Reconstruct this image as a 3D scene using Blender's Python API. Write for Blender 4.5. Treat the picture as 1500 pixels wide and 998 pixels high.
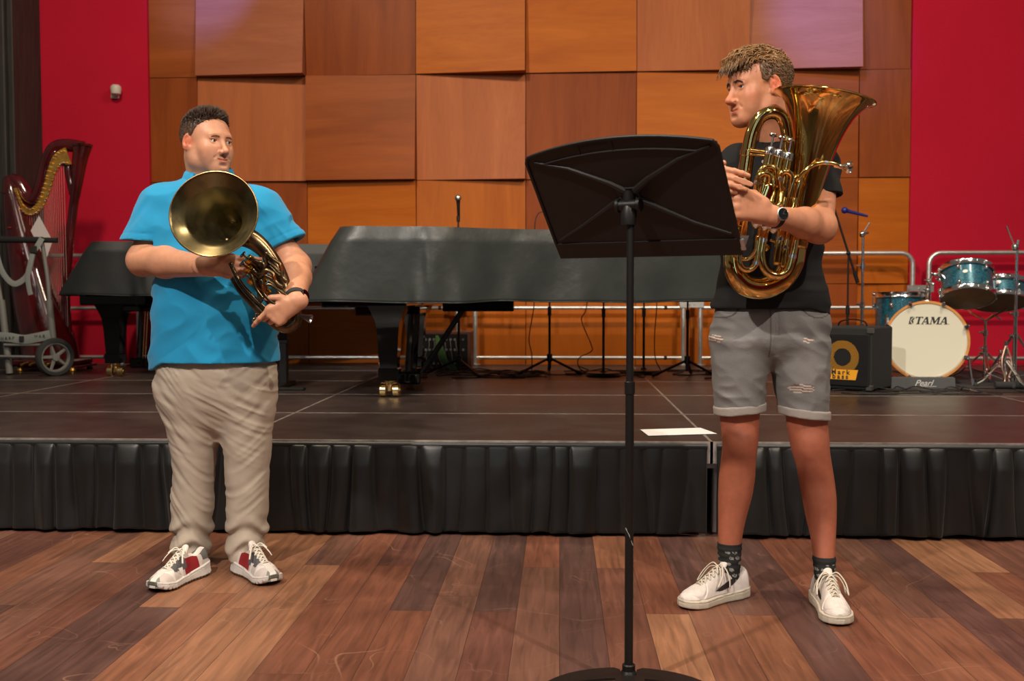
import bpy, bmesh, math, random
import numpy as np
from mathutils import Vector, Matrix

for _o in list(bpy.data.objects):
    bpy.data.objects.remove(_o)
SC = bpy.context.scene
COL = SC.collection
R = math.radians
PI = math.pi

# ------------------------------------------------------------ camera
FOC = 1480.0                      # focal length in pixels of the 1500 px wide frame
CAMZ = 1.02
YAW, PITCH, ROLL = math.atan(70 / FOC), math.atan(66 / FOC), R(-0.08)
cam_d = bpy.data.cameras.new('camera')
cam_d.sensor_width = 36.0
cam_d.lens = FOC / 1500 * 36.0
cam_d.dof.use_dof = True
cam_d.dof.focus_distance = 3.5
cam_d.dof.aperture_fstop = 4.5
cam = bpy.data.objects.new('camera', cam_d)
COL.objects.link(cam)
CM = Matrix.Rotation(YAW, 3, 'Z') @ Matrix.Rotation(PI / 2 - PITCH, 3, 'X') @ Matrix.Rotation(ROLL, 3, 'Z')
cam.matrix_world = Matrix.Translation((0, 0, CAMZ)) @ CM.to_4x4()
SC.camera = cam

# ------------------------------------------------------------ world, lamps, exposure
SC.view_settings.view_transform = 'Standard'
SC.view_settings.look = 'None'
SC.view_settings.gamma = 1.0
SC.view_settings.exposure = 0.0
SC.view_settings.use_curve_mapping = False
wd = bpy.data.worlds.new('hall_air'); SC.world = wd
wd.use_nodes = True
wd.node_tree.nodes['Background'].inputs[0].default_value = (1.0, 0.90, 0.80, 1)
wd.node_tree.nodes['Background'].inputs[1].default_value = 0.10

def lamp(name, kind, loc, target, power, color=(1, .86, .72), size=.3, angle=60, blend=.6):
    d = bpy.data.lights.new(name, kind)
    d.energy = power; d.color = color
    if kind == 'SPOT':
        d.spot_size = R(angle); d.spot_blend = blend; d.shadow_soft_size = size
    elif kind == 'AREA':
        d.shape = 'DISK'; d.size = size
    else:
        d.shadow_soft_size = size
    o = bpy.data.objects.new(name, d); COL.objects.link(o)
    o.location = loc
    o.rotation_euler = (Vector(target) - Vector(loc)).to_track_quat('-Z', 'Y').to_euler()
    return o

lamp('stage_spot', 'SPOT', (-2.3, -.2, 4.7), (-.3, 3.9, .9), 930, (1, .90, .80), .08, 70, .7)
lamp('stage_spot', 'SPOT', (2.6, -.6, 5.2), (.6, 3.9, .9), 760, (1, .88, .76), .06, 70, .7)
lamp('stage_wash', 'AREA', (-2.2, 3.4, 6.0), (-1.6, 9.0, .7), 195, (1, .80, .58), .5)
lamp('stage_wash', 'AREA', (2.8, 3.4, 6.0), (2.0, 9.0, .7), 185, (1, .80, .58), .5)
lamp('house_light', 'AREA', (0, -2.5, 6.5), (0, 3.5, .5), 60, (1, .88, .76), 1.6)
for _x, _y, _z in ((-4, -4, 5.6), (-1.4, -4.5, 5.6), (1.4, -4.5, 5.6), (4, -4, 5.6), (-3.6, .6, 5.4), (3.6, .6, 5.4), (0, 1.2, 5.6), (-5, 3.4, 4.2), (5.2, 3.4, 4.2)):
    lamp('brass_sparkle_point', 'POINT', (_x, _y, _z), (_x, _y, 0), 20, (1, .90, .78), .07)  # unseen point lights, added to put sparkles on the brass
lamp('purple_spot', 'SPOT', (-1.4, 6.2, 5.6), (-3.10, 9.0, 3.85), 1900, (.07, .17, 1), .05, 15, 1)
lamp('purple_spot', 'SPOT', (1.0, 6.2, 5.6), (2.35, 9.0, 3.45), 1500, (.07, .14, 1), .05, 20, 1)

# ------------------------------------------------------------ picture pixel -> place
def ray(px, py):
    return CM @ Vector((px - 750, 499 - py, -FOC))
def W(px, py, Y):
    d = ray(px, py); t = Y / d.y
    return Vector((d.x * t, Y, CAMZ + d.z * t))
def G(px, py, z=0.0):
    d = ray(px, py); t = (z - CAMZ) / d.z
    return Vector((d.x * t, d.y * t, z))

# ------------------------------------------------------------ scene bookkeeping
def tag(o, label=None, cat=None, group=None, kind=None):
    if label: o['label'] = label
    if cat: o['category'] = cat
    if group: o['group'] = group
    if kind: o['kind'] = kind
    return o
def empty(name, loc=(0, 0, 0), rz=0.0, parent=None):
    o = bpy.data.objects.new(name, None); COL.objects.link(o)
    o.empty_display_size = .1
    o.location = loc; o.rotation_euler = (0, 0, rz)
    if parent: o.parent = parent
    return o
def thing(name, label, cat, loc=(0, 0, 0), rz=0.0, group=None):
    return tag(empty(name, loc, rz), label, cat, group)
def copy_tree(o, parent=None):
    c = o.copy(); COL.objects.link(c)
    if parent: c.parent = parent
    for ch in list(o.children):
        copy_tree(ch, c)
    return c

# ------------------------------------------------------------ mesh building
def V3(p): return np.array((p[0], p[1], p[2]), float)
def catmull(pts, n=8, closed=False):
    P = [np.array(p, float) for p in pts]
    out = []
    m = len(P)
    rng = range(m if closed else m - 1)
    for i in rng:
        if closed:
            p0, p1, p2, p3 = P[(i - 1) % m], P[i], P[(i + 1) % m], P[(i + 2) % m]
        else:
            p0 = P[i - 1] if i > 0 else 2 * P[0] - P[1]
            p1, p2 = P[i], P[i + 1]
            p3 = P[i + 2] if i + 2 < m else 2 * P[-1] - P[-2]
        for k in range(n):
            t = k / n
            out.append(.5 * ((2 * p1) + (-p0 + p2) * t + (2 * p0 - 5 * p1 + 4 * p2 - p3) * t * t + (-p0 + 3 * p1 - 3 * p2 + p3) * t ** 3))
    if not closed: out.append(P[-1])
    return np.array(out)

class MB:
    def __init__(s): s.v = []; s.f = []; s.m = []; s.mi = 0
    def add(s, v, f, m=None):
        b = len(s.v)
        s.v.extend([tuple(map(float, p)) for p in v])
        s.f.extend([tuple(int(i) + b for i in q) for q in f])
        s.m.extend([s.mi if m is None else m] * len(f))
        return s
    def xf(s, M):
        s.v = [tuple(M @ Vector(p)) for p in s.v]; return s
    def merge(s, o, M=None):
        b = len(s.v)
        s.v.extend([tuple(M @ Vector(p)) for p in o.v] if M is not None else o.v)
        s.f.extend([tuple(i + b for i in q) for q in o.f]); s.m.extend(o.m)
        return s
    # chamfered box between two corners, optionally turned by M
    def box(s, a, b, c=0.0, M=None, m=None):
        x0, y0, z0 = [min(a[i], b[i]) for i in range(3)]; x1, y1, z1 = [max(a[i], b[i]) for i in range(3)]
        c = min(c, (x1 - x0) * .49, (y1 - y0) * .49, (z1 - z0) * .49)
        if c <= 0:
            v = [(x, y, z) for x in (x0, x1) for y in (y0, y1) for z in (z0, z1)]
            f = [(0, 1, 3, 2), (4, 6, 7, 5), (0, 4, 5, 1), (2, 3, 7, 6), (0, 2, 6, 4), (1, 5, 7, 3)]
        else:
            v = []; ix = {}
            for i, x in enumerate((x0, x1)):
                for j, y in enumerate((y0, y1)):
                    for k, z in enumerate((z0, z1)):
                        sx, sy, sz = (1, -1)[i], (1, -1)[j], (1, -1)[k]
                        ix[i, j, k, 0] = len(v); v.append((x, y + c * sy, z + c * sz))
                        ix[i, j, k, 1] = len(v); v.append((x + c * sx, y, z + c * sz))
                        ix[i, j, k, 2] = len(v); v.append((x + c * sx, y + c * sy, z))
            I = lambda *q: ix[q]
            f = []
            for i in (0, 1):
                q = [I(i, 0, 0, 0), I(i, 1, 0, 0), I(i, 1, 1, 0), I(i, 0, 1, 0)]; f.append(q if i else q[::-1])
                q = [I(0, i, 0, 1), I(1, i, 0, 1), I(1, i, 1, 1), I(0, i, 1, 1)]; f.append(q[::-1] if i else q)
                q = [I(0, 0, i, 2), I(1, 0, i, 2), I(1, 1, i, 2), I(0, 1, i, 2)]; f.append(q if i else q[::-1])
            for i in (0, 1):
                for j in (0, 1):
                    q = [I(i, j, 0, 0), I(i, j, 1, 0), I(i, j, 1, 1), I(i, j, 0, 1)]; f.append(q if (i + j) % 2 else q[::-1])
                    q = [I(i, 0, j, 0), I(i, 1, j, 0), I(i, 1, j, 2), I(i, 0, j, 2)]; f.append(q[::-1] if (i + j) % 2 else q)
                    q = [I(0, i, j, 1), I(1, i, j, 1), I(1, i, j, 2), I(0, i, j, 2)]; f.append(q if (i + j) % 2 else q[::-1])
            for i in (0, 1):
                for j in (0, 1):
                    for k in (0, 1):
                        q = [I(i, j, k, 0), I(i, j, k, 1), I(i, j, k, 2)]; f.append(q if (i + j + k) % 2 else q[::-1])
        if M is not None: v = [tuple(M @ Vector(p)) for p in v]
        return s.add(v, f, m)
    # tube through points, radius number or list, round or flattened section
    def tube(s, pts, r, n=12, caps=True, closed=False, m=None, sq=None, up=None):
        P = np.array([V3(p) for p in pts]); k = len(P)
        rr = np.full(k, float(r)) if np.isscalar(r) else np.interp(np.linspace(0, 1, k), np.linspace(0, 1, len(r)), r)
        if closed: T = np.roll(P, -1, 0) - np.roll(P, 1, 0)
        else: T = np.gradient(P, axis=0)
        T /= np.linalg.norm(T, axis=1)[:, None] + 1e-12
        ref = V3(up) if up is not None else (np.array((0, 0, 1.)) if abs(T[0][2]) < .9 else np.array((1., 0, 0)))
        N = ref - T[0] * ref.dot(T[0]); N /= np.linalg.norm(N)
        v = []
        Ns = []
        for i in range(k):
            N = N - T[i] * N.dot(T[i]); N /= np.linalg.norm(N) + 1e-12
            Ns.append(N.copy())
        if closed:
            # spread the twist
            B = np.cross(T[0], Ns[0]); e = Ns[-1] - T[0] * Ns[-1].dot(T[0])
            a = math.atan2(e.dot(B), e.dot(Ns[0]))
            for i in range(k):
                t = -a * i / k; b = np.cross(T[i], Ns[i])
                Ns[i] = Ns[i] * math.cos(t) + b * math.sin(t)
        for i in range(k):
            B = np.cross(T[i], Ns[i])
            for j in range(n):
                a = 2 * PI * j / n
                ca, sa = math.cos(a), math.sin(a)
                if sq: ca *= sq
                v.append(P[i] + rr[i] * (Ns[i] * ca + B * sa))
        f = []
        for i in range(k if closed else k - 1):
            i2 = (i + 1) % k
            for j in range(n):
                j2 = (j + 1) % n
                f.append((i * n + j, i2 * n + j, i2 * n + j2, i * n + j2)[::-1])
        if caps and not closed:
            f.append(tuple(range(n))); f.append(tuple(range((k - 1) * n, k * n))[::-1])
            f[-2] = f[-2][::-1]; f[-1] = f[-1][::-1]
            f[-2] = tuple(range(n))[::-1] ; f[-1] = tuple(range((k - 1) * n, k * n))
        f = [q if len(q) != 4 else q[::-1] for q in f]
        return s.add(v, f, m)
    # turned shape: profile (r, z) pairs about an axis from a along d
    def lathe(s, prof, a=(0, 0, 0), d=(0, 0, 1), n=32, m=None, ref=None, sx=1.0):
        d = V3(d); d /= np.linalg.norm(d); a = V3(a)
        if ref is None: ref = (1, 0, 0) if abs(d[0]) < .9 else (0, 1, 0)
        u = V3(ref); u = u - d * u.dot(d); u /= np.linalg.norm(u); w = np.cross(d, u)
        v = []; f = []
        for r, z in prof:
            for j in range(n):
                t = 2 * PI * j / n
                v.append(a + d * z + u * r * math.cos(t) * sx + w * r * math.sin(t))
        for i in range(len(prof) - 1):
            for j in range(n):
                j2 = (j + 1) % n
                f.append((i * n + j, i * n + j2, (i + 1) * n + j2, (i + 1) * n + j))
        shut = prof[0] == prof[-1]
        if prof[0][0] > 1e-6 and not shut: f.append(tuple(range(n))[::-1])
        if prof[-1][0] > 1e-6 and not shut: f.append(tuple(range((len(prof) - 1) * n, len(prof) * n)))
        return s.add(v, f, m)
    def cyl(s, a, b, r, n=16, m=None, r2=None):
        a, b = V3(a), V3(b); L = np.linalg.norm(b - a); r2 = r if r2 is None else r2
        c = min(.15 * r, .2 * L)
        return s.lathe([(r - c, 0), (r, c), (r2, L - c), (max(r2 - c, 1e-4), L)], a, b - a, n, m)
    def ball(s, c, r, n=16, m=None, sc=(1, 1, 1), M=None):
        v = []; f = []
        k = max(6, n // 2)
        for i in range(k + 1):
            t = PI * i / k
            for j in range(n):
                a = 2 * PI * j / n
                p = Vector((r * sc[0] * math.sin(t) * math.cos(a), r * sc[1] * math.sin(t) * math.sin(a), r * sc[2] * math.cos(t)))
                if M is not None: p = M @ p
                v.append((p.x + c[0], p.y + c[1], p.z + c[2]))
        for i in range(k):
            for j in range(n):
                j2 = (j + 1) % n
                f.append((i * n + j, (i + 1) * n + j, (i + 1) * n + j2, i * n + j2))
        return s.add(v, f, m)
    def prism(s, poly, h, M=None, m=None):        # polygon (x, y) raised from 0 to h along z
        n = len(poly)
        A = sum(poly[i][0] * poly[(i + 1) % n][1] - poly[(i + 1) % n][0] * poly[i][1] for i in range(n))
        if A < 0: poly = poly[::-1]
        v = [(x, y, 0) for x, y in poly] + [(x, y, h) for x, y in poly]
        if M is not None: v = [tuple(M @ Vector(p)) for p in v]
        f = [tuple(range(n))[::-1], tuple(range(n, 2 * n))]
        for i in range(n):
            j = (i + 1) % n; f.append((i, j, n + j, n + i))
        return s.add(v, f, m)
    def grid(s, fn, nu, nv, m=None, closed_u=False):
        v = [fn(i / (nu if closed_u else nu - 1), j / (nv - 1)) for i in range(nu) for j in range(nv)]
        f = []
        for i in range(nu if closed_u else nu - 1):
            i2 = (i + 1) % nu
            for j in range(nv - 1):
                f.append((i * nv + j, i2 * nv + j, i2 * nv + j + 1, i * nv + j + 1))
        return s.add(v, f, m)
    def build(s, name, mats, parent=None, smooth=True, ang=35, loc=None):
        me = bpy.data.meshes.new(name)
        me.from_pydata(s.v, [], s.f)
        if not isinstance(mats, (list, tuple)): mats = [mats]
        for mt in mats: me.materials.append(mt)
        if len(mats) > 1: me.polygons.foreach_set('material_index', s.m)
        me.validate()
        bm = bmesh.new(); bm.from_mesh(me); bmesh.ops.recalc_face_normals(bm, faces=bm.faces); bm.to_mesh(me); bm.free()
        if smooth:
            me.shade_smooth()
            if ang: me.set_sharp_from_angle(angle=R(ang))
        me.update()
        o = bpy.data.objects.new(name, me); COL.objects.link(o)
        if parent: o.parent = parent
        if loc is not None: o.location = loc
        return o

def frame(x, y=None, z=None, o=(0, 0, 0)):
    M = Matrix.Identity(4)
    for i, a in enumerate((x, y, z)):
        for j in range(3): M[j][i] = a[j]
    for j in range(3): M[j][3] = o[j]
    return M
def look_frame(o, d, up=(0, 0, 1)):     # z along d, y towards up
    z = Vector(d).normalized(); u = Vector(up); y = (u - z * u.dot(z)).normalized(); x = y.cross(z)
    return frame(x, y, z, o)

# ------------------------------------------------------------ materials
def srgb(*c):
    return tuple(((v / 255 / 12.92) if v / 255 <= .04045 else ((v / 255 + .055) / 1.055) ** 2.4) for v in c)
MATS = {}
def mat(name, col, rough=.5, metal=0.0, var=0.0, vscale=6.0, bump=0.0, bscale=60.0, stretch=(1, 1, 1), spec=.5, coat=0.0,
        sheen=0.0, rvar=0.0, attr=None, detail=4.0, sss=0.0, col2=None):
    m = bpy.data.materials.new(name); m.use_nodes = True
    nt = m.node_tree; b = nt.nodes['Principled BSDF']
    b.inputs['Base Color'].default_value = (*col, 1); b.inputs['Roughness'].default_value = rough
    b.inputs['Metallic'].default_value = metal; b.inputs['Specular IOR Level'].default_value = spec
    b.inputs['Coat Weight'].default_value = coat; b.inputs['Coat Roughness'].default_value = .08
    if sheen: b.inputs['Sheen Weight'].default_value = sheen; b.inputs['Sheen Roughness'].default_value = .5
    if sss:
        b.inputs['Subsurface Weight'].default_value = sss
        b.inputs['Subsurface Radius'].default_value = (1, .35, .2); b.inputs['Subsurface Scale'].default_value = .008
    N = nt.nodes.new; L = nt.links.new
    tc = N('ShaderNodeTexCoord'); mp = N('ShaderNodeMapping'); mp.inputs['Scale'].default_value = stretch
    L(tc.outputs['Object'], mp.inputs['Vector'])
    src = None
    if attr:
        a = N('ShaderNodeAttribute'); a.attribute_name = attr; src = a.outputs['Color']
    if var or col2:
        n = N('ShaderNodeTexNoise'); n.inputs['Scale'].default_value = vscale; n.inputs['Detail'].default_value = detail
        L(mp.outputs[0], n.inputs['Vector'])
        mr = N('ShaderNodeMapRange'); mr.inputs['From Min'].default_value = .3; mr.inputs['From Max'].default_value = .7
        L(n.outputs['Fac'], mr.inputs['Value'])
        if col2:
            mx = N('ShaderNodeMix'); mx.data_type = 'RGBA'
            mx.inputs['A'].default_value = (*col, 1); mx.inputs['B'].default_value = (*col2, 1)
            L(mr.outputs[0], mx.inputs['Factor']); src = mx.outputs['Result']
        else:
            mr.inputs['To Min'].default_value = 1 - var; mr.inputs['To Max'].default_value = 1 + var
            mx = N('ShaderNodeVectorMath'); mx.operation = 'MULTIPLY'
            if src is not None: L(src, mx.inputs[0])
            else: mx.inputs[0].default_value = col
            L(mr.outputs[0], mx.inputs[1]); src = mx.outputs[0]
        if rvar:
            m2 = N('ShaderNodeMapRange'); m2.inputs['From Min'].default_value = .3; m2.inputs['From Max'].default_value = .7
            m2.inputs['To Min'].default_value = rough - rvar; m2.inputs['To Max'].default_value = rough + rvar
            L(n.outputs['Fac'], m2.inputs['Value']); L(m2.outputs[0], b.inputs['Roughness'])
    if src is not None: L(src, b.inputs['Base Color'])
    if bump:
        n2 = N('ShaderNodeTexNoise'); n2.inputs['Scale'].default_value = bscale; n2.inputs['Detail'].default_value = 4
        L(mp.outputs[0], n2.inputs['Vector'])
        bp = N('ShaderNodeBump'); bp.inputs['Strength'].default_value = min(1, bump * 2); bp.inputs['Distance'].default_value = bump * .02
        L(n2.outputs['Fac'], bp.inputs['Height']); L(bp.outputs[0], b.inputs['Normal'])
    MATS[name] = m
    return m

black_metal = mat('black_metal', (.012, .012, .012), .38, .3, bump=.03, bscale=300)
black_matt = mat('black_matt', (.014, .014, .014), .7)
chrome = mat('chrome', (.80, .80, .78), .12, 1.0)
steel = mat('brushed_steel', (.62, .62, .60), .34, 1.0, rvar=.08, var=.1, vscale=12)
alu = mat('aluminium', (.55, .55, .53), .45, 1.0, var=.12, vscale=20)
brass_p = mat('polished_brass', (.80, .50, .15), .10, 1.0, var=.06, vscale=14)
castor_brass = mat('castor_brass', (.78, .58, .26), .25, 1.0, var=.1, vscale=30)
piano_black = mat('piano_lacquer', (.003, .003, .003), .06, 0, spec=.4)
rubber = mat('rubber', (.025, .027, .027), .8)
paper_white = mat('paper_white', (.85, .85, .83), .8)
cable_m = mat('cable_rubber', (.012, .012, .012), .55)

# ------------------------------------------------------------ distance-field sculpting
_rs = np.random.RandomState(5)
_LAT = _rs.rand(32, 32, 32).astype(np.float32)
def vnoise(X, Y, Z):
    xi, yi, zi = np.floor(X).astype(int), np.floor(Y).astype(int), np.floor(Z).astype(int)
    fx, fy, fz = X - xi, Y - yi, Z - zi
    fx = fx * fx * (3 - 2 * fx); fy = fy * fy * (3 - 2 * fy); fz = fz * fz * (3 - 2 * fz)
    g = lambda a, b, c: _LAT[(xi + a) & 31, (yi + b) & 31, (zi + c) & 31]
    x00 = g(0, 0, 0) * (1 - fx) + g(1, 0, 0) * fx; x10 = g(0, 1, 0) * (1 - fx) + g(1, 1, 0) * fx
    x01 = g(0, 0, 1) * (1 - fx) + g(1, 0, 1) * fx; x11 = g(0, 1, 1) * (1 - fx) + g(1, 1, 1) * fx
    y0 = x00 * (1 - fy) + x10 * fy; y1 = x01 * (1 - fy) + x11 * fy
    return (y0 * (1 - fz) + y1 * fz) * 2 - 1

class Field:
    def __init__(s, lo, hi, h):
        s.lo = np.array(lo, float); s.h = h
        s.n = np.ceil((np.array(hi, float) - s.lo) / h).astype(int) + 1
        s.a = np.full(tuple(s.n), .2, np.float32)
    def sub(s, lo, hi):
        i0 = np.clip(np.floor((np.array(lo) - s.lo) / s.h).astype(int), 0, s.n)
        i1 = np.clip(np.ceil((np.array(hi) - s.lo) / s.h).astype(int) + 1, 0, s.n)
        if np.any(i1 <= i0): return None, None
        sl = tuple(slice(a, b) for a, b in zip(i0, i1))
        ax = [(s.lo[k] + s.h * np.arange(i0[k], i1[k])).astype(np.float32) for k in range(3)]
        X, Y, Z = np.meshgrid(*ax, indexing='ij', sparse=True)
        return sl, (X, Y, Z)
    def comb(s, sl, d, k, op='add'):
        a = s.a[sl]
        if op == 'add':
            if k > 0:
                h = np.maximum(k - np.abs(a - d), 0) / k; s.a[sl] = np.minimum(a, d) - h * h * k * .25
            else: s.a[sl] = np.minimum(a, d)
        else:
            if k > 0:
                h = np.maximum(k - np.abs(a + d), 0) / k; s.a[sl] = np.maximum(a, -d) + h * h * k * .25
            else: s.a[sl] = np.maximum(a, -d)
    def cone(s, a, b, r1, r2, k=.01, op='add', flat=None):       # tapered capsule; flat = (axis vector, factor)
        a, b = V3(a), V3(b); m = max(r1, r2) * (1.0 if flat is None else max(1, 1 / flat[1])) + k + .03
        sl, c = s.sub(np.minimum(a, b) - m, np.maximum(a, b) + m)
        if sl is None: return s
        X, Y, Z = c; ba = b - a; L2 = ba.dot(ba) + 1e-12
        px, py, pz = X - a[0], Y - a[1], Z - a[2]
        t = np.clip((px * ba[0] + py * ba[1] + pz * ba[2]) / L2, 0, 1)
        qx, qy, qz = px - t * ba[0], py - t * ba[1], pz - t * ba[2]
        if flat is not None:
            ax = V3(flat[0]); ax /= np.linalg.norm(ax); e = (qx * ax[0] + qy * ax[1] + qz * ax[2]) * (flat[1] - 1)
            qx, qy, qz = qx + e * ax[0], qy + e * ax[1], qz + e * ax[2]
        d = np.sqrt(qx * qx + qy * qy + qz * qz) - (r1 + (r2 - r1) * t)
        s.comb(sl, d.astype(np.float32), k, op); return s
    def chain(s, pts, rs, k=.01, op='add', flat=None):
        for i in range(len(pts) - 1): s.cone(pts[i], pts[i + 1], rs[i], rs[i + 1], k, op, flat)
        return s
    def ell(s, c, r, k=.01, op='add', M=None):                     # ellipsoid; M columns = axes
        c = V3(c); m = max(r) + k + .03
        sl, g = s.sub(c - m, c + m)
        if sl is None: return s
        X, Y, Z = g; x, y, z = X - c[0], Y - c[1], Z - c[2]
        if M is not None:
            u = [x * M[0][i] + y * M[1][i] + z * M[2][i] for i in range(3)]
        else: u = [x, y, z]
        k0 = np.sqrt((u[0] / r[0]) ** 2 + (u[1] / r[1]) ** 2 + (u[2] / r[2]) ** 2)
        k1 = np.sqrt((u[0] / r[0] ** 2) ** 2 + (u[1] / r[1] ** 2) ** 2 + (u[2] / r[2] ** 2) ** 2) + 1e-9
        s.comb(sl, (k0 * (k0 - 1) / k1).astype(np.float32), k, op); return s
    def cut(s, p, n, k=0.0):                                       # remove the side the normal points to
        p, n = V3(p), V3(n); n /= np.linalg.norm(n)
        sl, (X, Y, Z) = s.sub(s.lo, s.lo + s.h * s.n)
        d = (X - p[0]) * n[0] + (Y - p[1]) * n[1] + (Z - p[2]) * n[2]
        s.comb(sl, (-d).astype(np.float32) + np.zeros_like(s.a[sl]), k, 'sub'); return s
    def warp(s, fn):                                               # a += fn(X, Y, Z)
        sl, (X, Y, Z) = s.sub(s.lo, s.lo + s.h * s.n)
        X, Y, Z = np.broadcast_arrays(X, Y, Z)
        near = np.abs(s.a) < .05
        s.a[near] += fn(X[near], Y[near], Z[near]).astype(np.float32); return s
    def mesh(s):
        a = s.a.copy()
        a[0] = a[-1] = .1; a[:, 0] = a[:, -1] = .1; a[:, :, 0] = a[:, :, -1] = .1
        ins = a < 0
        n = np.array(a.shape)
        cnt = np.zeros(n - 1, np.int8)
        for dx in (0, 1):
            for dy in (0, 1):
                for dz in (0, 1):
                    cnt += ins[dx:n[0] - 1 + dx, dy:n[1] - 1 + dy, dz:n[2] - 1 + dz]
        act = (cnt > 0) & (cnt < 8)
        idx = np.argwhere(act)
        vid = np.full(act.shape, -1, np.int64); vid[act] = np.arange(len(idx))
        pos = np.zeros((len(idx), 3)); num = np.zeros(len(idx))
        i, j, k = idx.T
        cs = [(x, y, z) for x in (0, 1) for y in (0, 1) for z in (0, 1)]
        for c0 in cs:
            for ax in range(3):
                if c0[ax]: continue
                c1 = list(c0); c1[ax] = 1
                v0 = a[i + c0[0], j + c0[1], k + c0[2]]; v1 = a[i + c1[0], j + c1[1], k + c1[2]]
                ok = (v0 < 0) != (v1 < 0)
                t = np.where(ok, v0 / np.where(ok, v0 - v1, 1), 0)
                for q in range(3):
                    pos[:, q] += np.where(ok, c0[q] + (t if q == ax else 0), 0)
                num += ok
        pos = pos / num[:, None] + idx
        V = s.lo + pos * s.h
        Fs = []
        for ax in range(3):
            u, w = (ax + 1) % 3, (ax + 2) % 3
            sl0 = [slice(None)] * 3; sl1 = [slice(None)] * 3
            sl0[ax] = slice(0, -1); sl1[ax] = slice(1, None)
            A, B = ins[tuple(sl0)], ins[tuple(sl1)]
            e = np.argwhere(A != B)
            e = e[(e[:, u] > 0) & (e[:, w] > 0) & (e[:, u] < n[u] - 1) & (e[:, w] < n[w] - 1)]
            flip = A[tuple(e.T)]
            def at(du, dw):
                q = e.copy(); q[:, u] += du; q[:, w] += dw
                return vid[tuple(q.T)]
            Q = np.stack([at(-1, -1), at(0, -1), at(0, 0), at(-1, 0)], 1)
            Q[~flip] = Q[~flip][:, ::-1]
            Fs.append(Q)
        return V, np.concatenate(Fs)

def np_object(name, parts, m, parent=None, colors=None, smooth_iter=0):
    vs, fs, b = [], [], 0
    for v, f in parts:
        vs.append(v); fs.append(f + b); b += len(v)
    V = np.concatenate(vs); Q = np.concatenate(fs)
    me = bpy.data.meshes.new(name)
    me.vertices.add(len(V)); me.vertices.foreach_set('co', V.astype(np.float32).ravel())
    me.loops.add(len(Q) * 4); me.loops.foreach_set('vertex_index', Q.astype(np.int32).ravel())
    me.polygons.add(len(Q)); me.polygons.foreach_set('loop_start', np.arange(0, len(Q) * 4, 4, dtype=np.int32))
    me.polygons.foreach_set('loop_total', np.full(len(Q), 4, np.int32))
    me.update(calc_edges=True); me.validate()
    me.materials.append(m)
    if colors is not None:
        at = me.color_attributes.new('Col', 'FLOAT_COLOR', 'POINT')
        c = np.ones((len(V), 4), np.float32); c[:, :3] = colors(V)
        at.data.foreach_set('color', c.ravel())
    me.shade_smooth()
    o = bpy.data.objects.new(name, me); COL.objects.link(o)
    if parent: o.parent = parent
    return o
# ============================================================ THE ROOM
random.seed(11)
SY = 4.27            # front edge of the stage
SZ = 0.40            # stage height
WY = 9.08            # back wall

def node_mat(name, rough=.5, coat=0.0):
    m = bpy.data.materials.new(name); m.use_nodes = True
    nt = m.node_tree; b = nt.nodes['Principled BSDF']; b.inputs['Roughness'].default_value = rough
    b.inputs['Coat Weight'].default_value = coat
    return m, nt, b, nt.nodes.new, nt.links.new

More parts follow.
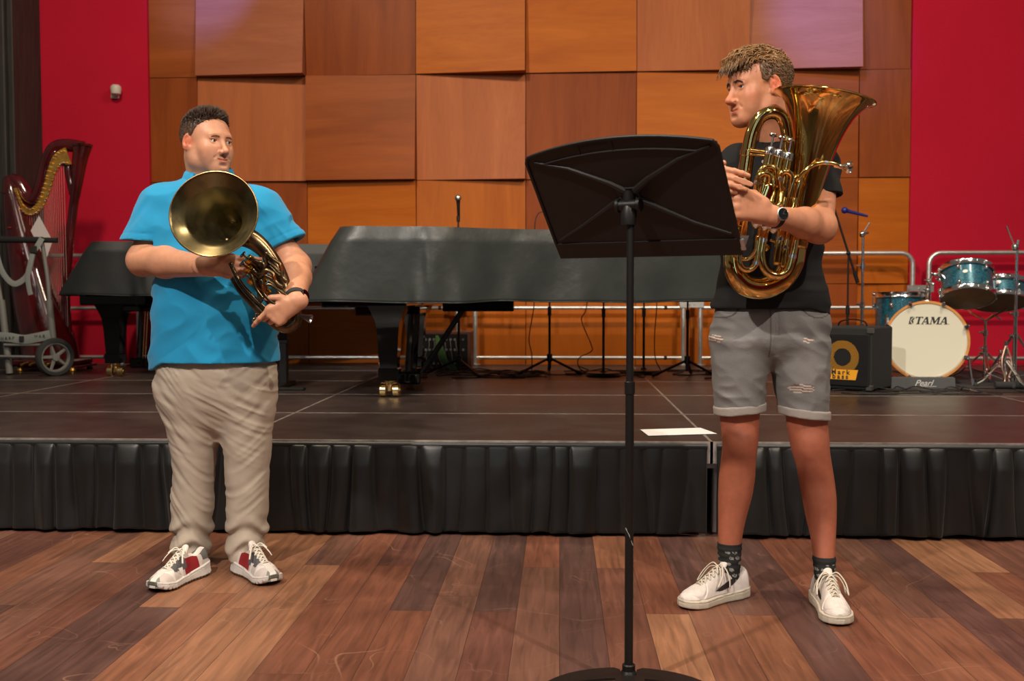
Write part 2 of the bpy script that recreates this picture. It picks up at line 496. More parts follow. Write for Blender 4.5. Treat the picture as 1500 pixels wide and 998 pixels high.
# parquet: planks run away from the camera, every plank its own shade, fine scratches
def parquet_material():
    m, nt, b, N, L = node_mat('parquet', .38)
    tc = N('ShaderNodeTexCoord'); sep = N('ShaderNodeSeparateXYZ'); L(tc.outputs['Object'], sep.inputs[0])
    cmb = N('ShaderNodeCombineXYZ'); L(sep.outputs['Y'], cmb.inputs['X']); L(sep.outputs['X'], cmb.inputs['Y'])
    br = N('ShaderNodeTexBrick')
    br.offset = .43; br.offset_frequency = 2; br.squash = 1.35; br.squash_frequency = 3
    for k, v in (('Scale', 1), ('Mortar Size', .0009), ('Mortar Smooth', .4), ('Bias', 0), ('Brick Width', 1.25), ('Row Height', .138)):
        br.inputs[k].default_value = v
    br.inputs['Color1'].default_value = (0, 0, 0, 1); br.inputs['Color2'].default_value = (1, 1, 1, 1); br.inputs['Mortar'].default_value = (.0, .0, .0, 1)
    L(cmb.outputs[0], br.inputs['Vector'])
    rmp = N('ShaderNodeValToRGB'); e = rmp.color_ramp; e.interpolation = 'CONSTANT'
    cols = [(82, 57, 50), (120, 77, 57), (102, 65, 51), (138, 95, 69), (113, 69, 51), (90, 62, 55), (127, 83, 60), (106, 72, 58), (143, 100, 73), (96, 60, 49)]
    cols = [srgb(*c) for c in cols]
    e.elements[0].position = 0; e.elements[0].color = (*cols[0], 1); e.elements[1].position = .1; e.elements[1].color = (*cols[1], 1)
    for i in range(2, 10):
        x = e.elements.new(i / 10); x.color = (*cols[i], 1)
    L(br.outputs['Color'], rmp.inputs[0])
    # grain stretched along the plank
    mp = N('ShaderNodeMapping'); mp.inputs['Scale'].default_value = (2.2, 26, 1); L(cmb.outputs[0], mp.inputs['Vector'])
    n = N('ShaderNodeTexNoise'); n.inputs['Scale'].default_value = 1.6; n.inputs['Detail'].default_value = 7; n.inputs['Distortion'].default_value = .8
    add = N('ShaderNodeVectorMath'); add.operation = 'ADD'; L(mp.outputs[0], add.inputs[0])
    sc = N('ShaderNodeVectorMath'); sc.operation = 'SCALE'; sc.inputs['Scale'].default_value = 37; L(br.outputs['Color'], sc.inputs[0]); L(sc.outputs[0], add.inputs[1])
    L(add.outputs[0], n.inputs['Vector'])
    mr = N('ShaderNodeMapRange'); mr.inputs['From Min'].default_value = .28; mr.inputs['From Max'].default_value = .72
    mr.inputs['To Min'].default_value = .68; mr.inputs['To Max'].default_value = 1.35; L(n.outputs['Fac'], mr.inputs['Value'])
    mul = N('ShaderNodeVectorMath'); mul.operation = 'MULTIPLY'; L(rmp.outputs[0], mul.inputs[0]); L(mr.outputs[0], mul.inputs[1])
    # worn, blotchy patches
    n3 = N('ShaderNodeTexNoise'); n3.inputs['Scale'].default_value = 2.3; n3.inputs['Detail'].default_value = 5; L(tc.outputs['Object'], n3.inputs['Vector'])
    m3 = N('ShaderNodeMapRange'); m3.inputs['From Min'].default_value = .3; m3.inputs['From Max'].default_value = .7; m3.inputs['To Min'].default_value = .8; m3.inputs['To Max'].default_value = 1.2
    L(n3.outputs['Fac'], m3.inputs['Value'])
    mul2 = N('ShaderNodeVectorMath'); mul2.operation = 'MULTIPLY'; L(mul.outputs[0], mul2.inputs[0]); L(m3.outputs[0], mul2.inputs[1])
    # scratches: thin bent lines of several scales
    last = mul2.outputs[0]
    for k, (scl, rot, th, amt) in enumerate(((1.3, .5, .0014, .34), (2.4, 1.7, .0018, .30), (4.2, 2.6, .0024, .22))):
        mp2 = N('ShaderNodeMapping'); mp2.inputs['Rotation'].default_value = (0, 0, rot); mp2.inputs['Location'].default_value = (k * 3.1, 1.7, 0)
        L(tc.outputs['Object'], mp2.inputs['Vector'])
        ns = N('ShaderNodeTexNoise'); ns.inputs['Scale'].default_value = scl; ns.inputs['Detail'].default_value = 2.2; ns.inputs['Distortion'].default_value = .3
        L(mp2.outputs[0], ns.inputs['Vector'])
        s1 = N('ShaderNodeMath'); s1.operation = 'SUBTRACT'; s1.inputs[1].default_value = .5; L(ns.outputs['Fac'], s1.inputs[0])
        s2 = N('ShaderNodeMath'); s2.operation = 'ABSOLUTE'; L(s1.outputs[0], s2.inputs[0])
        s3 = N('ShaderNodeMapRange'); s3.inputs['From Min'].default_value = 0; s3.inputs['From Max'].default_value = th; s3.inputs['To Min'].default_value = amt; s3.inputs['To Max'].default_value = 0
        L(s2.outputs[0], s3.inputs['Value'])
        nm = N('ShaderNodeTexNoise'); nm.inputs['Scale'].default_value = 2 + k * 1.5; L(tc.outputs['Object'], nm.inputs['Vector'])
        mm = N('ShaderNodeMapRange'); mm.inputs['From Min'].default_value = .50; mm.inputs['From Max'].default_value = .60; L(nm.outputs['Fac'], mm.inputs['Value'])
        mu = N('ShaderNodeMath'); mu.operation = 'MULTIPLY'; L(s3.outputs[0], mu.inputs[0]); L(mm.outputs[0], mu.inputs[1])
        mx = N('ShaderNodeMix'); mx.data_type = 'RGBA'; L(mu.outputs[0], mx.inputs['Factor']); L(last, mx.inputs['A']); mx.inputs['B'].default_value = (*srgb(196, 150, 118), 1)
        last = mx.outputs['Result']
    mo = N('ShaderNodeMix'); mo.data_type = 'RGBA'; L(br.outputs['Fac'], mo.inputs['Factor']); L(last, mo.inputs['A']); mo.inputs['B'].default_value = (.02, .01, .006, 1)
    L(mo.outputs['Result'], b.inputs['Base Color'])
    mr4 = N('ShaderNodeMapRange'); mr4.inputs['To Min'].default_value = .28; mr4.inputs['To Max'].default_value = .62; L(n3.outputs['Fac'], mr4.inputs['Value']); L(mr4.outputs[0], b.inputs['Roughness'])
    bp = N('ShaderNodeBump'); bp.inputs['Strength'].default_value = .25; bp.inputs['Distance'].default_value = .0015; L(n.outputs['Fac'], bp.inputs['Height']); L(bp.outputs[0], b.inputs['Normal'])
    return m

bm = MB(); bm.box((-9, -7, -.06), (9, 9.6, 0))
tag(bm.build('floor', parquet_material(), smooth=False), kind='structure')

# red fabric walls
def fabric_wall(name, col):
    m, nt, b, N, L = node_mat(name, .92)
    tc = N('ShaderNodeTexCoord'); n = N('ShaderNodeTexNoise'); n.inputs['Scale'].default_value = 160; n.inputs['Detail'].default_value = 3
    L(tc.outputs['Object'], n.inputs['Vector'])
    n2 = N('ShaderNodeTexNoise'); n2.inputs['Scale'].default_value = 1.1; n2.inputs['Detail'].default_value = 5; L(tc.outputs['Object'], n2.inputs['Vector'])
    a = N('ShaderNodeMapRange'); a.inputs['To Min'].default_value = .78; a.inputs['To Max'].default_value = 1.22; L(n.outputs['Fac'], a.inputs['Value'])
    c = N('ShaderNodeMapRange'); c.inputs['To Min'].default_value = .86; c.inputs['To Max'].default_value = 1.14; L(n2.outputs['Fac'], c.inputs['Value'])
    mu = N('ShaderNodeMath'); mu.operation = 'MULTIPLY'; L(a.outputs[0], mu.inputs[0]); L(c.outputs[0], mu.inputs[1])
    v = N('ShaderNodeVectorMath'); v.operation = 'MULTIPLY'; v.inputs[0].default_value = col; L(mu.outputs[0], v.inputs[1]); L(v.outputs[0], b.inputs['Base Color'])
    bp = N('ShaderNodeBump'); bp.inputs['Strength'].default_value = .3; bp.inputs['Distance'].default_value = .003; L(n.outputs['Fac'], bp.inputs['Height']); L(bp.outputs[0], b.inputs['Normal'])
    b.inputs['Specular IOR Level'].default_value = .2
    return m
red_m = fabric_wall('red_felt', (.52, .009, .034))
xs = [W(p, 300, WY).x for p in (220, 290, 449, 610, 770, 932, 1095, 1258, 1333)]
zs = [0.0, 1.12, 2.055, 3.0, 3.95, 4.9]
b_ = MB(); b_.box((-9, WY, 0), (xs[0], WY + .2, 5.6))
tag(b_.build('wall_left', red_m, smooth=False), kind='structure')
b_ = MB(); b_.box((xs[-1], WY, 0), (9, WY + .2, 5.6))
tag(b_.build('wall_right', red_m, smooth=False), kind='structure')
# the hall behind the camera: dark wall with red bands, glowing windows added for brass reflections
hall_m = mat('hall_wall_brown', (.07, .035, .02), .8, var=.2, vscale=2)
b_ = MB(); b_.box((-9, -7.2, 0), (9, -7, 5.6)); tag(b_.build('wall_front', hall_m, smooth=False), kind='structure')
k_ = 0
for x in (-6.5, -3.4, 3.4, 6.5):
    k_ += 1; b_ = MB(); b_.box((x - .7, -6.999, .1), (x + .7, -6.95, 5.2)); tag(b_.build('trim_%d' % (k_ + 1), red_m, smooth=False), kind='structure')
win_m = bpy.data.materials.new('added_window_glow'); win_m.use_nodes = True  # pale blue glow, added so the brass has something to reflect
wb = win_m.node_tree.nodes['Principled BSDF']; wb.inputs['Base Color'].default_value = (.1, .15, .2, 1); wb.inputs['Emission Color'].default_value = (.45, .75, 1, 1); wb.inputs['Emission Strength'].default_value = 2.2
for i_, x in enumerate((-1.6, 1.6)):
    b_ = MB(); b_.box((x - .45, -6.999, 1.3), (x + .45, -6.96, 4.2)); wo_ = tag(b_.build('added_window_%d' % (i_ + 1), win_m, smooth=False), kind='structure')
    b_ = MB()
    for a_ in (-.47, 0, .47): b_.box((x + a_ - .03, -6.97, 1.25), (x + a_ + .03, -6.93, 4.25))
    for z_ in (1.25, 2.7, 4.2): b_.box((x - .5, -6.97, z_ - .03), (x + .5, -6.93, z_ + .03))
    b_.build('added_window_frame', black_matt, wo_, smooth=False)
# dark proscenium post at the far left
px_ = W(19, 300, 8.55).x
b_ = MB(); b_.box((px_ - 1.6, 8.55, 0), (px_ - .05, WY, 5.6), .01); b_.box((px_ - .05, 8.60, 0), (px_, WY, 5.6), .006); b_.box((px_ - .13, 8.53, 0), (px_ - .10, 8.55, 5.6), .004)
tag(b_.build('trim_1', mat('dark_post', (.030, .028, .026), .6, var=.3, vscale=30, stretch=(1, 1, .1)), smooth=False), kind='structure')

# wood panelled wall: square plywood panels tilted out of the plane, grain turned panel by panel
def ply(name, c1, c2, vertical):
    m, nt, b, N, L = node_mat(name, .46); b.inputs['Specular IOR Level'].default_value = .18
    tc = N('ShaderNodeTexCoord'); oi = N('ShaderNodeObjectInfo')
    mp = N('ShaderNodeMapping'); mp.inputs['Scale'].default_value = (4.2, 4.2, .55) if vertical else (.55, 4.2, 4.2)
    L(tc.outputs['Object'], mp.inputs['Vector'])
    mul = N('ShaderNodeMath'); mul.operation = 'MULTIPLY'; mul.inputs[1].default_value = 91; L(oi.outputs['Random'], mul.inputs[0])
    ad = N('ShaderNodeVectorMath'); ad.operation = 'ADD'; L(mp.outputs[0], ad.inputs[0]); L(mul.outputs[0], ad.inputs[1])
    n = N('ShaderNodeTexNoise'); n.inputs['Scale'].default_value = 1.1; n.inputs['Detail'].default_value = 8; n.inputs['Roughness'].default_value = .62; n.inputs['Distortion'].default_value = 1.1
    L(ad.outputs[0], n.inputs['Vector'])
    mr = N('ShaderNodeMapRange'); mr.inputs['From Min'].default_value = .3; mr.inputs['From Max'].default_value = .7; L(n.outputs['Fac'], mr.inputs['Value'])
    mx = N('ShaderNodeMix'); mx.data_type = 'RGBA'; mx.inputs['A'].default_value = (*c1, 1); mx.inputs['B'].default_value = (*c2, 1); L(mr.outputs[0], mx.inputs['Factor'])
    # fine pores
    mp2 = N('ShaderNodeMapping'); mp2.inputs['Scale'].default_value = (60, 60, 3) if vertical else (3, 60, 60); L(tc.outputs['Object'], mp2.inputs['Vector'])
    n2 = N('ShaderNodeTexNoise'); n2.inputs['Scale'].default_value = 1.5; n2.inputs['Detail'].default_value = 4; L(mp2.outputs[0], n2.inputs['Vector'])
    a = N('ShaderNodeMapRange'); a.inputs['To Min'].default_value = .86; a.inputs['To Max'].default_value = 1.14; L(n2.outputs['Fac'], a.inputs['Value'])
    v = N('ShaderNodeVectorMath'); v.operation = 'MULTIPLY'; L(mx.outputs['Result'], v.inputs[0]); L(a.outputs[0], v.inputs[1])
    L(v.outputs[0], b.inputs['Base Color'])
    return m
WOOD = {
    'O': ply('orange_ply', srgb(170, 86, 18), srgb(192, 106, 26), False),
    'o': ply('orange_ply_upright', srgb(162, 82, 18), srgb(184, 100, 26), True),
    'B': ply('brown_ply', srgb(124, 56, 18), srgb(150, 74, 26), True),
    'b': ply('brown_ply_level', srgb(136, 66, 22), srgb(162, 84, 32), False),
    'P': ply('rosy_ply', srgb(164, 90, 50), srgb(184, 108, 62), True),
    'p': ply('rosy_ply_level', srgb(154, 88, 60), srgb(174, 106, 74), False),
}
b_ = MB(); b_.box((xs[0], WY + .08, 0), (xs[-1], WY + .2, 5.6))
wall_back = tag(b_.build('wall_back', WOOD['B'], smooth=False), kind='structure')
# per panel: material and how far its corners stand out (bottom left, bottom right, top left, top right) in cm
rows = {
    0: ['B/1,1,1,1', 'o/2,2,1,1', 'O/1,3,1,1', 'o/2,1,2,1', 'o/3,2,1,2', 'O/1,1,2,2', 'B/1,2,1,2', 'o/1,3,1,1'],
    1: ['B/1,1,1,1', 'B/2,1,3,1', 'O/2,2,1,5', 'o/4,3,3,2', 'B/1,2,2,1', 'O/3,3,2,1', 'b/2,1,1,2', 'O/3,2,2,2'],
    2: ['B/1,1,1,1', 'P/4,3,1,0', 'b/6,9,3,2', 'P/3,7,2,0', 'B/3,1,1,2', 'O/3,4,2,1', 'b/3,1,3,1', 'B/3,3,1,2'],
    3: ['b/1,1,1,1', 'p/5,9,1,2', 'B/1,2,6,1', 'O/3,9,1,5', 'O/2,4,2,2', 'P/3,5,2,7', 'p/4,8,1,4', 'B/1,1,1,1'],
    4: ['b/1,1,1,1', 'b/2,3,1,1', 'O/2,2,1,1', 'B/3,2,1,1', 'o/2,3,1,1', 'B/2,2,1,1', 'O/2,3,1,1', 'b/1,1,1,1'],
}
for r in range(5):
    for c in range(8):
        k, offs = rows[r][c].split('/'); bl, br, tl, tr = [float(q) * .0165 for q in offs.split(',')]
        x0, x1, z0, z1 = xs[c] + .003, xs[c + 1] - .003, zs[r] + .003, zs[r + 1] - .003
        cx, cz = (x0 + x1) / 2, (z0 + z1) / 2
        Yf = WY + .05
        v = [(x0 - cx, -bl, z0 - cz), (x1 - cx, -br, z0 - cz), (x1 - cx, -tr, z1 - cz), (x0 - cx, -tl, z1 - cz),
             (x0 - cx, .09, z0 - cz), (x1 - cx, .09, z0 - cz), (x1 - cx, .09, z1 - cz), (x0 - cx, .09, z1 - cz)]
        b_ = MB()
        b_.grid(lambda u, w: (x0 - cx + (x1 - x0) * u, -((bl * (1 - u) + br * u) * (1 - w) + (tl * (1 - u) + tr * u) * w), z0 - cz + (z1 - z0) * w), 8, 8)
        b_.add(v, [(0, 1, 5, 4), (1, 2, 6, 5), (2, 3, 7, 6), (3, 0, 4, 7)])
        # small pins along the panel edges
        b_.build('wall_panel', WOOD[k], wall_back, smooth=True, ang=20, loc=(cx, Yf, cz))

# ------------------------------------------------------------ stage
def deck_material():
    m, nt, b, N, L = node_mat('deck_board', .36)
    tc = N('ShaderNodeTexCoord')
    v = N('ShaderNodeTexVoronoi'); v.feature = 'DISTANCE_TO_EDGE'; v.inputs['Scale'].default_value = 130; v.inputs['Randomness'].default_value = .15; L(tc.outputs['Object'], v.inputs['Vector'])
    bp = N('ShaderNodeBump'); bp.inputs['Strength'].default_value = .35; bp.inputs['Distance'].default_value = .001; L(v.outputs['Distance'], bp.inputs['Height']); L(bp.outputs[0], b.inputs['Normal'])
    n = N('ShaderNodeTexNoise'); n.inputs['Scale'].default_value = 3.5; n.inputs['Detail'].default_value = 6; L(tc.outputs['Object'], n.inputs['Vector'])
    mr = N('ShaderNodeMapRange'); mr.inputs['From Min'].default_value = .3; mr.inputs['From Max'].default_value = .7
    mr.inputs['To Min'].default_value = .7; mr.inputs['To Max'].default_value = 1.4; L(n.outputs['Fac'], mr.inputs['Value'])
    s = N('ShaderNodeVectorMath'); s.operation = 'MULTIPLY'; s.inputs[0].default_value = srgb(54, 45, 42); L(mr.outputs[0], s.inputs[1])
    # pale scuffs
    mp = N('ShaderNodeMapping'); mp.inputs['Scale'].default_value = (1, 9, 1); mp.inputs['Rotation'].default_value = (0, 0, .2); L(tc.outputs['Object'], mp.inputs['Vector'])
    n2 = N('ShaderNodeTexNoise'); n2.inputs['Scale'].default_value = 7; n2.inputs['Detail'].default_value = 8; L(mp.outputs[0], n2.inputs['Vector'])
    r2 = N('ShaderNodeMapRange'); r2.inputs['From Min'].default_value = .68; r2.inputs['From Max'].default_value = .80; r2.inputs['To Max'].default_value = .35; L(n2.outputs['Fac'], r2.inputs['Value'])
    mx = N('ShaderNodeMix'); mx.data_type = 'RGBA'; L(r2.outputs[0], mx.inputs['Factor']); L(s.outputs[0], mx.inputs['A']); mx.inputs['B'].default_value = (.22, .19, .17, 1)
    L(mx.outputs['Result'], b.inputs['Base Color'])
    q = N('ShaderNodeMapRange'); q.inputs['To Min'].default_value = .26; q.inputs['To Max'].default_value = .5; L(n.outputs['Fac'], q.inputs['Value']); L(q.outputs[0], b.inputs['Roughness'])
    return m
deck_m = deck_material()
stage = tag(empty('stage', (0, SY, 0)), kind='structure')
edge_m = mat('deck_edge_alloy', (.40, .36, .32), .5, .6, var=.35, vscale=18)
XS = [-1.40 - 2.04 * 3 + 2.04 * i for i in range(8)]
for i in range(7):
    for j in range(5):
        x0, x1, y0, y1 = XS[i], XS[i + 1], j * 1.0, min((j + 1) * 1.0, WY - SY - .02)
        dk = MB(); dk.box((x0 + .006, y0 + .006, SZ - .05), (x1 - .006, y1 - .006, SZ + .0008)); d = dk.build('deck_board', deck_m, stage, smooth=False)
        e = MB()
        for a, c in (((x0 + .0008, y0), (x1 - .0008, y0 + (.014 if j == 0 else .006))), ((x0 + .0008, y1 - .006), (x1 - .0008, y1 - .0008)), ((x0 + .0008, y0), (x0 + .006, y1)), ((x1 - .006, y0), (x1 - .0008, y1))):
            e.box((a[0], a[1], SZ - .09), (c[0], c[1], SZ + .0016))
        e.build('edge_profile', edge_m, d, smooth=False)
# adjustable legs seen through the slit in the skirt
for i, x in enumerate((XS[4] - .012 - .045, XS[4] + .012)):
    l = MB(); l.box((x, .05, .002), (x + .045, .095, SZ - .09), .004); l.box((x - .004, .045, .30), (x + .049, .10, .318), .003)
    l.build('leg', alu, stage)

# ------------------------------------------------------------ pleated skirt
skirt_m = mat('black_satin_skirt', (.0065, .0072, .0068), .40, sheen=.08, bump=.12, bscale=35, var=.2, vscale=8)
def skirt(name, label, xa, xb, seed):
    rnd = random.Random(seed)
    n = max(3, int((xb - xa) / .093)); pos = [xa + (xb - xa) * i / n + (rnd.uniform(-.020, .020) if 0 < i < n else 0) for i in range(n + 1)]
    wid = [rnd.uniform(.6, 1.3) for _ in range(n)]; lean = [rnd.uniform(-1, 1) for _ in range(n + 1)]; dep = [rnd.uniform(.25, 1.5) for _ in range(n)]
    low = [rnd.uniform(-.018, .018) for _ in range(n + 1)]; merge = [rnd.random() for _ in range(n + 1)]
    hem = [rnd.uniform(0, 1) for _ in range(n)]
    K = 14; NV = 34; ztop, zbot = SZ - .012, .012
    v = []; f = []
    for i in range(n):
        for k in range(K if i < n - 1 else K + 1):
            u = k / K
            for j in range(NV):
                w = j / (NV - 1)                          # 0 top, 1 bottom
                z = ztop - (ztop - zbot - .012 * hem[i] * math.sin(PI * u)) * w
                open_ = min(1, w * 4) ** .6
                amp = (.004 + .030 * open_ * dep[i] * (.75 + .4 * w))
                # folds die out downwards where two pleats run together
                edge = 1 - abs(2 * u - 1)
                ml = merge[i] * w if i > 0 else 0; mr_ = merge[i + 1] * w if i < n - 1 else 0
                sn_ = math.sin(PI * u ** (1.35 if lean[i] > 0 else .75)); val = (1 - (1 - sn_) ** 5) * (1 - w) * .9 + sn_ ** .9 * (w + .1 * (1 - w))
                base = (1 - u) * ml * .55 + u * mr_ * .55
                prof = val * (1 - base) + base
                xl = pos[i] + (lean[i] * .034 * w * w + low[i] * .4 * math.sin(w * 2 + i)) * (0 if i == 0 else 1)
                xr = pos[i + 1] + (lean[i + 1] * .034 * w * w + low[i + 1] * .4 * math.sin(w * 2 + i + 1)) * (0 if i == n - 1 else 1)
                # overlap of the pleat at its right edge
                uu = u + .05 * math.sin(PI * u * 2) * open_ * lean[i]
                x = xl + (xr - xl) * uu
                cr = .0022 * math.sin(7 * w + 3 * u * lean[i] + i * 1.7) * math.sin(PI * w) * open_
                v.append((x, SY - .012 - amp * prof - cr, z))
    cols = len(v) // NV
    for i in range(cols - 1):
        for j in range(NV - 1):
            f.append((i * NV + j, i * NV + j + 1, (i + 1) * NV + j + 1, (i + 1) * NV + j))
    mb = MB(); mb.add(v, f)
    t = tag(mb.build(name, skirt_m, ang=180), label, 'stage skirt', 'pleated skirts along the stage front')
    md = t.modifiers.new('cloth_thickness', 'SOLIDIFY'); md.thickness = .003; md.offset = 1
    band = MB(); band.grid(lambda u, w: (xa + (xb - xa) * u, SY - .013 - .007 * math.sin(PI * w) ** .5, SZ - .032 + .027 * w), 80, 7)
    band.box((xa, SY - .013, SZ - .032), (xb, SY - .002, SZ - .005))
    band.build('header_band', skirt_m, t, ang=60)
    return t
skirt('stage_skirt', 'long black pleated skirt hanging behind the man in the blue polo and the music stand', -5.2, XS[4] - .020, 3)
skirt('stage_skirt', 'black pleated skirt hanging behind the bare legs of the boy in shorts', XS[4] + .020, 5.2, 8)
# the little white under-flap hanging in the slit
fl = MB(); fl.box((XS[4] - .035, SY + .028, SZ - .115), (XS[4] + .034, SY + .031, SZ - .035))
tag(fl.build('clamp_plate', mat('pale_plate', (.55, .55, .52), .6), smooth=False), 'pale clamp plate between the two stage skirts under the paper corner', 'plate')
# ============================================================ THINGS ON AND BEHIND THE STAGE
def P3(a): return [tuple(q) for q in a]
def text_mesh(txt, size, shear=0.0, bold=0.0, depth=.0006, space=1.0):
    c = bpy.data.curves.new('lettering', 'FONT'); c.body = txt; c.size = size; c.shear = shear; c.offset = bold; c.extrude = depth
    c.align_x = 'CENTER'; c.align_y = 'CENTER'; c.space_character = space
    o = bpy.data.objects.new('lettering', c)
    me = bpy.data.meshes.new_from_object(o)
    bpy.data.objects.remove(o); bpy.data.curves.remove(c)
    return me
def place_text(name, txt, size, M, m, parent, **k):
    me = text_mesh(txt, size, **k); me.materials.clear(); me.materials.append(m)
    me.transform(M); o = bpy.data.objects.new(name, me); COL.objects.link(o); o.parent = parent
    return o

# ------------------------------------------------------------ railing behind the stage
RY = 8.93
rail_m = mat('galvanised_tube', (.80, .80, .78), .38, .9, var=.12, vscale=9)
zt, zm, zl = W(1250, 371, RY).z, W(820, 451, RY).z, W(820, 524, RY).z
def railing(pa, pb, label):
    xa, xb = W(pa, 450, RY).x, W(pb, 450, RY).x
    t = thing('stage_railing', label, 'railing', ((xa + xb) / 2, RY, SZ), group='tube railings along the back of the stage')
    a, b = xa - (xa + xb) / 2, xb - (xa + xb) / 2; T = zt - SZ
    r = .10; pts = [(a, 0, .002), (a, 0, T - r)] + [(a + r - r * math.cos(q), 0, T - r + r * math.sin(q)) for q in np.linspace(.2, PI / 2, 6)]
    pts += [(b - r + r * math.sin(q), 0, T - r + r * math.cos(q)) for q in np.linspace(0, PI / 2, 6)] + [(b, 0, .002)]
    m = MB(); m.tube(pts, .021, 14); m.build('frame_tube', rail_m, t)
    for z in (zm - SZ, zl - SZ):
        m = MB(); m.cyl((a, 0, z), (b, 0, z), .017); m.build('cross_rail', rail_m, t)
        m = MB(); m.cyl((b - .17, 0, z), (b - .14, 0, z), .0178); m.build('rail_joint', black_matt, t)
    for x in (a, b):
        m = MB(); m.cyl((x, 0, .001), (x, 0, .012), .05); m.build('foot_plate', rail_m, t)
    return t
railing(-130, 178, 'grey tube railing behind the harp and the harp trolley')
railing(203, 338, 'grey tube railing piece behind the man in the blue polo')
railing(362, 670, 'grey tube railing behind the front legs of the nearer covered piano')
railing(696, 1001, 'grey tube railing visible under the covered piano, behind the round microphone stand bases')
railing(1026, 1336, 'grey tube railing behind the boy and the small speaker cabinet')
railing(1360, 1668, 'grey tube railing behind the blue drum kit on the red wall')
for px, lb in ((190, 'behind the leg of the farther piano'), (683, 'above the stage box'), (1013, 'beside the boy in shorts'), (1348, 'behind the floor tom')):
    m = MB(); x = W(px, 445, RY).x; w = .105; z = W(px, 446 if px < 1300 else 423, RY).z
    m.box((x - w, RY - .028, z - .03), (x + w, RY - .0222, z + .03), .002); m.box((x - w, RY + .0222, z - .03), (x + w, RY + .028, z + .03), .002)
    for s in (-.05, .05): m.cyl((x + s * .4, RY - .036, z), (x + s * .4, RY + .03, z), .008, 8)
    tag(m.build('railing_clamp', alu), 'flat metal clamp plate joining two railings ' + lb, 'clamp', 'railing clamps')

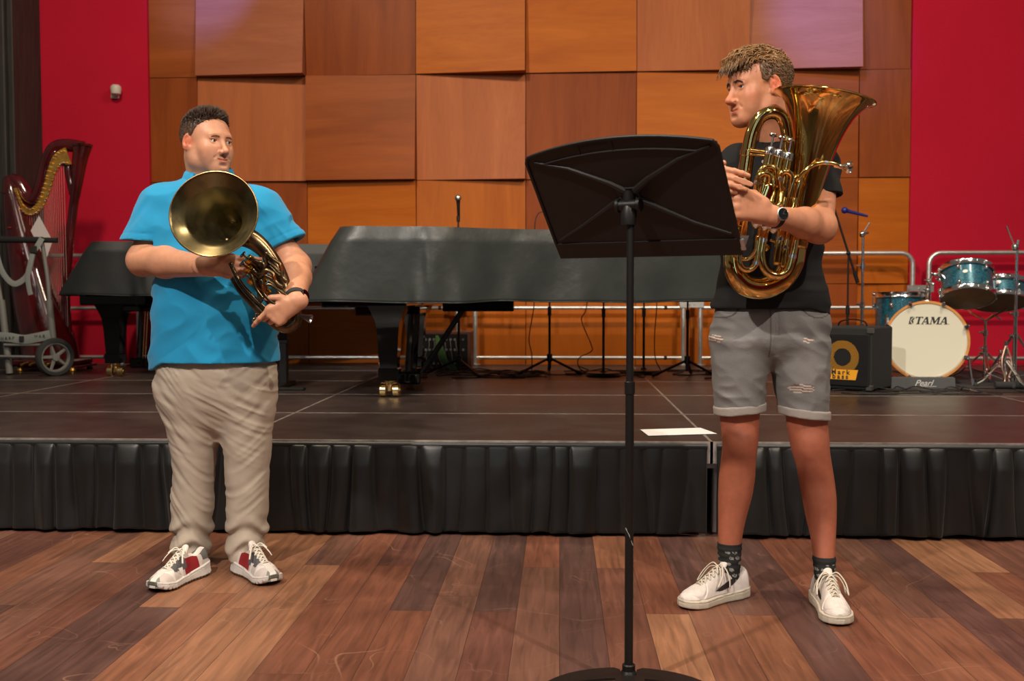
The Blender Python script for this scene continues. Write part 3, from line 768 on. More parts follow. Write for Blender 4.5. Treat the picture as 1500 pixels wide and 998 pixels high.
# ------------------------------------------------------------ covered grand pianos
cover_m = mat('piano_cover_vinyl', (.030, .035, .033), .36, bump=.40, bscale=5.5, var=.15, vscale=4, detail=6)
cover_dark = mat('piano_cover_vinyl_dark', (.016, .018, .018), .45, bump=.25, bscale=9, var=.15, vscale=4)
def piano(label_p, label_c, x0, y0, wd, ln, topz, botz, legx, cm, grp_slope=.22, tailx=2.3):
    t = thing('grand_piano', label_p, 'piano', (x0, y0, SZ), group='grand pianos on the stage')
    sc = ln / 2.74; sy = wd / 1.56
    P = [(0.06, .0), (.5, -.015), (.74, .02), (1.0, .20), (1.35, .36), (1.75, .50), (2.2, .66), (2.52, .84), (2.70, 1.12), (2.70, 1.36), (2.52, 1.54), (1.9, 1.56), (1.0, 1.56), (.06, 1.56), (.05, .8)]
    P = [(x * sc, y * sy) for x, y in P]
    outline = catmull([(x, y, 0) for x, y in P], 10, True)
    body = outline.copy(); 
    def ring(off, z, x_add=0.0):
        c = body.mean(0); T = np.roll(body, -1, 0) - np.roll(body, 1, 0); T /= np.linalg.norm(T, axis=1)[:, None]
        Nn = np.stack([T[:, 1], -T[:, 0]], 1); q = body.copy(); q[:, :2] += Nn * off; q[:, 2] = z
        return q
    n = len(body)
    # rim (case)
    m = MB(); zb, zt2 = .62, topz - SZ - .23
    rings = [ring(-.05, zb), ring(-.03, zb), ring(-.03, zt2)]
    v = np.concatenate(rings); f = []
    for i in range(2):
        for j in range(n): f.append((i * n + j, i * n + (j + 1) % n, (i + 1) * n + (j + 1) % n, (i + 1) * n + j))
    f.append(tuple(range(n))); f.append(tuple(range(2 * n, 3 * n)))
    m.add(v, f); m.build('case', piano_black, t, ang=30)
    # frame beams and key bed underneath
    m = MB(); m.box((.10, .10, .55), (.62, wd - .08, .628), .01); m.build('key_bed', piano_black, t)
    m = MB(); m.box((.30, .12, .50), (.56, wd - .15, .552), .01)
    m.box((legx + .30, .42 * sy, .52), (legx + .75, .55 * sy, .60), .006); m.build('underframe', piano_black, t)
    # legs with brass castors
    def leg(x, y, twin=True):
        l = MB()
        prof = [(.115, .56), (.10, .53), (.085, .49), (.072, .45), (.064, .38), (.052, .17)]
        def sec(w, z): return [(x - w, y - w, z), (x + w, y - w, z), (x + w, y + w, z), (x - w, y + w, z)]
        v = []; 
        for w, z in prof: v += sec(w, z)
        f = [(0, 1, 2, 3), tuple(range(len(v) - 4, len(v)))]
        for i in range(len(prof) - 1):
            for j in range(4): f.append((i * 4 + j, i * 4 + (j + 1) % 4, (i + 1) * 4 + (j + 1) % 4, (i + 1) * 4 + j))
        l.add(v, f); l.box((x - .062, y - .062, .105), (x + .062, y + .062, .18), .006)
        o = l.build('leg', piano_black, t, ang=25)
        c = MB()
        c.cyl((x, y, .106), (x, y, .085), .035)
        c.box((x - .012, y - .02, .035), (x + .012, y + .02, .09), .004)
        for s in (-1, 1):
            c.cyl((x + s * .018, y, .0415), (x + s * .062, y, .0415), .040, 24)
            c.cyl((x + s * .060, y, .0415), (x + s * .066, y, .0415), .014, 12)
        c.box((x - .05, y - .035, .086), (x + .05, y - .02, .094), .003)
        c.cyl((x - .01, y - .05, .07), (x - .01, y - .05, .10), .006, 8)
        c.build('castor', castor_brass, o)
    leg(legx, .20); leg(legx, wd - .22); leg(tailx, 1.12 * sy)
    # lyre with pedals
    l = MB(); xl = legx + .02; yl = wd * .47
    for dy in (-.13, .13): l.tube([(xl + .06, yl + dy, .55), (xl + .03, yl + dy * .9, .12)], [.020, .024], 8)
    l.box((xl - .03, yl - .17, .045), (xl + .12, yl + .17, .125), .012)
    l.box((xl - .02, yl - .19, .50), (xl + .12, yl + .19, .55), .008)
    o = l.build('pedal_lyre', piano_black, t, ang=30)
    for dy in (-.10, .10):
        b = MB(); b.cyl((xl + .10, yl + dy, .10), (xl + .40, yl + dy, .56), .011, 10); b.build('brace_rod', black_metal, o)
    for dy in (-.05, 0, .05):
        b = MB(); b.cyl((xl + .01, yl + dy, .12), (xl + .04, yl + dy, .52), .0035, 8); b.build('pedal_rod', castor_brass, o)
        b = MB(); b.tube([(xl - .02, yl + dy, .075), (xl - .08, yl + dy, .07), (xl - .13, yl + dy, .055)], [.008, .010, .013], 8, sq=.4); b.build('pedal', castor_brass, o)
    # cover: hangs from the lid edge, the key end slopes out over the keyboard
    c = thing('piano_cover', label_c, 'cover', (x0, y0, SZ), group='vinyl covers on the grand pianos')
    T, B = topz - SZ, botz - SZ
    NV = 30; m = MB(); v = []
    c2 = np.array([1.1, .8 * sy])
    prof = [(.35, 1), (.7, 1), (.9, 1), (.98, 1)]
    for k in range(4):                                            # top, sagging a little in the middle
        s = (.25, .55, .82, .96)[k]
        for p in ring(-.02, T):
            q = c2 + (p[:2] - c2) * s
            x = q[0] + grp_slope * max(0, 1 - q[0] / (.75 * sc)) ** 1.2
            v.append((x, q[1], T - .012 * (1 - s) + .004 * math.sin(q[0] * 9) * (1 - s)))
    rng = random.Random(3)
    for k in range(NV):
        w = k / (NV - 1)
        z = T - .004 - (T - B) * w
        if k == 0: z = T - .002
        rg = ring(0.0 + .016 * min(1, w * 6) + .018 * w, z)
        for j, p in enumerate(rg):
            g = 2 * PI * j / n
            fold = (.017 * math.sin(g * 7 + 1.2) + .011 * math.sin(g * 17 + 2.7 * w + .4) + .006 * math.sin(g * 31 - 4 * w)) * (w ** .8)
            d = p[:2] - c2; d /= np.linalg.norm(d)
            x, y = p[0] + d[0] * fold, p[1] + d[1] * fold
            x += grp_slope * max(0, 1 - p[0] / (.75 * sc)) ** 1.2 * (1 - w) ** 1.1
            zz = z + (.005 * math.sin(g * 5 + 1) + .003 * math.sin(g * 11)) * w * w
            v.append((x, y, zz))
    f = [tuple(range(n))]
    for i in range(NV + 3):
        for j in range(n): f.append((i * n + j, i * n + (j + 1) % n, (i + 1) * n + (j + 1) % n, (i + 1) * n + j))
    m.add(v, f); o = m.build('cover_cloth', cm, c, ang=60)
    hem = MB(); hem.tube([v[(NV + 3) * n + j] for j in range(n)], .004, 6, closed=True); hem.build('hem', cm, c, ang=None)
    md = o.modifiers.new('thickness', 'SOLIDIFY'); md.thickness = .003; md.offset = 1
    return t
xr = W(447, 438, 6.05).x
piano('black grand piano, nearer and right one, with twin brass castor under its front leg',
      'wide black vinyl cover on the nearer right-hand grand piano behind the music stand', xr, 5.92, 1.56, 3.12, 1.425, .985, .50, cover_m, .20, 2.74)
xl_ = W(90, 430, 7.45).x
piano('black grand piano, farther left one beside the harp, behind the man in blue',
      'darker black vinyl cover on the farther left-hand grand piano beside the harp', xl_, 7.42, 1.36, 2.70, 1.425, 1.03, .33, cover_dark, .22)

# ------------------------------------------------------------ piano bench
bw = .58; bx = W(424, 500, 6.75).x - .04
t = thing('piano_bench', 'black piano bench with brown seat edge behind the elbow of the man in blue', 'bench', (bx - bw / 2, 6.75, SZ))
m = MB(); m.box((-bw / 2 - .06, -.18, .40), (bw / 2 + .07, .18, .435), .006); m.build('seat_frame', mat('bench_wood', (.045, .022, .010), .4), t)
m = MB(); m.box((-bw / 2 - .06, -.18, .436), (bw / 2 + .07, .18, .50), .02); m.build('seat_cushion', black_matt, t)
for s in (-1, 1):
    m = MB(); m.box((s * bw / 2 - .025, -.03, .03), (s * bw / 2 + .025, .03, .40), .003); m.box((s * bw / 2 - .035, -.035, .30), (s * bw / 2 + .035, .035, .33), .003)
    m.box((s * bw / 2 - .03, -.22, 0.001), (s * bw / 2 + .03, .20, .03), .005); m.build('leg', black_metal, t)
m = MB(); m.box((-bw / 2, -.015, .27), (bw / 2, .015, .305), .003); m.build('stretcher', MATS['bench_wood'], t)
m = MB(); m.box((bw / 2 + .03, -.26, .001), (bw / 2 + .20, -.20, .02), .004); m.build('foot_bar', black_metal, t)

# ------------------------------------------------------------ microphone stands
def mic(parent, p, d, blue=False):
    m = MB(); z = Vector(d).normalized(); a = Vector(p)
    m.lathe([(.008, -.16), (.011, -.12), (.013, -.03), (.016, 0)], a, z, 14)
    o = m.build('microphone_body', blue_m if blue else black_metal, parent)
    m = MB(); m.ball(a + z * .022, .026, 14); m.build('microphone_grille', steel if not blue else blue_m, o)
blue_m = mat('blue_metal', (.02, .03, .22), .4, .4)
def mic_stand(px, Y, ztop, label, kind, boom=None, rot=.4, has_mic=True, blue=False):
    b = W(px, 500, Y); t = thing('microphone_stand', label, 'microphone stand', (b.x, Y, SZ), group='black microphone stands')
    h = ztop - SZ
    if kind == 'tripod':
        m = MB(); m.cyl((0, 0, .10), (0, 0, .16), .022); m.cyl((0, 0, .045), (0, 0, .10), .014); m.build('hub', black_metal, t)
        for k in range(3):
            a = rot + k * 2 * PI / 3; l = MB()
            l.tube([(.02 * math.cos(a), .02 * math.sin(a), .12), (.26 * math.cos(a), .26 * math.sin(a), .022)], .010, 8)
            l.tube([(.235 * math.cos(a), .235 * math.sin(a), .032), (.285 * math.cos(a), .285 * math.sin(a), .0145)], .0135, 8)
            l.build('leg', black_metal, t)
        z0 = .05
    else:
        m = MB(); m.lathe([(.13, .002), (.135, .012), (.125, .03), (.03, .034), (.016, .05)], (0, 0, 0), (0, 0, 1), 32); m.build('round_base', black_metal, t); z0 = .04
    m = MB(); m.cyl((0, 0, z0), (0, 0, h * .55), .010); m.cyl((0, 0, h * .5), (0, 0, h * .5 + .07), .015); m.cyl((0, 0, h * .55), (0, 0, h), .007); m.build('pole', black_metal, t)
    if boom:
        c = (0, 0, h); d = Vector(boom).normalized()
        m = MB(); m.ball((0, 0, h), .018, 12); m.build('boom_clamp', black_metal, t)
        m = MB(); m.cyl(Vector(c) - d * .19, Vector(c) + d * .36, .0085); m.cyl(Vector(c) - d * .24, Vector(c) - d * .15, .015); m.build('boom_arm', black_metal, t)
        if has_mic: mic(t, Vector(c) + d * .36 + Vector((.10, 0, -.02)) - Vector((0, 0, .0)), (-.96, 0, .25), blue)
    elif has_mic:
        m = MB(); m.cyl((0, 0, h - .01), (0, 0, h + .035), .013); m.build('microphone_clip', black_metal, t); mic(t, (0, 0, h + .15), (0, -.25, 1), blue)
    return t
mic_stand(672, 7.75, W(672, 302, 7.75).z - .11, 'black microphone stand rising behind the left piano cover ridge, its microphone against the wood wall', 'tripod', rot=-.9)
t_ = mic_stand(805, 7.95, 1.32, 'tripod microphone stand under the piano, straight behind the music stand desk', 'tripod', rot=-.5)
mic_stand(884, 7.75, 1.30, 'microphone stand on a round base, left one beside the music stand pole', 'round')
mic_stand(943, 8.0, 1.30, 'microphone stand on a round base, right one beside the music stand pole', 'round')
mic_stand(1007, 7.7, 1.28, 'tripod microphone stand next to the left leg of the boy', 'tripod', rot=-.75)
zb_ = W(1241, 371, 7.9).z
mic_stand(1241, 7.9, zb_, 'boom microphone stand with blue microphone behind the elbow of the boy', 'tripod', boom=(-.30, 0, .92), rot=.3, blue=True)

# ------------------------------------------------------------ stage box with cables
yb = 8.35
a, b2 = W(616, 540, yb), W(690, 486, yb)
t = thing('stage_box', 'black rack box of cable sockets with brown wooden sides under the piano', 'audio box', ((a.x + b2.x) / 2, yb, SZ))
w, h = (b2.x - a.x) / 2, b2.z - SZ
m = MB(); m.box((-w, 0, .012), (w, .25, h), .006); m.build('case', mat('rack_wood', (.09, .03, .02), .5), t)
m = MB(); m.box((-w + .012, -.006, .03), (w - .03, .004, h - .02), .002); fp = m.build('front_panel', black_metal, t)
for r_ in range(3):
    for c_ in range(10):
        m = MB(); x = -w + .045 + c_ * (2 * w - .11) / 9; z = h - .065 - r_ * .085 - (.03 if r_ == 2 else 0)
        m.lathe([(.0105, -.008), (.0105, -.004), (.007, -.004), (.006, .002)], (x, -.004, z), (0, 1, 0), 12); m.build('socket', steel, fp)
for k in range(6):
    x = -w + .07 + k * .045; m = MB()
    m.tube(catmull([(x, -.012, h - .065), (x + .01, -.05, h - .12), (x - .02 + k * .01, -.06, .12), (x + .05, -.12, .015)], 8), .0035, 6); m.build('patch_cable', mat('grey_cable', (.10, .10, .10), .5) if k == 0 else MATS['grey_cable'], t)
m = MB()
sp = catmull([(-w + .14, -.03, h - .03), (-w + .16, -.05, h - .10), (-w + .19, -.06, h - .20), (-w + .24, -.09, .05), (-w + .33, -.16, .012)], 8)
m.tube(sp, [.012, .028, .03, .026, .02], 8, sq=.12, up=(0, 1, 0))
tag(m.build('cable_strap', mat('green_felt', (.035, .10, .02), .8)), None)
bpy.data.objects['cable_strap'].parent = t

# ------------------------------------------------------------ cables
def cable(pts, r, label, group=None):
    m = MB(); m.tube(catmull(pts, 8), r, 6)
    return tag(m.build('cable', cable_m, ang=None), label, 'cable', group)
rc = random.Random(21)
def heap(px0, px1, y0, y1, n, label):
    m = MB()
    for k in range(n):
        Y = rc.uniform(y0, y1); q = W(rc.uniform(px0, px1), 500, Y)
        pts = []; a = rc.uniform(0, 6.28); x, y = q.x, q.y
        for i in range(9):
            pts.append((x, min(y, 8.75), SZ + .006 + .004 * rc.random() + (.03 * rc.random() if rc.random() < .12 else 0)))
            a += rc.uniform(-1.3, 1.3); x += .13 * math.cos(a); y += .07 * math.sin(a)
            x = min(max(x, W(px0, 500, Y).x), W(px1, 500, Y).x); y = min(max(y, y0), y1)
        m.tube(catmull(pts, 6), .0045, 5)
    return tag(m.build('cable_tangle', cable_m, ang=None), label, 'cables', kind='stuff')
heap(640, 800, 7.5, 8.2, 16, 'tangle of black cables on the stage between stage box and tripod')
heap(800, 940, 7.6, 8.3, 10, 'tangle of black cables around the round microphone stand bases')
heap(980, 1070, 7.5, 8.3, 9, 'tangle of black cables beside the left leg of the boy')
heap(1215, 1500, 6.35, 6.62, 9, 'black cables lying in front of the speaker cabinet and the drum kit')
for i, (pts, lb) in enumerate([
    ([(782, 425), (782, 450), (775, 495), (779, 520), (779, 541)], 'thin cable hanging under the piano cover left of the tripod pole'),
    ([(863, 425), (858, 455), (852, 470), (866, 505), (866, 515), (848, 525), (848, 538), (858, 545)], 'wavy cable hanging under the piano cover beside the round stand base'),
    ([(961, 425), (962, 450), (959, 490), (960, 525), (970, 548)], 'thin cable hanging under the piano cover right of the music stand pole')]):
    q = [W(a_, b_, 7.95) for a_, b_ in pts]; q[-1].z = SZ + .012
    cable([tuple(p) for p in q], .004, lb, 'cables hanging down behind the piano')
cable([tuple(W(a_, b_, 7.9)) for a_, b_ in ((783, 345), (784, 325), (787, 315), (792, 311), (800, 312), (806, 330), (805, 400))], .004, 'cable looping above the piano cover beside the music stand desk', 'cables hanging down behind the piano')

# ------------------------------------------------------------ paper on the stage edge
m = MB(); q = [G(938, 631, SZ), G(1026, 628.5, SZ), G(1050, 637, SZ), G(950, 640, SZ)]
v = [(p.x, p.y, SZ + .004) for p in q] + [(p.x, p.y, SZ + .0052) for p in q]
m.add(v, [(0, 1, 2, 3), (4, 5, 6, 7), (0, 1, 5, 4), (1, 2, 6, 5), (2, 3, 7, 6), (3, 0, 4, 7)])
tag(m.build('paper_sheet', paper_white, smooth=False), 'white paper sheet lying on the front edge of the stage', 'paper')

# ------------------------------------------------------------ motion sensor on the red wall
s = W(172, 136, WY); t = thing('motion_sensor', 'small white motion sensor mounted on the left red wall', 'sensor', (s.x, WY - .001, s.z))
cw = mat('cream_plastic', (.62, .58, .50), .45)
m = MB(); m.box((-.05, -.03, -.055), (.02, 0, .055), .006); m.build('back_plate', cw, t)
m = MB(); m.lathe([(.02, -.06), (.042, -.045), (.048, 0), (.045, .02), (.03, .034), (.001, .038)], (.02, -.075, .02), (0, 0, 1), 20); m.build('sensor_head', cw, t)
m = MB(); m.cyl((0, -.02, .01), (.01, -.06, .01), .018); m.build('joint', cw, t)

# ------------------------------------------------------------ harp
HY = 8.25
hl = W(60, 545, HY); t = thing('concert_harp', 'dark red concert harp with gilded neck plate standing before the red wall', 'harp', (hl.x, HY, SZ))
O = Vector((hl.x, HY, SZ))
def H(px, py, dy=0.0): return tuple(W(px, py, HY) - O + Vector((0, dy, 0)))
harp_m = mat('harp_mahogany', (.060, .004, .005), .16, coat=.6, var=.5, vscale=5, stretch=(3, 3, .4))
gold = mat('gilding', (.75, .42, .09), .32, .85, var=.2, vscale=40)
# sound box: half-round body widening towards the foot
secs = [(14, 262, .045, .05), (18, 280, .075, .08), (28, 330, .12, .11), (42, 390, .165, .14), (57, 450, .21, .17), (72, 500, .245, .19), (76, 530, .25, .20)]
SS = catmull([(*H(a, b), w) for a, b, w, d in secs] , 6) if False else None
pts = catmull([H(a, b) for a, b, w, d in secs], 6); ws = np.interp(np.linspace(0, 1, len(pts)), np.linspace(0, 1, len(secs)), [s_[2] for s_ in secs]); ds = np.interp(np.linspace(0, 1, len(pts)), np.linspace(0, 1, len(secs)), [s_[3] for s_ in secs])
m = MB(); n = 24; v = []; f = []
for p, w, d in zip(pts, ws, ds):
    for j in range(n):
        a_ = 2 * PI * j / n; cx, sy_ = math.cos(a_), math.sin(a_)
        yy = -abs(sy_) ** .8 * d * 1.0 if sy_ > 0 else abs(sy_) ** .6 * d * .55
        v.append((p[0] + w * .92 * cx, p[1] + yy, p[2]))
for i in range(len(pts) - 1):
    for j in range(n): f.append((i * n + j, i * n + (j + 1) % n, (i + 1) * n + (j + 1) % n, (i + 1) * n + j))
f += [tuple(range(n)), tuple(range((len(pts) - 1) * n, len(pts) * n))]
m.add(v, f); m.build('sound_box', harp_m, t, ang=50)
m = MB(); m.ball(H(14, 266), .055, 18, sc=(1, 1, .9)); m.tube([H(2, 282, -.05), H(14, 284, -.085), H(30, 286, -.05)], .006, 6, m=0); m.build('shoulder', harp_m, t)
for a_, b_ in ((15, 335), (22, 410), (38, 458)):
    m = MB(); m.ball(H(a_ + 10, b_, -.118), .018, 10, sc=(1, .5, .35)); m.build('sound_slot', mat('slot_red', (.35, .01, .01), .5) if 'slot_red' not in MATS else MATS['slot_red'], t)
# foot
m = MB(); c_ = H(78, 538); m.box((c_[0] - .25, -.20, .045), (c_[0] + .25, .20, .10), .015); m.box((c_[0] - .22, -.17, .03), (c_[0] + .30, .17, .05), .008); m.build('base', harp_m, t)
for dx, dy in ((-.2, -.15), (.24, -.15), (-.2, .15), (.24, .15)):
    m = MB(); m.lathe([(.02, .001), (.026, .01), (.02, .03)], (c_[0] + dx, dy, 0), (0, 0, 1), 12); m.build('foot', gold, t)
for k in range(4):
    m = MB(); m.tube([(c_[0] - .10 + k * .07, -.18, .08), (c_[0] - .11 + k * .07, -.25, .075), (c_[0] - .115 + k * .07, -.29, .065)], [.006, .007, .011], 8); m.build('pedal', gold, t)
# neck: S curve
neck = catmull([H(16, 262), H(28, 268), H(40, 288), H(53, 291), (H(63, 268)), H(70, 240), H(80, 219), H(97, 213), H(122, 216)], 8)
m = MB(); m.tube(neck, [.045, .045, .052, .055, .055, .055, .055, .05, .048], 14, sq=1.1, up=(0, 0, 1)); m.build('neck', harp_m, t)
plate = catmull([H(27, 277, -.06), H(36, 300, -.06), H(50, 310, -.06), H(63, 300, -.06), H(72, 278, -.06), H(80, 250, -.06), H(90, 232, -.06), H(104, 226, -.06)], 8)
m = MB()
Lw = np.interp(np.linspace(0, 1, len(plate)), [0, .3, .7, 1], [.030, .036, .045, .095])
T_ = np.gradient(plate, axis=0); T_ /= np.linalg.norm(T_, axis=1)[:, None]; Nn = np.stack([T_[:, 2], 0 * T_[:, 0], -T_[:, 0]], 1)
v = []; f = []
for p, nn, w in zip(plate, Nn, Lw):
    v += [tuple(p - nn * w * .55), tuple(p + nn * w), tuple(p + nn * w + np.array((0, .012, 0))), tuple(p - nn * w * .55 + np.array((0, .012, 0)))]
for i in range(len(plate) - 1):
    for j in range(4): f.append((4 * i + j, 4 * i + (j + 1) % 4, 4 * i + 4 + (j + 1) % 4, 4 * i + 4 + j))
f += [(0, 1, 2, 3), tuple(range(len(v) - 4, len(v)))]
m.add(v, f); npl = m.build('neck_plate', gold, t, ang=30)
for k in range(30):
    i = int(2 + k * (len(plate) - 5) / 29); p = plate[i]; nn = Nn[i]
    m = MB(); q = p - nn * Lw[i] * .3; m.cyl(tuple(q), tuple(q + np.array((0, -.028, 0))), .0045, 6)
    m.build('tuning_pin', gold if k % 2 else chrome, npl)
    q = p + nn * Lw[i] * .85; m = MB(); m.ball(tuple(q + np.array((0, -.008, 0))), .008, 8); m.build('string_disc', gold if k % 2 else chrome, npl)
# column with crown
col_ = [H(121, 214), H(117, 235), H(112, 275), H(108, 300), H(103, 345), H(98, 400), H(96, 440), H(98, 480), H(100, 530)]
m = MB(); m.tube(catmull(col_, 6), [.075, .06, .042, .036, .036, .036, .038, .04, .05], 18)
m.tube(catmull([H(90, 226), H(99, 244), H(102, 262), H(107, 285)], 6), [.05, .035, .03, .03], 12)
m.build('column', harp_m, t)
m = MB(); m.lathe([(.066, 0), (.080, .012), (.082, .03), (.02, .035)], H(121, 217), (0, 0, 1), 24); m.build('crown', harp_m, t)
for k in range(26):
    u = k / 25; i = int(u * (len(plate) - 8)) + 3; p = plate[i]; xx = p[0]
    # lower end on the sound board edge
    jj = min(len(pts) - 1, int((.18 + .68 * u) * len(pts))); q = pts[jj] + np.array((ws[jj] * .75, -.01, 0))
    if q[0] < xx: q = np.array((xx, -.02, q[2]))
    m = MB(); m.cyl((p[0], -.045, p[2]), (xx + .0, -.03, max(.35, pts[jj][2] - .0)), .0014, 5); m.build('string', mat('string', (.55, .35, .3), .5) if 'string' not in MATS else MATS['string'], t)

# sheet stuck on the harp
q = [W(57, 316, HY - .20), W(77, 353, HY - .20), W(67, 382, HY - .20), W(45, 338, HY - .20)]
m = MB(); m.add([tuple(p) for p in q] + [(p.x, p.y + .002, p.z) for p in q], [(0, 1, 2, 3), (4, 5, 6, 7), (0, 1, 5, 4), (1, 2, 6, 5), (2, 3, 7, 6), (3, 0, 4, 7)])
tag(m.build('paper_card', mat('card_pink_white', (.62, .56, .56), .8), smooth=False), 'pale paper card stuck between harp and trolley handle', 'paper')

# ------------------------------------------------------------ harp trolley
TY = 7.72
t = thing('harp_trolley', 'grey two-wheeled harp trolley with black foam handle in front of the harp', 'trolley', (W(40, 545, TY).x, TY, SZ))
O2 = Vector((W(40, 545, TY).x, TY, SZ))
def K(px, py, dy=0.0): return tuple(W(px, py, TY) - O2 + Vector((0, dy, 0)))
tg = mat('grey_powder_coat', (.17, .17, .16), .5)
m = MB(); m.tube(catmull([K(58, 352, .03), K(62, 375, .03), K(68, 410, .02), K(72, 443, .01)], 5), .016, 12); m.tube([K(71, 440, .01), K(75, 470, 0), K(78, 500, 0)], .026, 12); m.build('upright', tg, t)
m = MB(); m.tube(catmull([K(-18, 352, .03), K(-12, 380, .03), K(-4, 420, .02), K(1, 443, .01)], 5), .016, 12); m.tube([K(1, 440, .01), K(6, 475, 0), K(9, 500, 0), K(14, 547, 0)], .026, 12); m.tube([K(9, 500, 0), K(0, 530, .1), K(-6, 545, .2)], .018, 8); m.build('upright', tg, t)
m = MB(); m.tube([K(-60, 350, .03), K(-24, 350, .03)], .017, 12); m.tube([K(-30, 350.5, .03), K(60, 351.5, .03)], .025, 14); m.tube([K(60, 351.5, .03), K(81, 352, .03)], .021, 14); m.build('foam_handle', mat('foam_black', (.012, .012, .012), .9, bump=.1, bscale=200), t)
for y_, a_, b_, r_ in ((505, 10, 74, .011), (523, -20, 66, .012)):
    m = MB(); m.cyl(K(a_, y_, -.04), K(b_, y_, -.04), r_); m.build('cross_bar', tg, t)
wc = Vector(K(85, 523, -.05)); ax = Vector((.80, -.60, 0))
for k, cc in enumerate((wc, Vector(K(-38, 521, -.05)))):
    m = MB(); m.lathe([(.118, -.030), (.140, -.028), (.150, -.012), (.150, .012), (.140, .028), (.118, .030), (.112, .0), (.118, -.030)], cc, ax, 40); wo = m.build('wheel', rubber, t)
    m = MB(); m.lathe([(.118, -.016), (.104, -.020), (.098, -.008), (.098, .008), (.104, .020), (.118, .016), (.118, -.016)], cc, ax, 40)
    m.lathe([(.001, -.024), (.026, -.022), (.028, .022), (.001, .024)], cc, ax, 16)
    u_ = Vector((0, 0, 1)); w_ = ax.cross(u_)
    for j in range(5):
        d = u_ * math.cos(j * 2 * PI / 5 + .3) + w_ * math.sin(j * 2 * PI / 5 + .3)
        m.tube([cc + d * .02, cc + d * .106], [.016, .011], 6)
    m.build('rim', tg, wo)
m = MB(); m.cyl(K(-38, 521, -.05), K(80, 523, -.05), .012); m.build('axle', alu, t)
# printed belts
belt_m = mat('grey_webbing', (.24, .26, .25), .8, bump=.1, bscale=300)
def strap(name, pts, w, parent, up=(0, 1, 0)):
    m = MB(); m.tube(catmull(pts, 10), w, 8, sq=.10, up=up); return m.build(name, belt_m, parent)
st = strap('webbing_belt', [K(4, 493, -.045), K(20, 494, -.055), K(40, 497, -.055), K(60, 494, -.055), K(78, 490, -.045)], .036, t)
ink = mat('dark_ink', (.03, .03, .03), .7)
for txt, px, py in (('HARP', 17, 495.5), ('HAR', 64, 492.5)):
    p = Vector(K(px, py, -.0605)); place_text('belt_lettering', txt, .034, frame((1, 0, .02), (0, 0, 1), (0, -1, 0), p) @ Matrix.Identity(4), ink, st, space=1.5)
m = MB(); m.box(tuple(Vector(K(35, 500, -.075))), tuple(Vector(K(41, 492, -.055))), .004); m.build('buckle', black_matt, st)
strap('hanging_strap', [K(62, 349, -.005), K(56, 362, -.02), K(50, 372, -.02), K(45, 395, -.02), K(38, 408, -.02), K(24, 416, -.02), K(12, 408, -.02), K(2, 390, -.02), K(-10, 352, .0)], .022, t)
strap('strap_end', [K(50, 372, -.03), K(48, 385, -.035), K(44, 405, -.035), K(46, 425, -.03), K(48, 432, -.03)], .020, t)
m = MB(); c0 = Vector(K(52, 366, -.03)); m.box(c0 - Vector((.025, .01, .03)), c0 + Vector((.025, .01, .03)), .005); m.build('buckle', black_matt, t)
# ============================================================ SPEAKER CABINET AND DRUM KIT
AY = 6.60
a = G(1216, 575, SZ)
p_l = W(1205, 573, AY); p_r = W(1301, 573, AY)
t = thing('speaker_cabinet', 'black bass speaker cabinet with yellow ring behind the leg of the boy', 'speaker', (W(1276, 577, 6.5).x - math.cos(R(38)) * .20, 6.5 + math.sin(R(38)) * .20, SZ), rz=R(-38))
aw, ah, ad = .20, .415, .36
carpet = mat('amp_carpet', (.018, .018, .018), .95, bump=.25, bscale=250)
m = MB(); m.box((-aw, 0, .01), (aw, ad, ah), .010); m.build('cabinet', carpet, t)
m = MB(); m.box((-aw + .012, -.012, .035), (aw - .012, .002, ah - .045), .003)
for s in range(1): pass
gr = m.build('grille_back', mat('grille_dark', (.008, .008, .008), .6), t)
# perforated grille: yellow ring and base painted behind the honeycomb
yel = mat('yellow_paint', (.80, .36, .015), .5)
cz = ah * .53
m = MB(); m.lathe([(.055, -.0125), (.055, -.0148), (.108, -.0148), (.108, -.0125)], (.015, 0, cz), (0, 1, 0), 48)
m.v = [(x, -.0125 if abs(y + .0125) < .0005 else -.0148, z) for x, y, z in m.v]
m.build('yellow_ring', yel, t, ang=30)
m = MB(); m.lathe([(.0001, .0026), (.057, .0026), (.057, 0)], (.015, -.0125, cz), (0, -1, 0), 40); m.build('cone_cap', black_matt, t, ang=30)
m = MB(); m.prism([(-.10, .075), (.105, .075), (.120, .140), (-.12, .140)], .0052, frame((1, 0, 0), (0, 0, 1), (0, -1, 0), (0, -.0125, 0))); m.build('yellow_panel', yel, t, smooth=False)
for txt, z in (('Mark', .121), ('bass', .093)):
    place_text('amp_lettering', txt, .043, frame((1, 0, 0), (0, 0, 1), (0, -1, 0), (.004, -.0180, z)), black_matt, t, bold=.0015, space=1.5, depth=.0004)
m = MB(); hx = .0115
for r_ in range(32):
    for c_ in range(33):
        x = -aw + .018 + c_ * hx + (hx / 2 if r_ % 2 else 0); z = .045 + r_ * hx * .87 * 1.02
        if x > aw - .018 or z > ah - .052: continue
        pr = [(.0065, 0), (.0065, .0018), (.0047, .0018), (.0047, 0)]
        m.lathe(pr[:3] + [(.0047, 0)], (x, -.0155, z), (0, -1, 0), 6)
m.f = [q for q in m.f if len(q) == 4]; m.m = m.m[:len(m.f)]
gm = m.build('honeycomb_grille', mat('grille_wire', (.02, .02, .02), .45, .3), t, smooth=False)
gm['kind'] = 'stuff'
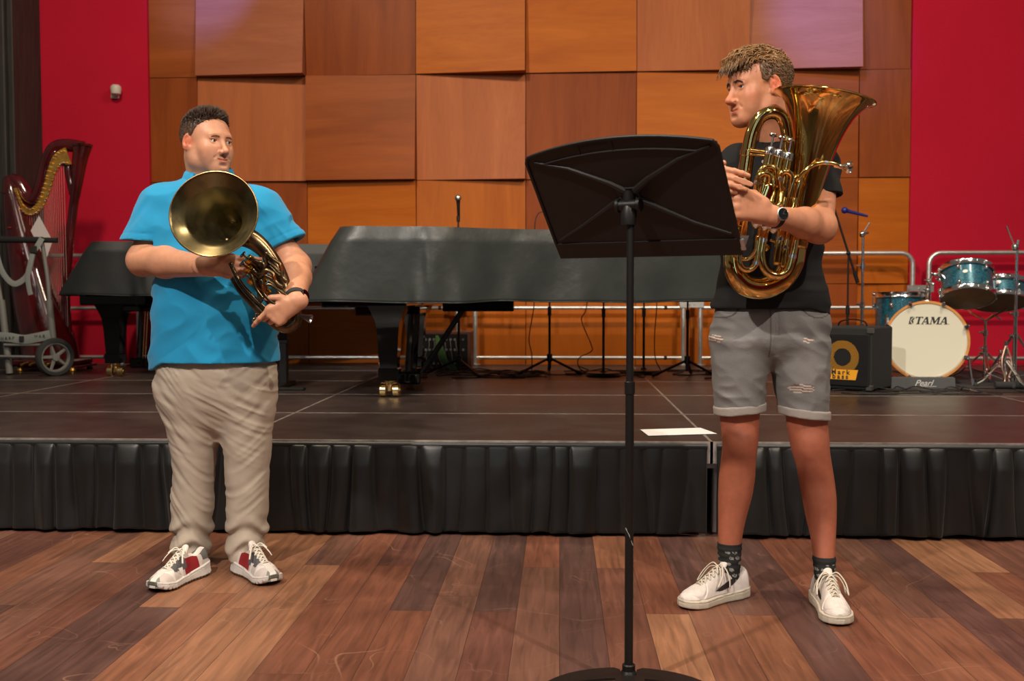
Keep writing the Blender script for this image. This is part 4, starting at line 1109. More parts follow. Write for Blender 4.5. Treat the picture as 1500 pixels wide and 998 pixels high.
for sx in (-1, 1):
    for sz_ in (0, 1):
        m = MB(); z0 = .008 if sz_ == 0 else ah - .043
        m.box((sx * aw - .035 if sx > 0 else -aw - .003, -.008, z0), (aw + .003 if sx > 0 else -aw + .035, .04, z0 + .038), .006); m.build('corner_guard', mat('guard_plastic', (.05, .05, .05), .4) if 'guard_plastic' not in MATS else MATS['guard_plastic'], t)
m = MB(); m.tube(catmull([(-.10, .18, ah - .005), (-.08, .18, ah + .03), (0, .18, ah + .045), (.08, .18, ah + .03), (.10, .18, ah - .005)], 6), .010, 10, sq=.5); m.build('carry_handle', black_metal, t)
for dx in (-.16, .16):
    for dy in (.04, .32):
        m = MB(); m.cyl((dx, dy, .001), (dx, dy, .014), .018); m.build('foot', rubber, t)

# ---- drum shells
spark = bpy.data.materials.new('blue_sparkle'); spark.use_nodes = True
nt = spark.node_tree; b = nt.nodes['Principled BSDF']; N = nt.nodes.new; L = nt.links.new
tc = N('ShaderNodeTexCoord'); vo = N('ShaderNodeTexVoronoi'); vo.inputs['Scale'].default_value = 170; L(tc.outputs['Object'], vo.inputs['Vector'])
rp = N('ShaderNodeValToRGB'); rp.color_ramp.elements[0].color = (.008, .07, .11, 1); rp.color_ramp.elements[1].color = (.05, .30, .40, 1)
rp.color_ramp.elements[0].position = .3; x_ = rp.color_ramp.elements.new(.93); x_.color = (.03, .20, .28, 1); rp.color_ramp.elements[-1].color = (.5, .8, .85, 1)
L(vo.outputs['Color'], rp.inputs[0]); L(rp.outputs[0], b.inputs['Base Color'])
b.inputs['Metallic'].default_value = .35; b.inputs['Roughness'].default_value = .35; b.inputs['Coat Weight'].default_value = 1; b.inputs['Coat Roughness'].default_value = .05
bp = N('ShaderNodeBump'); bp.inputs['Strength'].default_value = .5; bp.inputs['Distance'].default_value = .002; L(vo.outputs['Color'], bp.inputs['Height']); L(bp.outputs[0], b.inputs['Normal'])
head_white = mat('drum_head_cream', (.74, .72, .58), .5)
head_clear = mat('drum_head_smoky', (.30, .17, .075), .35, var=.15, vscale=10)
hoop_wood = mat('maple_hoop', (.62, .27, .07), .35, var=.12, vscale=20)
shell_in = mat('shell_inside', (.25, .12, .05), .6)

def lug(m, c, out, ax, ln=.05):
    c, out, ax = Vector(c), Vector(out), Vector(ax)
    m.tube([c - ax * ln * .5, c + ax * ln * .5], .011, 8); m.ball(c + out * .006, .013, 10)
def drum(name, label, c, up, r, h, lugs=8, parent=None, headm=None, group='blue sparkle drums', z0=None, badge=True):
    c = Vector(c); up = Vector(up).normalized()
    t = thing(name, label, 'drum', tuple(c), group=group)
    ref = Vector((0, -1, 0)); ref = (ref - up * ref.dot(up)).normalized(); w = up.cross(ref)
    m = MB(); m.lathe([(r, -h / 2), (r, h / 2), (r - .008, h / 2), (r - .008, -h / 2), (r, -h / 2)], (0, 0, 0), up, 56); m.build('shell', spark, t)
    for s, nm in ((1, 'top_head'), (-1, 'bottom_head')):
        m = MB(); m.lathe([(.001, s * (h / 2 + .001)), (r - .001, s * (h / 2 + .002)), (r + .006, s * (h / 2 - .004))], (0, 0, 0), up, 48); m.build(nm, headm or head_clear, t)
        m = MB(); zz = s * (h / 2 - .010); m.lathe([(r + .004, zz - .018), (r + .014, zz - .018), (r + .010, zz - .012), (r + .010, zz + .012), (r + .013, zz + .020), (r + .004, zz + .022), (r + .004, zz - .018)], (0, 0, 0), up, 56); m.build('hoop', chrome, t)
    for k in range(lugs):
        a = 2 * PI * (k + .35) / lugs; o = ref * math.cos(a) + w * math.sin(a)
        m = MB()
        for s in ((1, -1) if h > .17 else (.0,)):
            lug(m, o * (r + .008) + up * s * h * .27, o, up, .03)
        l = m.build('lug', chrome, t)
        m = MB()
        m.cyl(o * (r + .017) - up * (h / 2 + .004), o * (r + .017) - up * h * .2, .0035, 6); m.cyl(o * (r + .017) + up * h * .2, o * (r + .017) + up * (h / 2 + .012), .0035, 6)
        m.ball(o * (r + .015) + up * (h / 2 - .002), .010, 8); m.ball(o * (r + .015) - up * (h / 2 - .002), .010, 8)
        m.build('tension_rod', chrome, l)
    if badge:
        o = (ref * math.cos(-.45) + w * math.sin(-.45)) if True else ref
        m = MB(); m.lathe([(.013, 0), (.012, .003), (.001, .0035)], o * (r + .0005) + up * .02, o, 20, sx=1.4); m.build('badge', steel, t)
    return t
# bass drum
BY = 7.02
bc = W(1357, 500, BY); bax = Vector((.34, .94, 0)).normalized(); br = .262; bl = .40
t = thing('bass_drum', 'big bass drum with cream front head and maple hoop facing the camera', 'drum', tuple(bc), group='blue sparkle drums')
m = MB(); m.lathe([(br - .008, .02), (br - .008, bl - .02), (br - .016, bl - .02), (br - .016, .02), (br - .008, .02)], (0, 0, 0), bax, 64); m.build('shell', spark, t)
for z0, nm in ((0, 'hoop'), (bl - .038, 'hoop')):
    m = MB(); m.lathe([(br - .003, z0), (br + .011, z0), (br + .013, z0 + .003), (br + .013, z0 + .035), (br + .011, z0 + .038), (br - .003, z0 + .038), (br - .003, z0)], (0, 0, 0), bax, 72); m.build(nm, hoop_wood, t)
m = MB(); m.lathe([(.001, .008), (br - .025, .008), (br - .012, .006), (br - .001, .012)], (0, 0, 0), bax, 64); hd = m.build('front_head', head_white, t)
m = MB(); m.lathe([(.001, bl - .008), (br - .002, bl - .010)], (0, 0, 0), bax, 64); m.build('batter_head', head_white, t)
side = Vector((0, 0, 1)).cross(bax).normalized(); upz = Vector((0, 0, 1))
if side.x < 0: side = -side
for k in range(8):
    a = 2 * PI * (k + .5) / 8; o = upz * math.cos(a) + side * math.sin(a)
    m = MB(); m.box((-.011, -.005, -.018), (.011, .030, .012), .004, M=look_frame(o * (br + .012) + bax * .004, o, -bax)); m.cyl(o * (br + .022) - bax * .012, o * (br + .022) + bax * .10, .004, 8)
    m.ball(o * (br + .022) - bax * .012, .008, 8); m.build('claw', chrome, t)
    m = MB(); lug(m, o * (br + .010) + bax * .13, o, bax, .05); lug(m, o * (br + .010) + bax * (bl - .13), o, bax, .05); m.build('lug', chrome, t)
m = MB(); m.lathe([(br - .004, bl * .5 - .03), (br + .006, bl * .5 - .02), (br + .006, bl * .5 - .012), (br - .004, bl * .5)], (0, 0, 0), bax, 56); m.build('chrome_band', chrome, t)
for s in (-1, 1):
    a0 = side * s * (br - .01) - upz * .03 + bax * .10; end = side * s * (br + .035) + bax * .03; end.z = SZ + .006 - bc.z
    m = MB(); m.cyl(a0, end, .007, 10); m.cyl(end, end + (a0 - Vector(end)).normalized() * .05, .012, 10); m.ball(a0, .022, 12); m.build('spur', chrome, t)
# head lettering: slab-serif sloping capitals
Mh = frame(side, upz, side.cross(upz), bax * .0068)
if (Mh.to_3x3() @ Vector((0, 0, 1))).dot(bax) > 0: pass
nrm = -bax
def letters(polys, M, name, m_, parent, h=.0006):
    mb = MB()
    for p in polys: mb.prism(p, h, M)
    return mb.build(name, m_, parent, smooth=False)
def T_(x): return [[(x + .02, .8), (x + .02, 1), (x + .88, 1), (x + .88, .8), (x + .80, .74), (x + .76, .88), (x + .56, .88), (x + .56, .10), (x + .66, .08), (x + .66, 0), (x + .24, 0), (x + .24, .08), (x + .34, .10), (x + .34, .88), (x + .14, .88), (x + .10, .74)]]
def A_(x): return [[(x + .0, 0), (x + .0, .08), (x + .07, .10), (x + .36, 1), (x + .58, 1), (x + .84, .10), (x + .92, .08), (x + .92, 0), (x + .52, 0), (x + .52, .08), (x + .61, .10), (x + .43, .74), (x + .17, .10), (x + .28, .08), (x + .28, 0)], [(x + .24, .26), (x + .24, .37), (x + .60, .37), (x + .60, .26)]]
def M_(x): return [[(x, 0), (x, .08), (x + .09, .10), (x + .09, .90), (x, .92), (x, 1), (x + .32, 1), (x + .56, .42), (x + .80, 1), (x + 1.12, 1), (x + 1.12, .92), (x + 1.03, .90), (x + 1.03, .10), (x + 1.12, .08), (x + 1.12, 0), (x + .74, 0), (x + .74, .08), (x + .82, .10), (x + .82, .70), (x + .54, .04), (x + .48, .04), (x + .18, .70), (x + .18, .10), (x + .27, .08), (x + .27, 0)]]
pol = T_(0) + A_(.80) + M_(1.74) + A_(2.86)
pol += [[(-.62, 0), (-.62, 1), (-.50, 1), (-.50, 0)], [(-.44, .5), (-.12, 1), (-.12, .62), (-.26, .5), (-.12, .38), (-.12, 0)], [(-.48, .62), (-.48, 1), (-.24, 1)], [(-.48, .38), (-.24, 0), (-.48, 0)]]
pol += [[(3.84, 0), (3.84, .09), (3.93, .09), (3.93, 0)]]
s_ = .056; pol = [[((x - 1.62) * s_ + .20 * y * s_, y * s_ * .92) for x, y in p] for p in pol]
Mf = frame(side, upz, nrm, nrm * -.0072 + upz * .115 + side * .01)
letters(pol, Mf, 'head_lettering', mat('letter_black', (.02, .02, .02), .5), hd, .0008)

# foam wedge with the second maker's name
wy = 6.80
wl, wr = W(1304, 565, wy).x, W(1398, 565, wy).x
t = thing('drum_wedge', 'grey foam wedge lying under the front of the bass drum', 'drum anchor', ((wl + wr) / 2, wy, SZ))
hw = (wr - wl) / 2
m = MB(); m.prism([(-.02, .002), (.14, .002), (.14, .03), (.03, .075), (-.01, .070)], 2 * hw, frame((0, 1, 0), (0, 0, 1), (1, 0, 0), (-hw, 0, 0))); wo = m.build('foam_block', mat('grey_foam', (.085, .088, .09), .95, bump=.2, bscale=200), t, smooth=False)
place_text('wedge_lettering', 'Pearl', .056, frame((1, 0, 0), (0, .15, .99), (0, -.99, .15), (0, -.0165, .036)), mat('pale_print', (.55, .55, .54), .7), wo, shear=.5, bold=.0004)
m = MB(); m.prism([(-.065, 0), (.085, .002), (.085, .005), (-.065, .0025)], .0008, frame((1, 0, 0), (0, .15, .99), (0, -.99, .15), (0, -.0193, .012))); m.build('underline', MATS['pale_print'], wo, smooth=False)
# toms and snare
c = (W(1420, 393, 7.12) + W(1413, 440, 7.12)) / 2
drum('rack_tom', 'blue sparkle tom mounted above the bass drum, tilted to show its lower head', c, (.10, .42, .92), .165, .21, 6)
c = (W(1466, 412, 7.55) + W(1463, 448, 7.55)) / 2
drum('snare_drum', 'shallow blue sparkle snare drum behind the tilted tom', c, (.08, .36, .94), .178, .14, 8)
c = W(1320, 468, 7.62); 
ft = drum('floor_tom', 'deep blue sparkle floor tom behind the speaker cabinet and the bass drum', c, (0, .03, 1), .182, .38, 6)
for k in range(3):
    a = -2.4 + k * 2.09; m = MB(); o = Vector((math.cos(a), math.sin(a), 0))
    m.cyl(o * .198 + Vector((0, 0, .04)), Vector((o.x * .205, o.y * .205, SZ + .004 - c.z)), .006, 8); m.box(tuple(o * .195 - Vector((.012, .012, .04))), tuple(o * .195 + Vector((.012, .012, .02))), .004); m.build('leg', chrome, ft)
# tom holder
t = thing('tom_holder', 'chrome clamp arm carrying the tilted tom on the bass drum', 'drum hardware', tuple(W(1358, 447, 7.2)))
o_ = W(1358, 447, 7.2)
q = [W(1358, 449, 7.2), W(1360, 418, 7.18), W(1366, 403, 7.15), W(1378, 402, 7.12), W(1386, 410, 7.1)]
m = MB(); m.tube([tuple(p - o_) for p in q[:2]], .014, 12); m.build('post', chrome, t)
m = MB(); m.tube([tuple(p - o_) for p in catmull(q[1:], 5)] if False else [tuple(Vector(p) - o_) for p in catmull(q[1:], 5)], .009, 10); m.build('arm', chrome, t)
for px, py, r_ in ((1358, 442, .024), (1359, 425, .020), (1361, 412, .020), (1370, 402, .020), (1377, 410, .018), (1367, 416, .014)):
    m = MB(); p = W(px, py, 7.14) - o_; m.ball(tuple(p), r_, 12, sc=(1, .8, .8)); m.cyl(tuple(p), tuple(p + Vector((-.035, -.01, .008))), .006, 8); m.build('clamp', chrome, t)

def tri_stand(name, label, cat_, px, py_base, Y, ztop, rot, spread=.30, hub=.22, extras=()):
    b = W(px, 500, Y); t = thing(name, label, cat_, (b.x, Y, SZ), group='chrome drum stands')
    h = ztop - SZ
    m = MB(); m.cyl((0, 0, .03), (0, 0, h * .55), .0125); m.cyl((0, 0, h * .5), (0, 0, h), .0095); m.build('pole', chrome, t)
    for z in (hub, h * .52, h * .78):
        m = MB(); m.cyl((0, 0, z - .02), (0, 0, z + .02), .019); m.cyl((0, 0, z), (-.045, -.01, z + .006), .007, 8); m.build('collar', chrome, t)
    for k in range(3):
        a = rot + 2.094 * k; d = Vector((math.cos(a), math.sin(a), 0)); s = Vector((-d.y, d.x, 0)) * .009
        m = MB()
        for e in (-1, 1):
            m.tube([tuple(Vector((0, 0, hub)) + d * .02 + s * e), tuple(d * spread * .75 + s * e + Vector((0, 0, .05))), tuple(d * spread + Vector((0, 0, .018)))], .0055, 6)
            m.tube([tuple(Vector((0, 0, .06)) + d * .015 + s * e), tuple(d * spread * .6 + s * e + Vector((0, 0, .095)))], .0045, 6)
        l = m.build('leg', chrome, t); m = MB(); m.ball(tuple(d * spread + Vector((0, 0, .017))), .016, 10); m.build('rubber_foot', rubber, l)
    return t, h
t, h = tri_stand('snare_stand', 'chrome snare stand under the shallow drum at the right', 'drum stand', 1443, 560, 7.42, W(1443, 468, 7.42).z, .3, .24, .20)
for k in range(3):
    a = .5 + 2.094 * k; m = MB(); d = Vector((math.cos(a), math.sin(a) , 0)); sh = Vector((.09, .12, 0))
    m.tube([(0, 0, h - .01), tuple(d * .10 + sh * .4 + Vector((0, 0, h + .035))), tuple(d * .17 + sh + Vector((0, 0, h + .05 + .05 * d.y)))], .007, 8); m.build('basket_arm', chrome, t)
t, h = tri_stand('cymbal_stand', 'chrome cymbal stand at the right edge with bare tilted rod', 'cymbal stand', 1487, 560, 7.0, W(1487, 362, 7.0).z, -2.0, .27, .34)
m = MB(); p1 = W(1487, 362, 7) - Vector(t.location); p2 = W(1474, 331, 7) - Vector(t.location); m.ball(tuple(p1), .026, 12); m.cyl(tuple(p1), tuple(p2), .006, 8); m.cyl(tuple(p1 + Vector((.01, 0, .0))), tuple(p1 + Vector((.02, 0, .05))), .010, 8); m.build('tilter', chrome, t)
t, h = tri_stand('cymbal_stand', 'chrome cymbal stand behind the black speaker cabinet with bare tilted rod', 'cymbal stand', 1262, 560, 7.35, W(1262, 342, 7.35).z, .2, .27, .3)
m = MB(); p1 = W(1263, 343, 7.35) - Vector(t.location); p2 = W(1274, 326, 7.35) - Vector(t.location); m.ball(tuple(p1), .024, 12); m.cyl(tuple(p1), tuple(p2), .006, 8); m.cyl(tuple(p1), tuple(p1 + Vector((.04, -.02, .01))), .009, 8); m.build('tilter', chrome, t)
t, h = tri_stand('hi_hat_stand', 'chrome pedal stand with folded legs at the right edge', 'drum stand', 1473, 560, 6.85, W(1473, 500, 6.85).z, .9, .18, .18)
m = MB()
for s in (-1, 1): m.tube(catmull([(s * .004, -.01, .28), (s * .028, -.02, .20), (s * .03, -.03, .13), (s * .012, -.03, .07), (s * .02, -.04, .02)], 5), .006, 8)
m.build('spring_frame', mat('rosy_metal', (.75, .45, .32), .3, .9), t)
# rug
m = MB(); x0, x1 = W(1396, 570, 7.0).x, 4.6
rugm = mat('rug_grey', (.032, .032, .033), .95, bump=.2, bscale=120)
m.box((x0, 6.78, SZ + .0022), (x1, 8.3, SZ + .010), .003); tg_ = m.build('rug_cloth', rugm, None)
roll = MB(); roll.tube([(W(1460, 572, 6.75).x, 6.78, SZ + .026), (x1, 6.76, SZ + .028)], .024, 14); rr_ = roll.build('rolled_edge', rugm, tg_)
tag(tg_, 'dark grey drum rug lying under the drum stands with a rolled edge', 'rug'); tg_.name = 'drum_rug'

# ============================================================ MUSIC STAND IN FRONT
msm = mat('stand_black', (.010, .0085, .0075), .42, .2, bump=.06, bscale=400)
msd = mat('stand_desk_black', (.014, .010, .008), .55, .15, bump=.05, bscale=500)
pb = W(922, 700, 2.60); pbx = pb.x
t = thing('music_stand', 'black orchestra music stand in front, desk turned towards the players', 'music stand', (pbx, 2.60, 0))
OO = Vector((pbx, 2.60, 0))
BL, BR_, TL, TR = [W(*q) - OO for q in ((815, 357, 2.85), (1082, 349, 2.59), (769, 233, 2.69), (1050, 207, 2.43))]
nrm = (BR_ - BL).cross(TL - BL).normalized()
if nrm.y > 0: nrm = -nrm                          # towards the camera
bul = (TL - BL).normalized() * .036
def desk(u, v, off=0.0):
    p = BL.lerp(BR_, u).lerp(TL.lerp(TR, u), v) + bul * (v ** 1.5) * (1 - (2 * u - 1) ** 2) + nrm * off
    # gentle corner rounding
    return p
NU, NV = 40, 22
m = MB(); th = .0025
v = [tuple(desk(i / (NU - 1), j / (NV - 1), 0)) for i in range(NU) for j in range(NV)]
nv = len(v); v += [tuple(desk(i / (NU - 1), j / (NV - 1), -th)) for i in range(NU) for j in range(NV)]
f = []
for i in range(NU - 1):
    for j in range(NV - 1):
        q = (i * NV + j, (i + 1) * NV + j, (i + 1) * NV + j + 1, i * NV + j + 1); f += [q, tuple(k + nv for k in q[::-1])]
bd = [i * NV for i in range(NU)] + [(NU - 1) * NV + j for j in range(1, NV)] + [i * NV + NV - 1 for i in range(NU - 2, -1, -1)] + [j for j in range(NV - 2, 0, -1)]
for i in range(len(bd)): a_, b_ = bd[i], bd[(i + 1) % len(bd)]; f.append((a_, b_, b_ + nv, a_ + nv))
m.add(v, f); dk = m.build('desk', msd, t, ang=40)
m = MB(); edge = [desk(u, 1, 0) for u in np.linspace(.02, .98, 30)]
path = [desk(.0, v_, .0) for v_ in np.linspace(0, .95, 12)] + edge + [desk(1, v_, 0) for v_ in np.linspace(.95, 0, 12)]
m.tube([tuple(p) for p in path], .0052, 8, closed=False); m.build('rolled_rim', msm, dk)
for pts_ in ([(.045, .93), (.22, .79), (.42, .60), (.485, .52)], [(.965, .95), (.80, .80), (.62, .62), (.54, .52)], [(.035, .04), (.20, .20), (.40, .40), (.47, .46)], [(.97, .05), (.80, .18), (.62, .36), (.53, .45)]):
    m = MB(); m.tube([tuple(desk(a_, b_, -.0003)) for a_, b_ in pts_], [.0045, .006, .0085, .011], 8); m.build('rib', msd, dk)
m = MB(); m.tube([tuple(desk(u, .885 + .01 * math.sin(PI * u), .0002)) for u in np.linspace(.07, .92, 20)], .0035, 6)
for u in (.31, .49): m.tube([tuple(desk(u, .90, .0002)), tuple(desk(u, .99, .0002))], .003, 6)
m.build('top_crease', msd, dk)
m = MB()
for k in range(16): m.tube([tuple(desk(.325 + k * .0095, .955, .0002)), tuple(desk(.325 + k * .0095, .985, .0002))], .0013, 5)
m.build('vent_teeth', msm, dk)
# shelf lip along the bottom
m = MB(); dn = (BL - TL).normalized()
lip = []
for u in np.linspace(-.005, 1.005, 12):
    p = BL.lerp(BR_, u); lip += [p + nrm * .004, p + dn * .052 + nrm * .002, p + dn * .055 - nrm * .004, p + dn * .052 - nrm * .060, p + dn * .040 - nrm * .064, p + dn * .046 - nrm * .006, p - nrm * .004]
f = []
for i in range(11):
    for j in range(7): f.append((7 * i + j, 7 * i + (j + 1) % 7, 7 * i + 7 + (j + 1) % 7, 7 * i + 7 + j))
f += [tuple(range(7)), tuple(range(77, 84))]
m.add([tuple(p) for p in lip], f); m.build('shelf_lip', msd, t, ang=25)
m = MB(); q_ = BR_ + dn * .020; m.box((-.007, -.018, -.003), (.007, .018, .003), .002, M=look_frame(q_ + (BR_ - BL).normalized() * .006, nrm, -dn)); m.build('corner_tip', steel, t)
# hub, pole, base
hb = W(921, 301, 2.60) - OO
hd_ = (BR_ - BL).normalized()
m = MB(); m.cyl(tuple(hb - hd_ * .030), tuple(hb + hd_ * .030), .0145, 20); m.cyl(tuple(hb - hd_ * .034), tuple(hb - hd_ * .024), .019, 20); m.cyl(tuple(hb + hd_ * .024), tuple(hb + hd_ * .034), .019, 20)
m.lathe([(.019, -.05), (.021, -.02), (.014, 0)], tuple(hb), (0, 0, 1), 18)
ctr = desk(.5, .49, 0); m.box((-.03, -.022, -.002), (.03, .022, .004), .002, M=look_frame(ctr, nrm, (0, 0, 1)))
m.tube([tuple(hb), tuple(ctr)], .016, 12); m.build('tilt_hinge', msm, t)
zc = W(922, 561, 2.6).z
m = MB(); m.cyl((0, 0, zc - .01), (0, 0, hb.z - .02), .0095, 20); m.build('upper_tube', msm, t)
m = MB(); m.cyl((0, 0, .03), (0, 0, zc), .0112, 20); m.cyl((0, 0, zc - .03), (0, 0, zc + .004), .0135, 20); m.build('lower_tube', msm, t)
m = MB(); m.tube([(-.010, -.0066, .42), (-.002, -.0112, .405), (.009, -.0078, .375)], .0011, 5); m.build('scratch', mat('bare_metal_scratch', (.35, .33, .3), .5), t)
m = MB(); m.cyl((0, 0, .035), (0, 0, .062), .017, 20); m.lathe([(.03, .002), (.034, .012), (.026, .03), (.0175, .045)], (0, 0, 0), (0, 0, 1), 24); m.build('collar', msm, t)
for k, a_ in enumerate((PI + .06, -.10, -PI / 2)):
    d = Vector((math.cos(a_), math.sin(a_), 0)); s = Vector((-d.y, d.x, 0)); v = []; f = []
    for i in range(14):
        u = i / 13; w = .034 * (1 - .15 * u) * (1 - u ** 6) + .004; z = .032 * (1 - u ** 2.2) + .007
        for e, dz in ((-1, 0), (1, 0), (1, -.006), (-1, -.006)): v.append(tuple(d * (.02 + .205 * u) + s * w * e * (1 if u else .6) + Vector((0, 0, z + dz))))
    for i in range(13):
        for j in range(4): f.append((4 * i + j, 4 * i + (j + 1) % 4, 4 * i + 4 + (j + 1) % 4, 4 * i + 4 + j))
    f += [(0, 1, 2, 3), tuple(range(52, 56))]
    m = MB(); m.add(v, f); m.build('leg', msm, t, ang=40)
# ============================================================ PEOPLE
def stack(F, rows, k=.02, p=2.3, op='add', grow=0.0, ax=None):
    """implicit body through elliptic sections: rows of (pixel y, left px, right px, depth Y, half depth)"""
    zs, cx, cy, a, b = [], [], [], [], []
    for py, l, r, Y, hd in rows:
        L_, R_ = W(l, py, Y), W(r, py, Y)
        zs.append((L_.z + R_.z) / 2); cx.append((L_.x + R_.x) / 2); cy.append(Y); a.append((R_.x - L_.x) / 2 + grow); b.append(hd + grow)
    o = np.argsort(zs); zs = np.array(zs)[o]; cx, cy, a, b = [np.array(q)[o] for q in (cx, cy, a, b)]
    m = .06
    sl, g = F.sub((min(cx - a) - m, min(cy - b) - m, zs[0] - m), (max(cx + a) + m, max(cy + b) + m, zs[-1] + m))
    X, Y, Z = g
    z = np.clip(Z, zs[0], zs[-1])
    def it(v):                       # smooth interpolation
        q = np.interp(z, zs, v); q1 = np.interp(np.clip(z - .012, zs[0], zs[-1]), zs, v); q2 = np.interp(np.clip(z + .012, zs[0], zs[-1]), zs, v)
        return (q + q1 + q2) / 3
    A, B, CX, CY = it(a), it(b), it(cx), it(cy)
    ux, uy = np.abs(X - CX) / A, np.abs(Y - CY) / B
    rr = (ux ** p + uy ** p) ** (1 / p)
    d = (rr - 1) * np.minimum(A, B) * .9
    dz = np.maximum(zs[0] - Z, Z - zs[-1])
    d = np.maximum(d, dz).astype(np.float32)
    F.comb(sl, d, k, op); return F
def cutf(F, fn, k=0.0):              # keep where fn < 0
    sl, (X, Y, Z) = F.sub(F.lo, F.lo + F.h * F.n)
    F.comb(sl, (-fn(X, Y, Z)).astype(np.float32) + np.zeros_like(F.a[sl]), k, 'sub'); return F

class Loc:                           # local frame helper for heads, shoes
    def __init__(s, o, x, y, z, sc=1.0):
        s.o = V3(o); s.A = np.stack([V3(x), V3(y), V3(z)], 1); s.s = sc
    def p(s, *q): return s.o + s.A @ (np.array(q) * s.s)
    def v(s, *q): return s.A @ np.array(q)
    def inv(s, V): return (V - s.o) @ s.A / s.s
    def rot(s, R3=None):
        A = s.A if R3 is None else s.A @ R3
        return A
def head_frame(o, fwd, up, sc):
    y = V3(fwd) / np.linalg.norm(fwd); z = V3(up); z = z - y * z.dot(y); z /= np.linalg.norm(z); x = np.cross(y, z)
    return Loc(o, -x * -1, y, z, sc)         # x points to the head's right; faces are symmetric

def build_head(h, wide=1.0, jaw=1.0, nose=1.0, smile=.004, vox=.0021, neck=None, neck_r=.06, lid=.0052, chz=0.0):
    lo = h.o - .19 * h.s; hi = h.o + .19 * h.s; lo[2] -= .05
    F = Field(lo, hi, vox); s = h.s; A = h.A
    E = lambda c, r, k=.012, op='add', M=None: F.ell(h.p(*c), [q * s for q in r], k * s, op, A if M is None else A @ M)
    C = lambda a, b, r1, r2, k=.008, op='add': F.cone(h.p(*a), h.p(*b), r1 * s, r2 * s, k * s, op)
    E((0, -.022, .040), (.076 * wide, .098, .082), .01)
    E((0, .010, .030), (.070 * wide, .080, .072), .02)
    E((0, .030, -.030), (.060 * wide * jaw, .062, .078), .03)
    for x in (-1, 1):
        C((x * .056 * wide * jaw, -.008, -.030), (x * .050 * wide * jaw, .004, -.068), .018, .017, .03)
        C((x * .050 * wide * jaw, .004, -.068), (x * .014, .070, -.106 + chz), .017, .016, .03)
        E((x * .040 * wide, .058, -.028), (.024, .024, .024), .03)            # cheek
        E((x * .034 * wide, .060, -.060), (.020, .020, .022), .03)
    C((-.014, .074, -.104 + chz), (.014, .074, -.104 + chz), .016, .016, .02)             # chin
    E((0, .060, -.075), (.030, .030, .030), .03)                              # muzzle
    C((-.034 * wide, .076, .022), (.034 * wide, .076, .022), .013, .013, .02) # brow
    for x in (-1, 1):
        E((x * .033 * wide, .102, .002), (.021, .017, .014), .016, 'sub')     # eye socket
    C((0, .086, .012), (0, .108, -.029), .0072, .0095 * nose, .012)           # nose bridge
    E((0, .112 + .004 * (nose - 1), -.036), (.0115 * nose, .0125, .0105), .010)
    for x in (-1, 1):
        E((x * .0125, .100, -.040), (.0082, .0115, .0085), .006)
        E((x * .0068, .108, -.0478), (.0026, .0042, .0018), .003, 'sub')
    # eyelids over the eyeballs
    for x in (-1, 1):
        ex, ey, ez = x * .0325 * wide, .0725, .003
        F.ell(h.p(ex, ey, ez), [.0150 * s] * 3, .004 * s)
        E((ex, ey + .013, ez), (.0128, .011, lid), .0012, 'sub')
        C((ex - .013, ey + .010, ez + .0085), (ex + .013, ey + .010, ez + .0085), .0026, .0026, .006)
    # mouth
    w = .026
    pts = [(-w, .082, -.066 + smile), (-w * .45, .0925, -.0675), (0, .0950, -.0680), (w * .45, .0925, -.0675), (w, .082, -.066 + smile)]
    for i in range(4):
        a, b = pts[i], pts[i + 1]
        C((a[0], a[1] - .003, a[2] + .0045), (b[0], b[1] - .003, b[2] + .0045), .0044, .0044, .006)
        C((a[0] * .8, a[1] - .003, a[2] - .0060), (b[0] * .8, b[1] - .003, b[2] - .0060), .0056, .0056, .006)
    for i in range(4):
        a, b = pts[i], pts[i + 1]
        C((a[0], a[1] + .0035, a[2]), (b[0], b[1] + .0035, b[2]), .0016, .0016, .0025, 'sub')
    for x in (-1, 1):                                                          # smile folds
        C((x * .018, .1015, -.043), (x * .033, .0905, -.060), .0014, .0012, .008, 'sub')
    E((0, .098, -.086), (.014, .006, .005), .010, 'sub')
    # ears
    a = R(18)
    for x in (-1, 1):
        Mx = np.array([[math.cos(x * a), -math.sin(x * a), 0], [math.sin(x * a), math.cos(x * a), 0], [0, 0, 1]])
        t = R(-12); Mt = np.array([[1, 0, 0], [0, math.cos(t), -math.sin(t)], [0, math.sin(t), math.cos(t)]])
        Mr = Mx @ Mt
        ex = x * .0775 * wide
        E((ex + x * .002, -.014, .000), (.0075, .0185, .031), .004, M=Mr)
        E((ex + x * .0085, -.012, .004), (.0060, .0115, .020), .003, 'sub', M=Mr)
        E((ex + x * .002, -.009, .002), (.004, .006, .012), .004, M=Mr)
        E((ex + x * .007, -.003, -.002), (.003, .0045, .006), .003, 'sub')
        E((ex - x * .002, -.006, -.022), (.0065, .009, .010), .006)
    if neck is not None:
        F.cone(h.p(0, -.030, -.050), neck, neck_r * .98, neck_r, .03, )
        F.cone(h.p(0, .01, -.085), V3(neck) + h.v(0, .01, 0), .030, .040, .03)
    return F

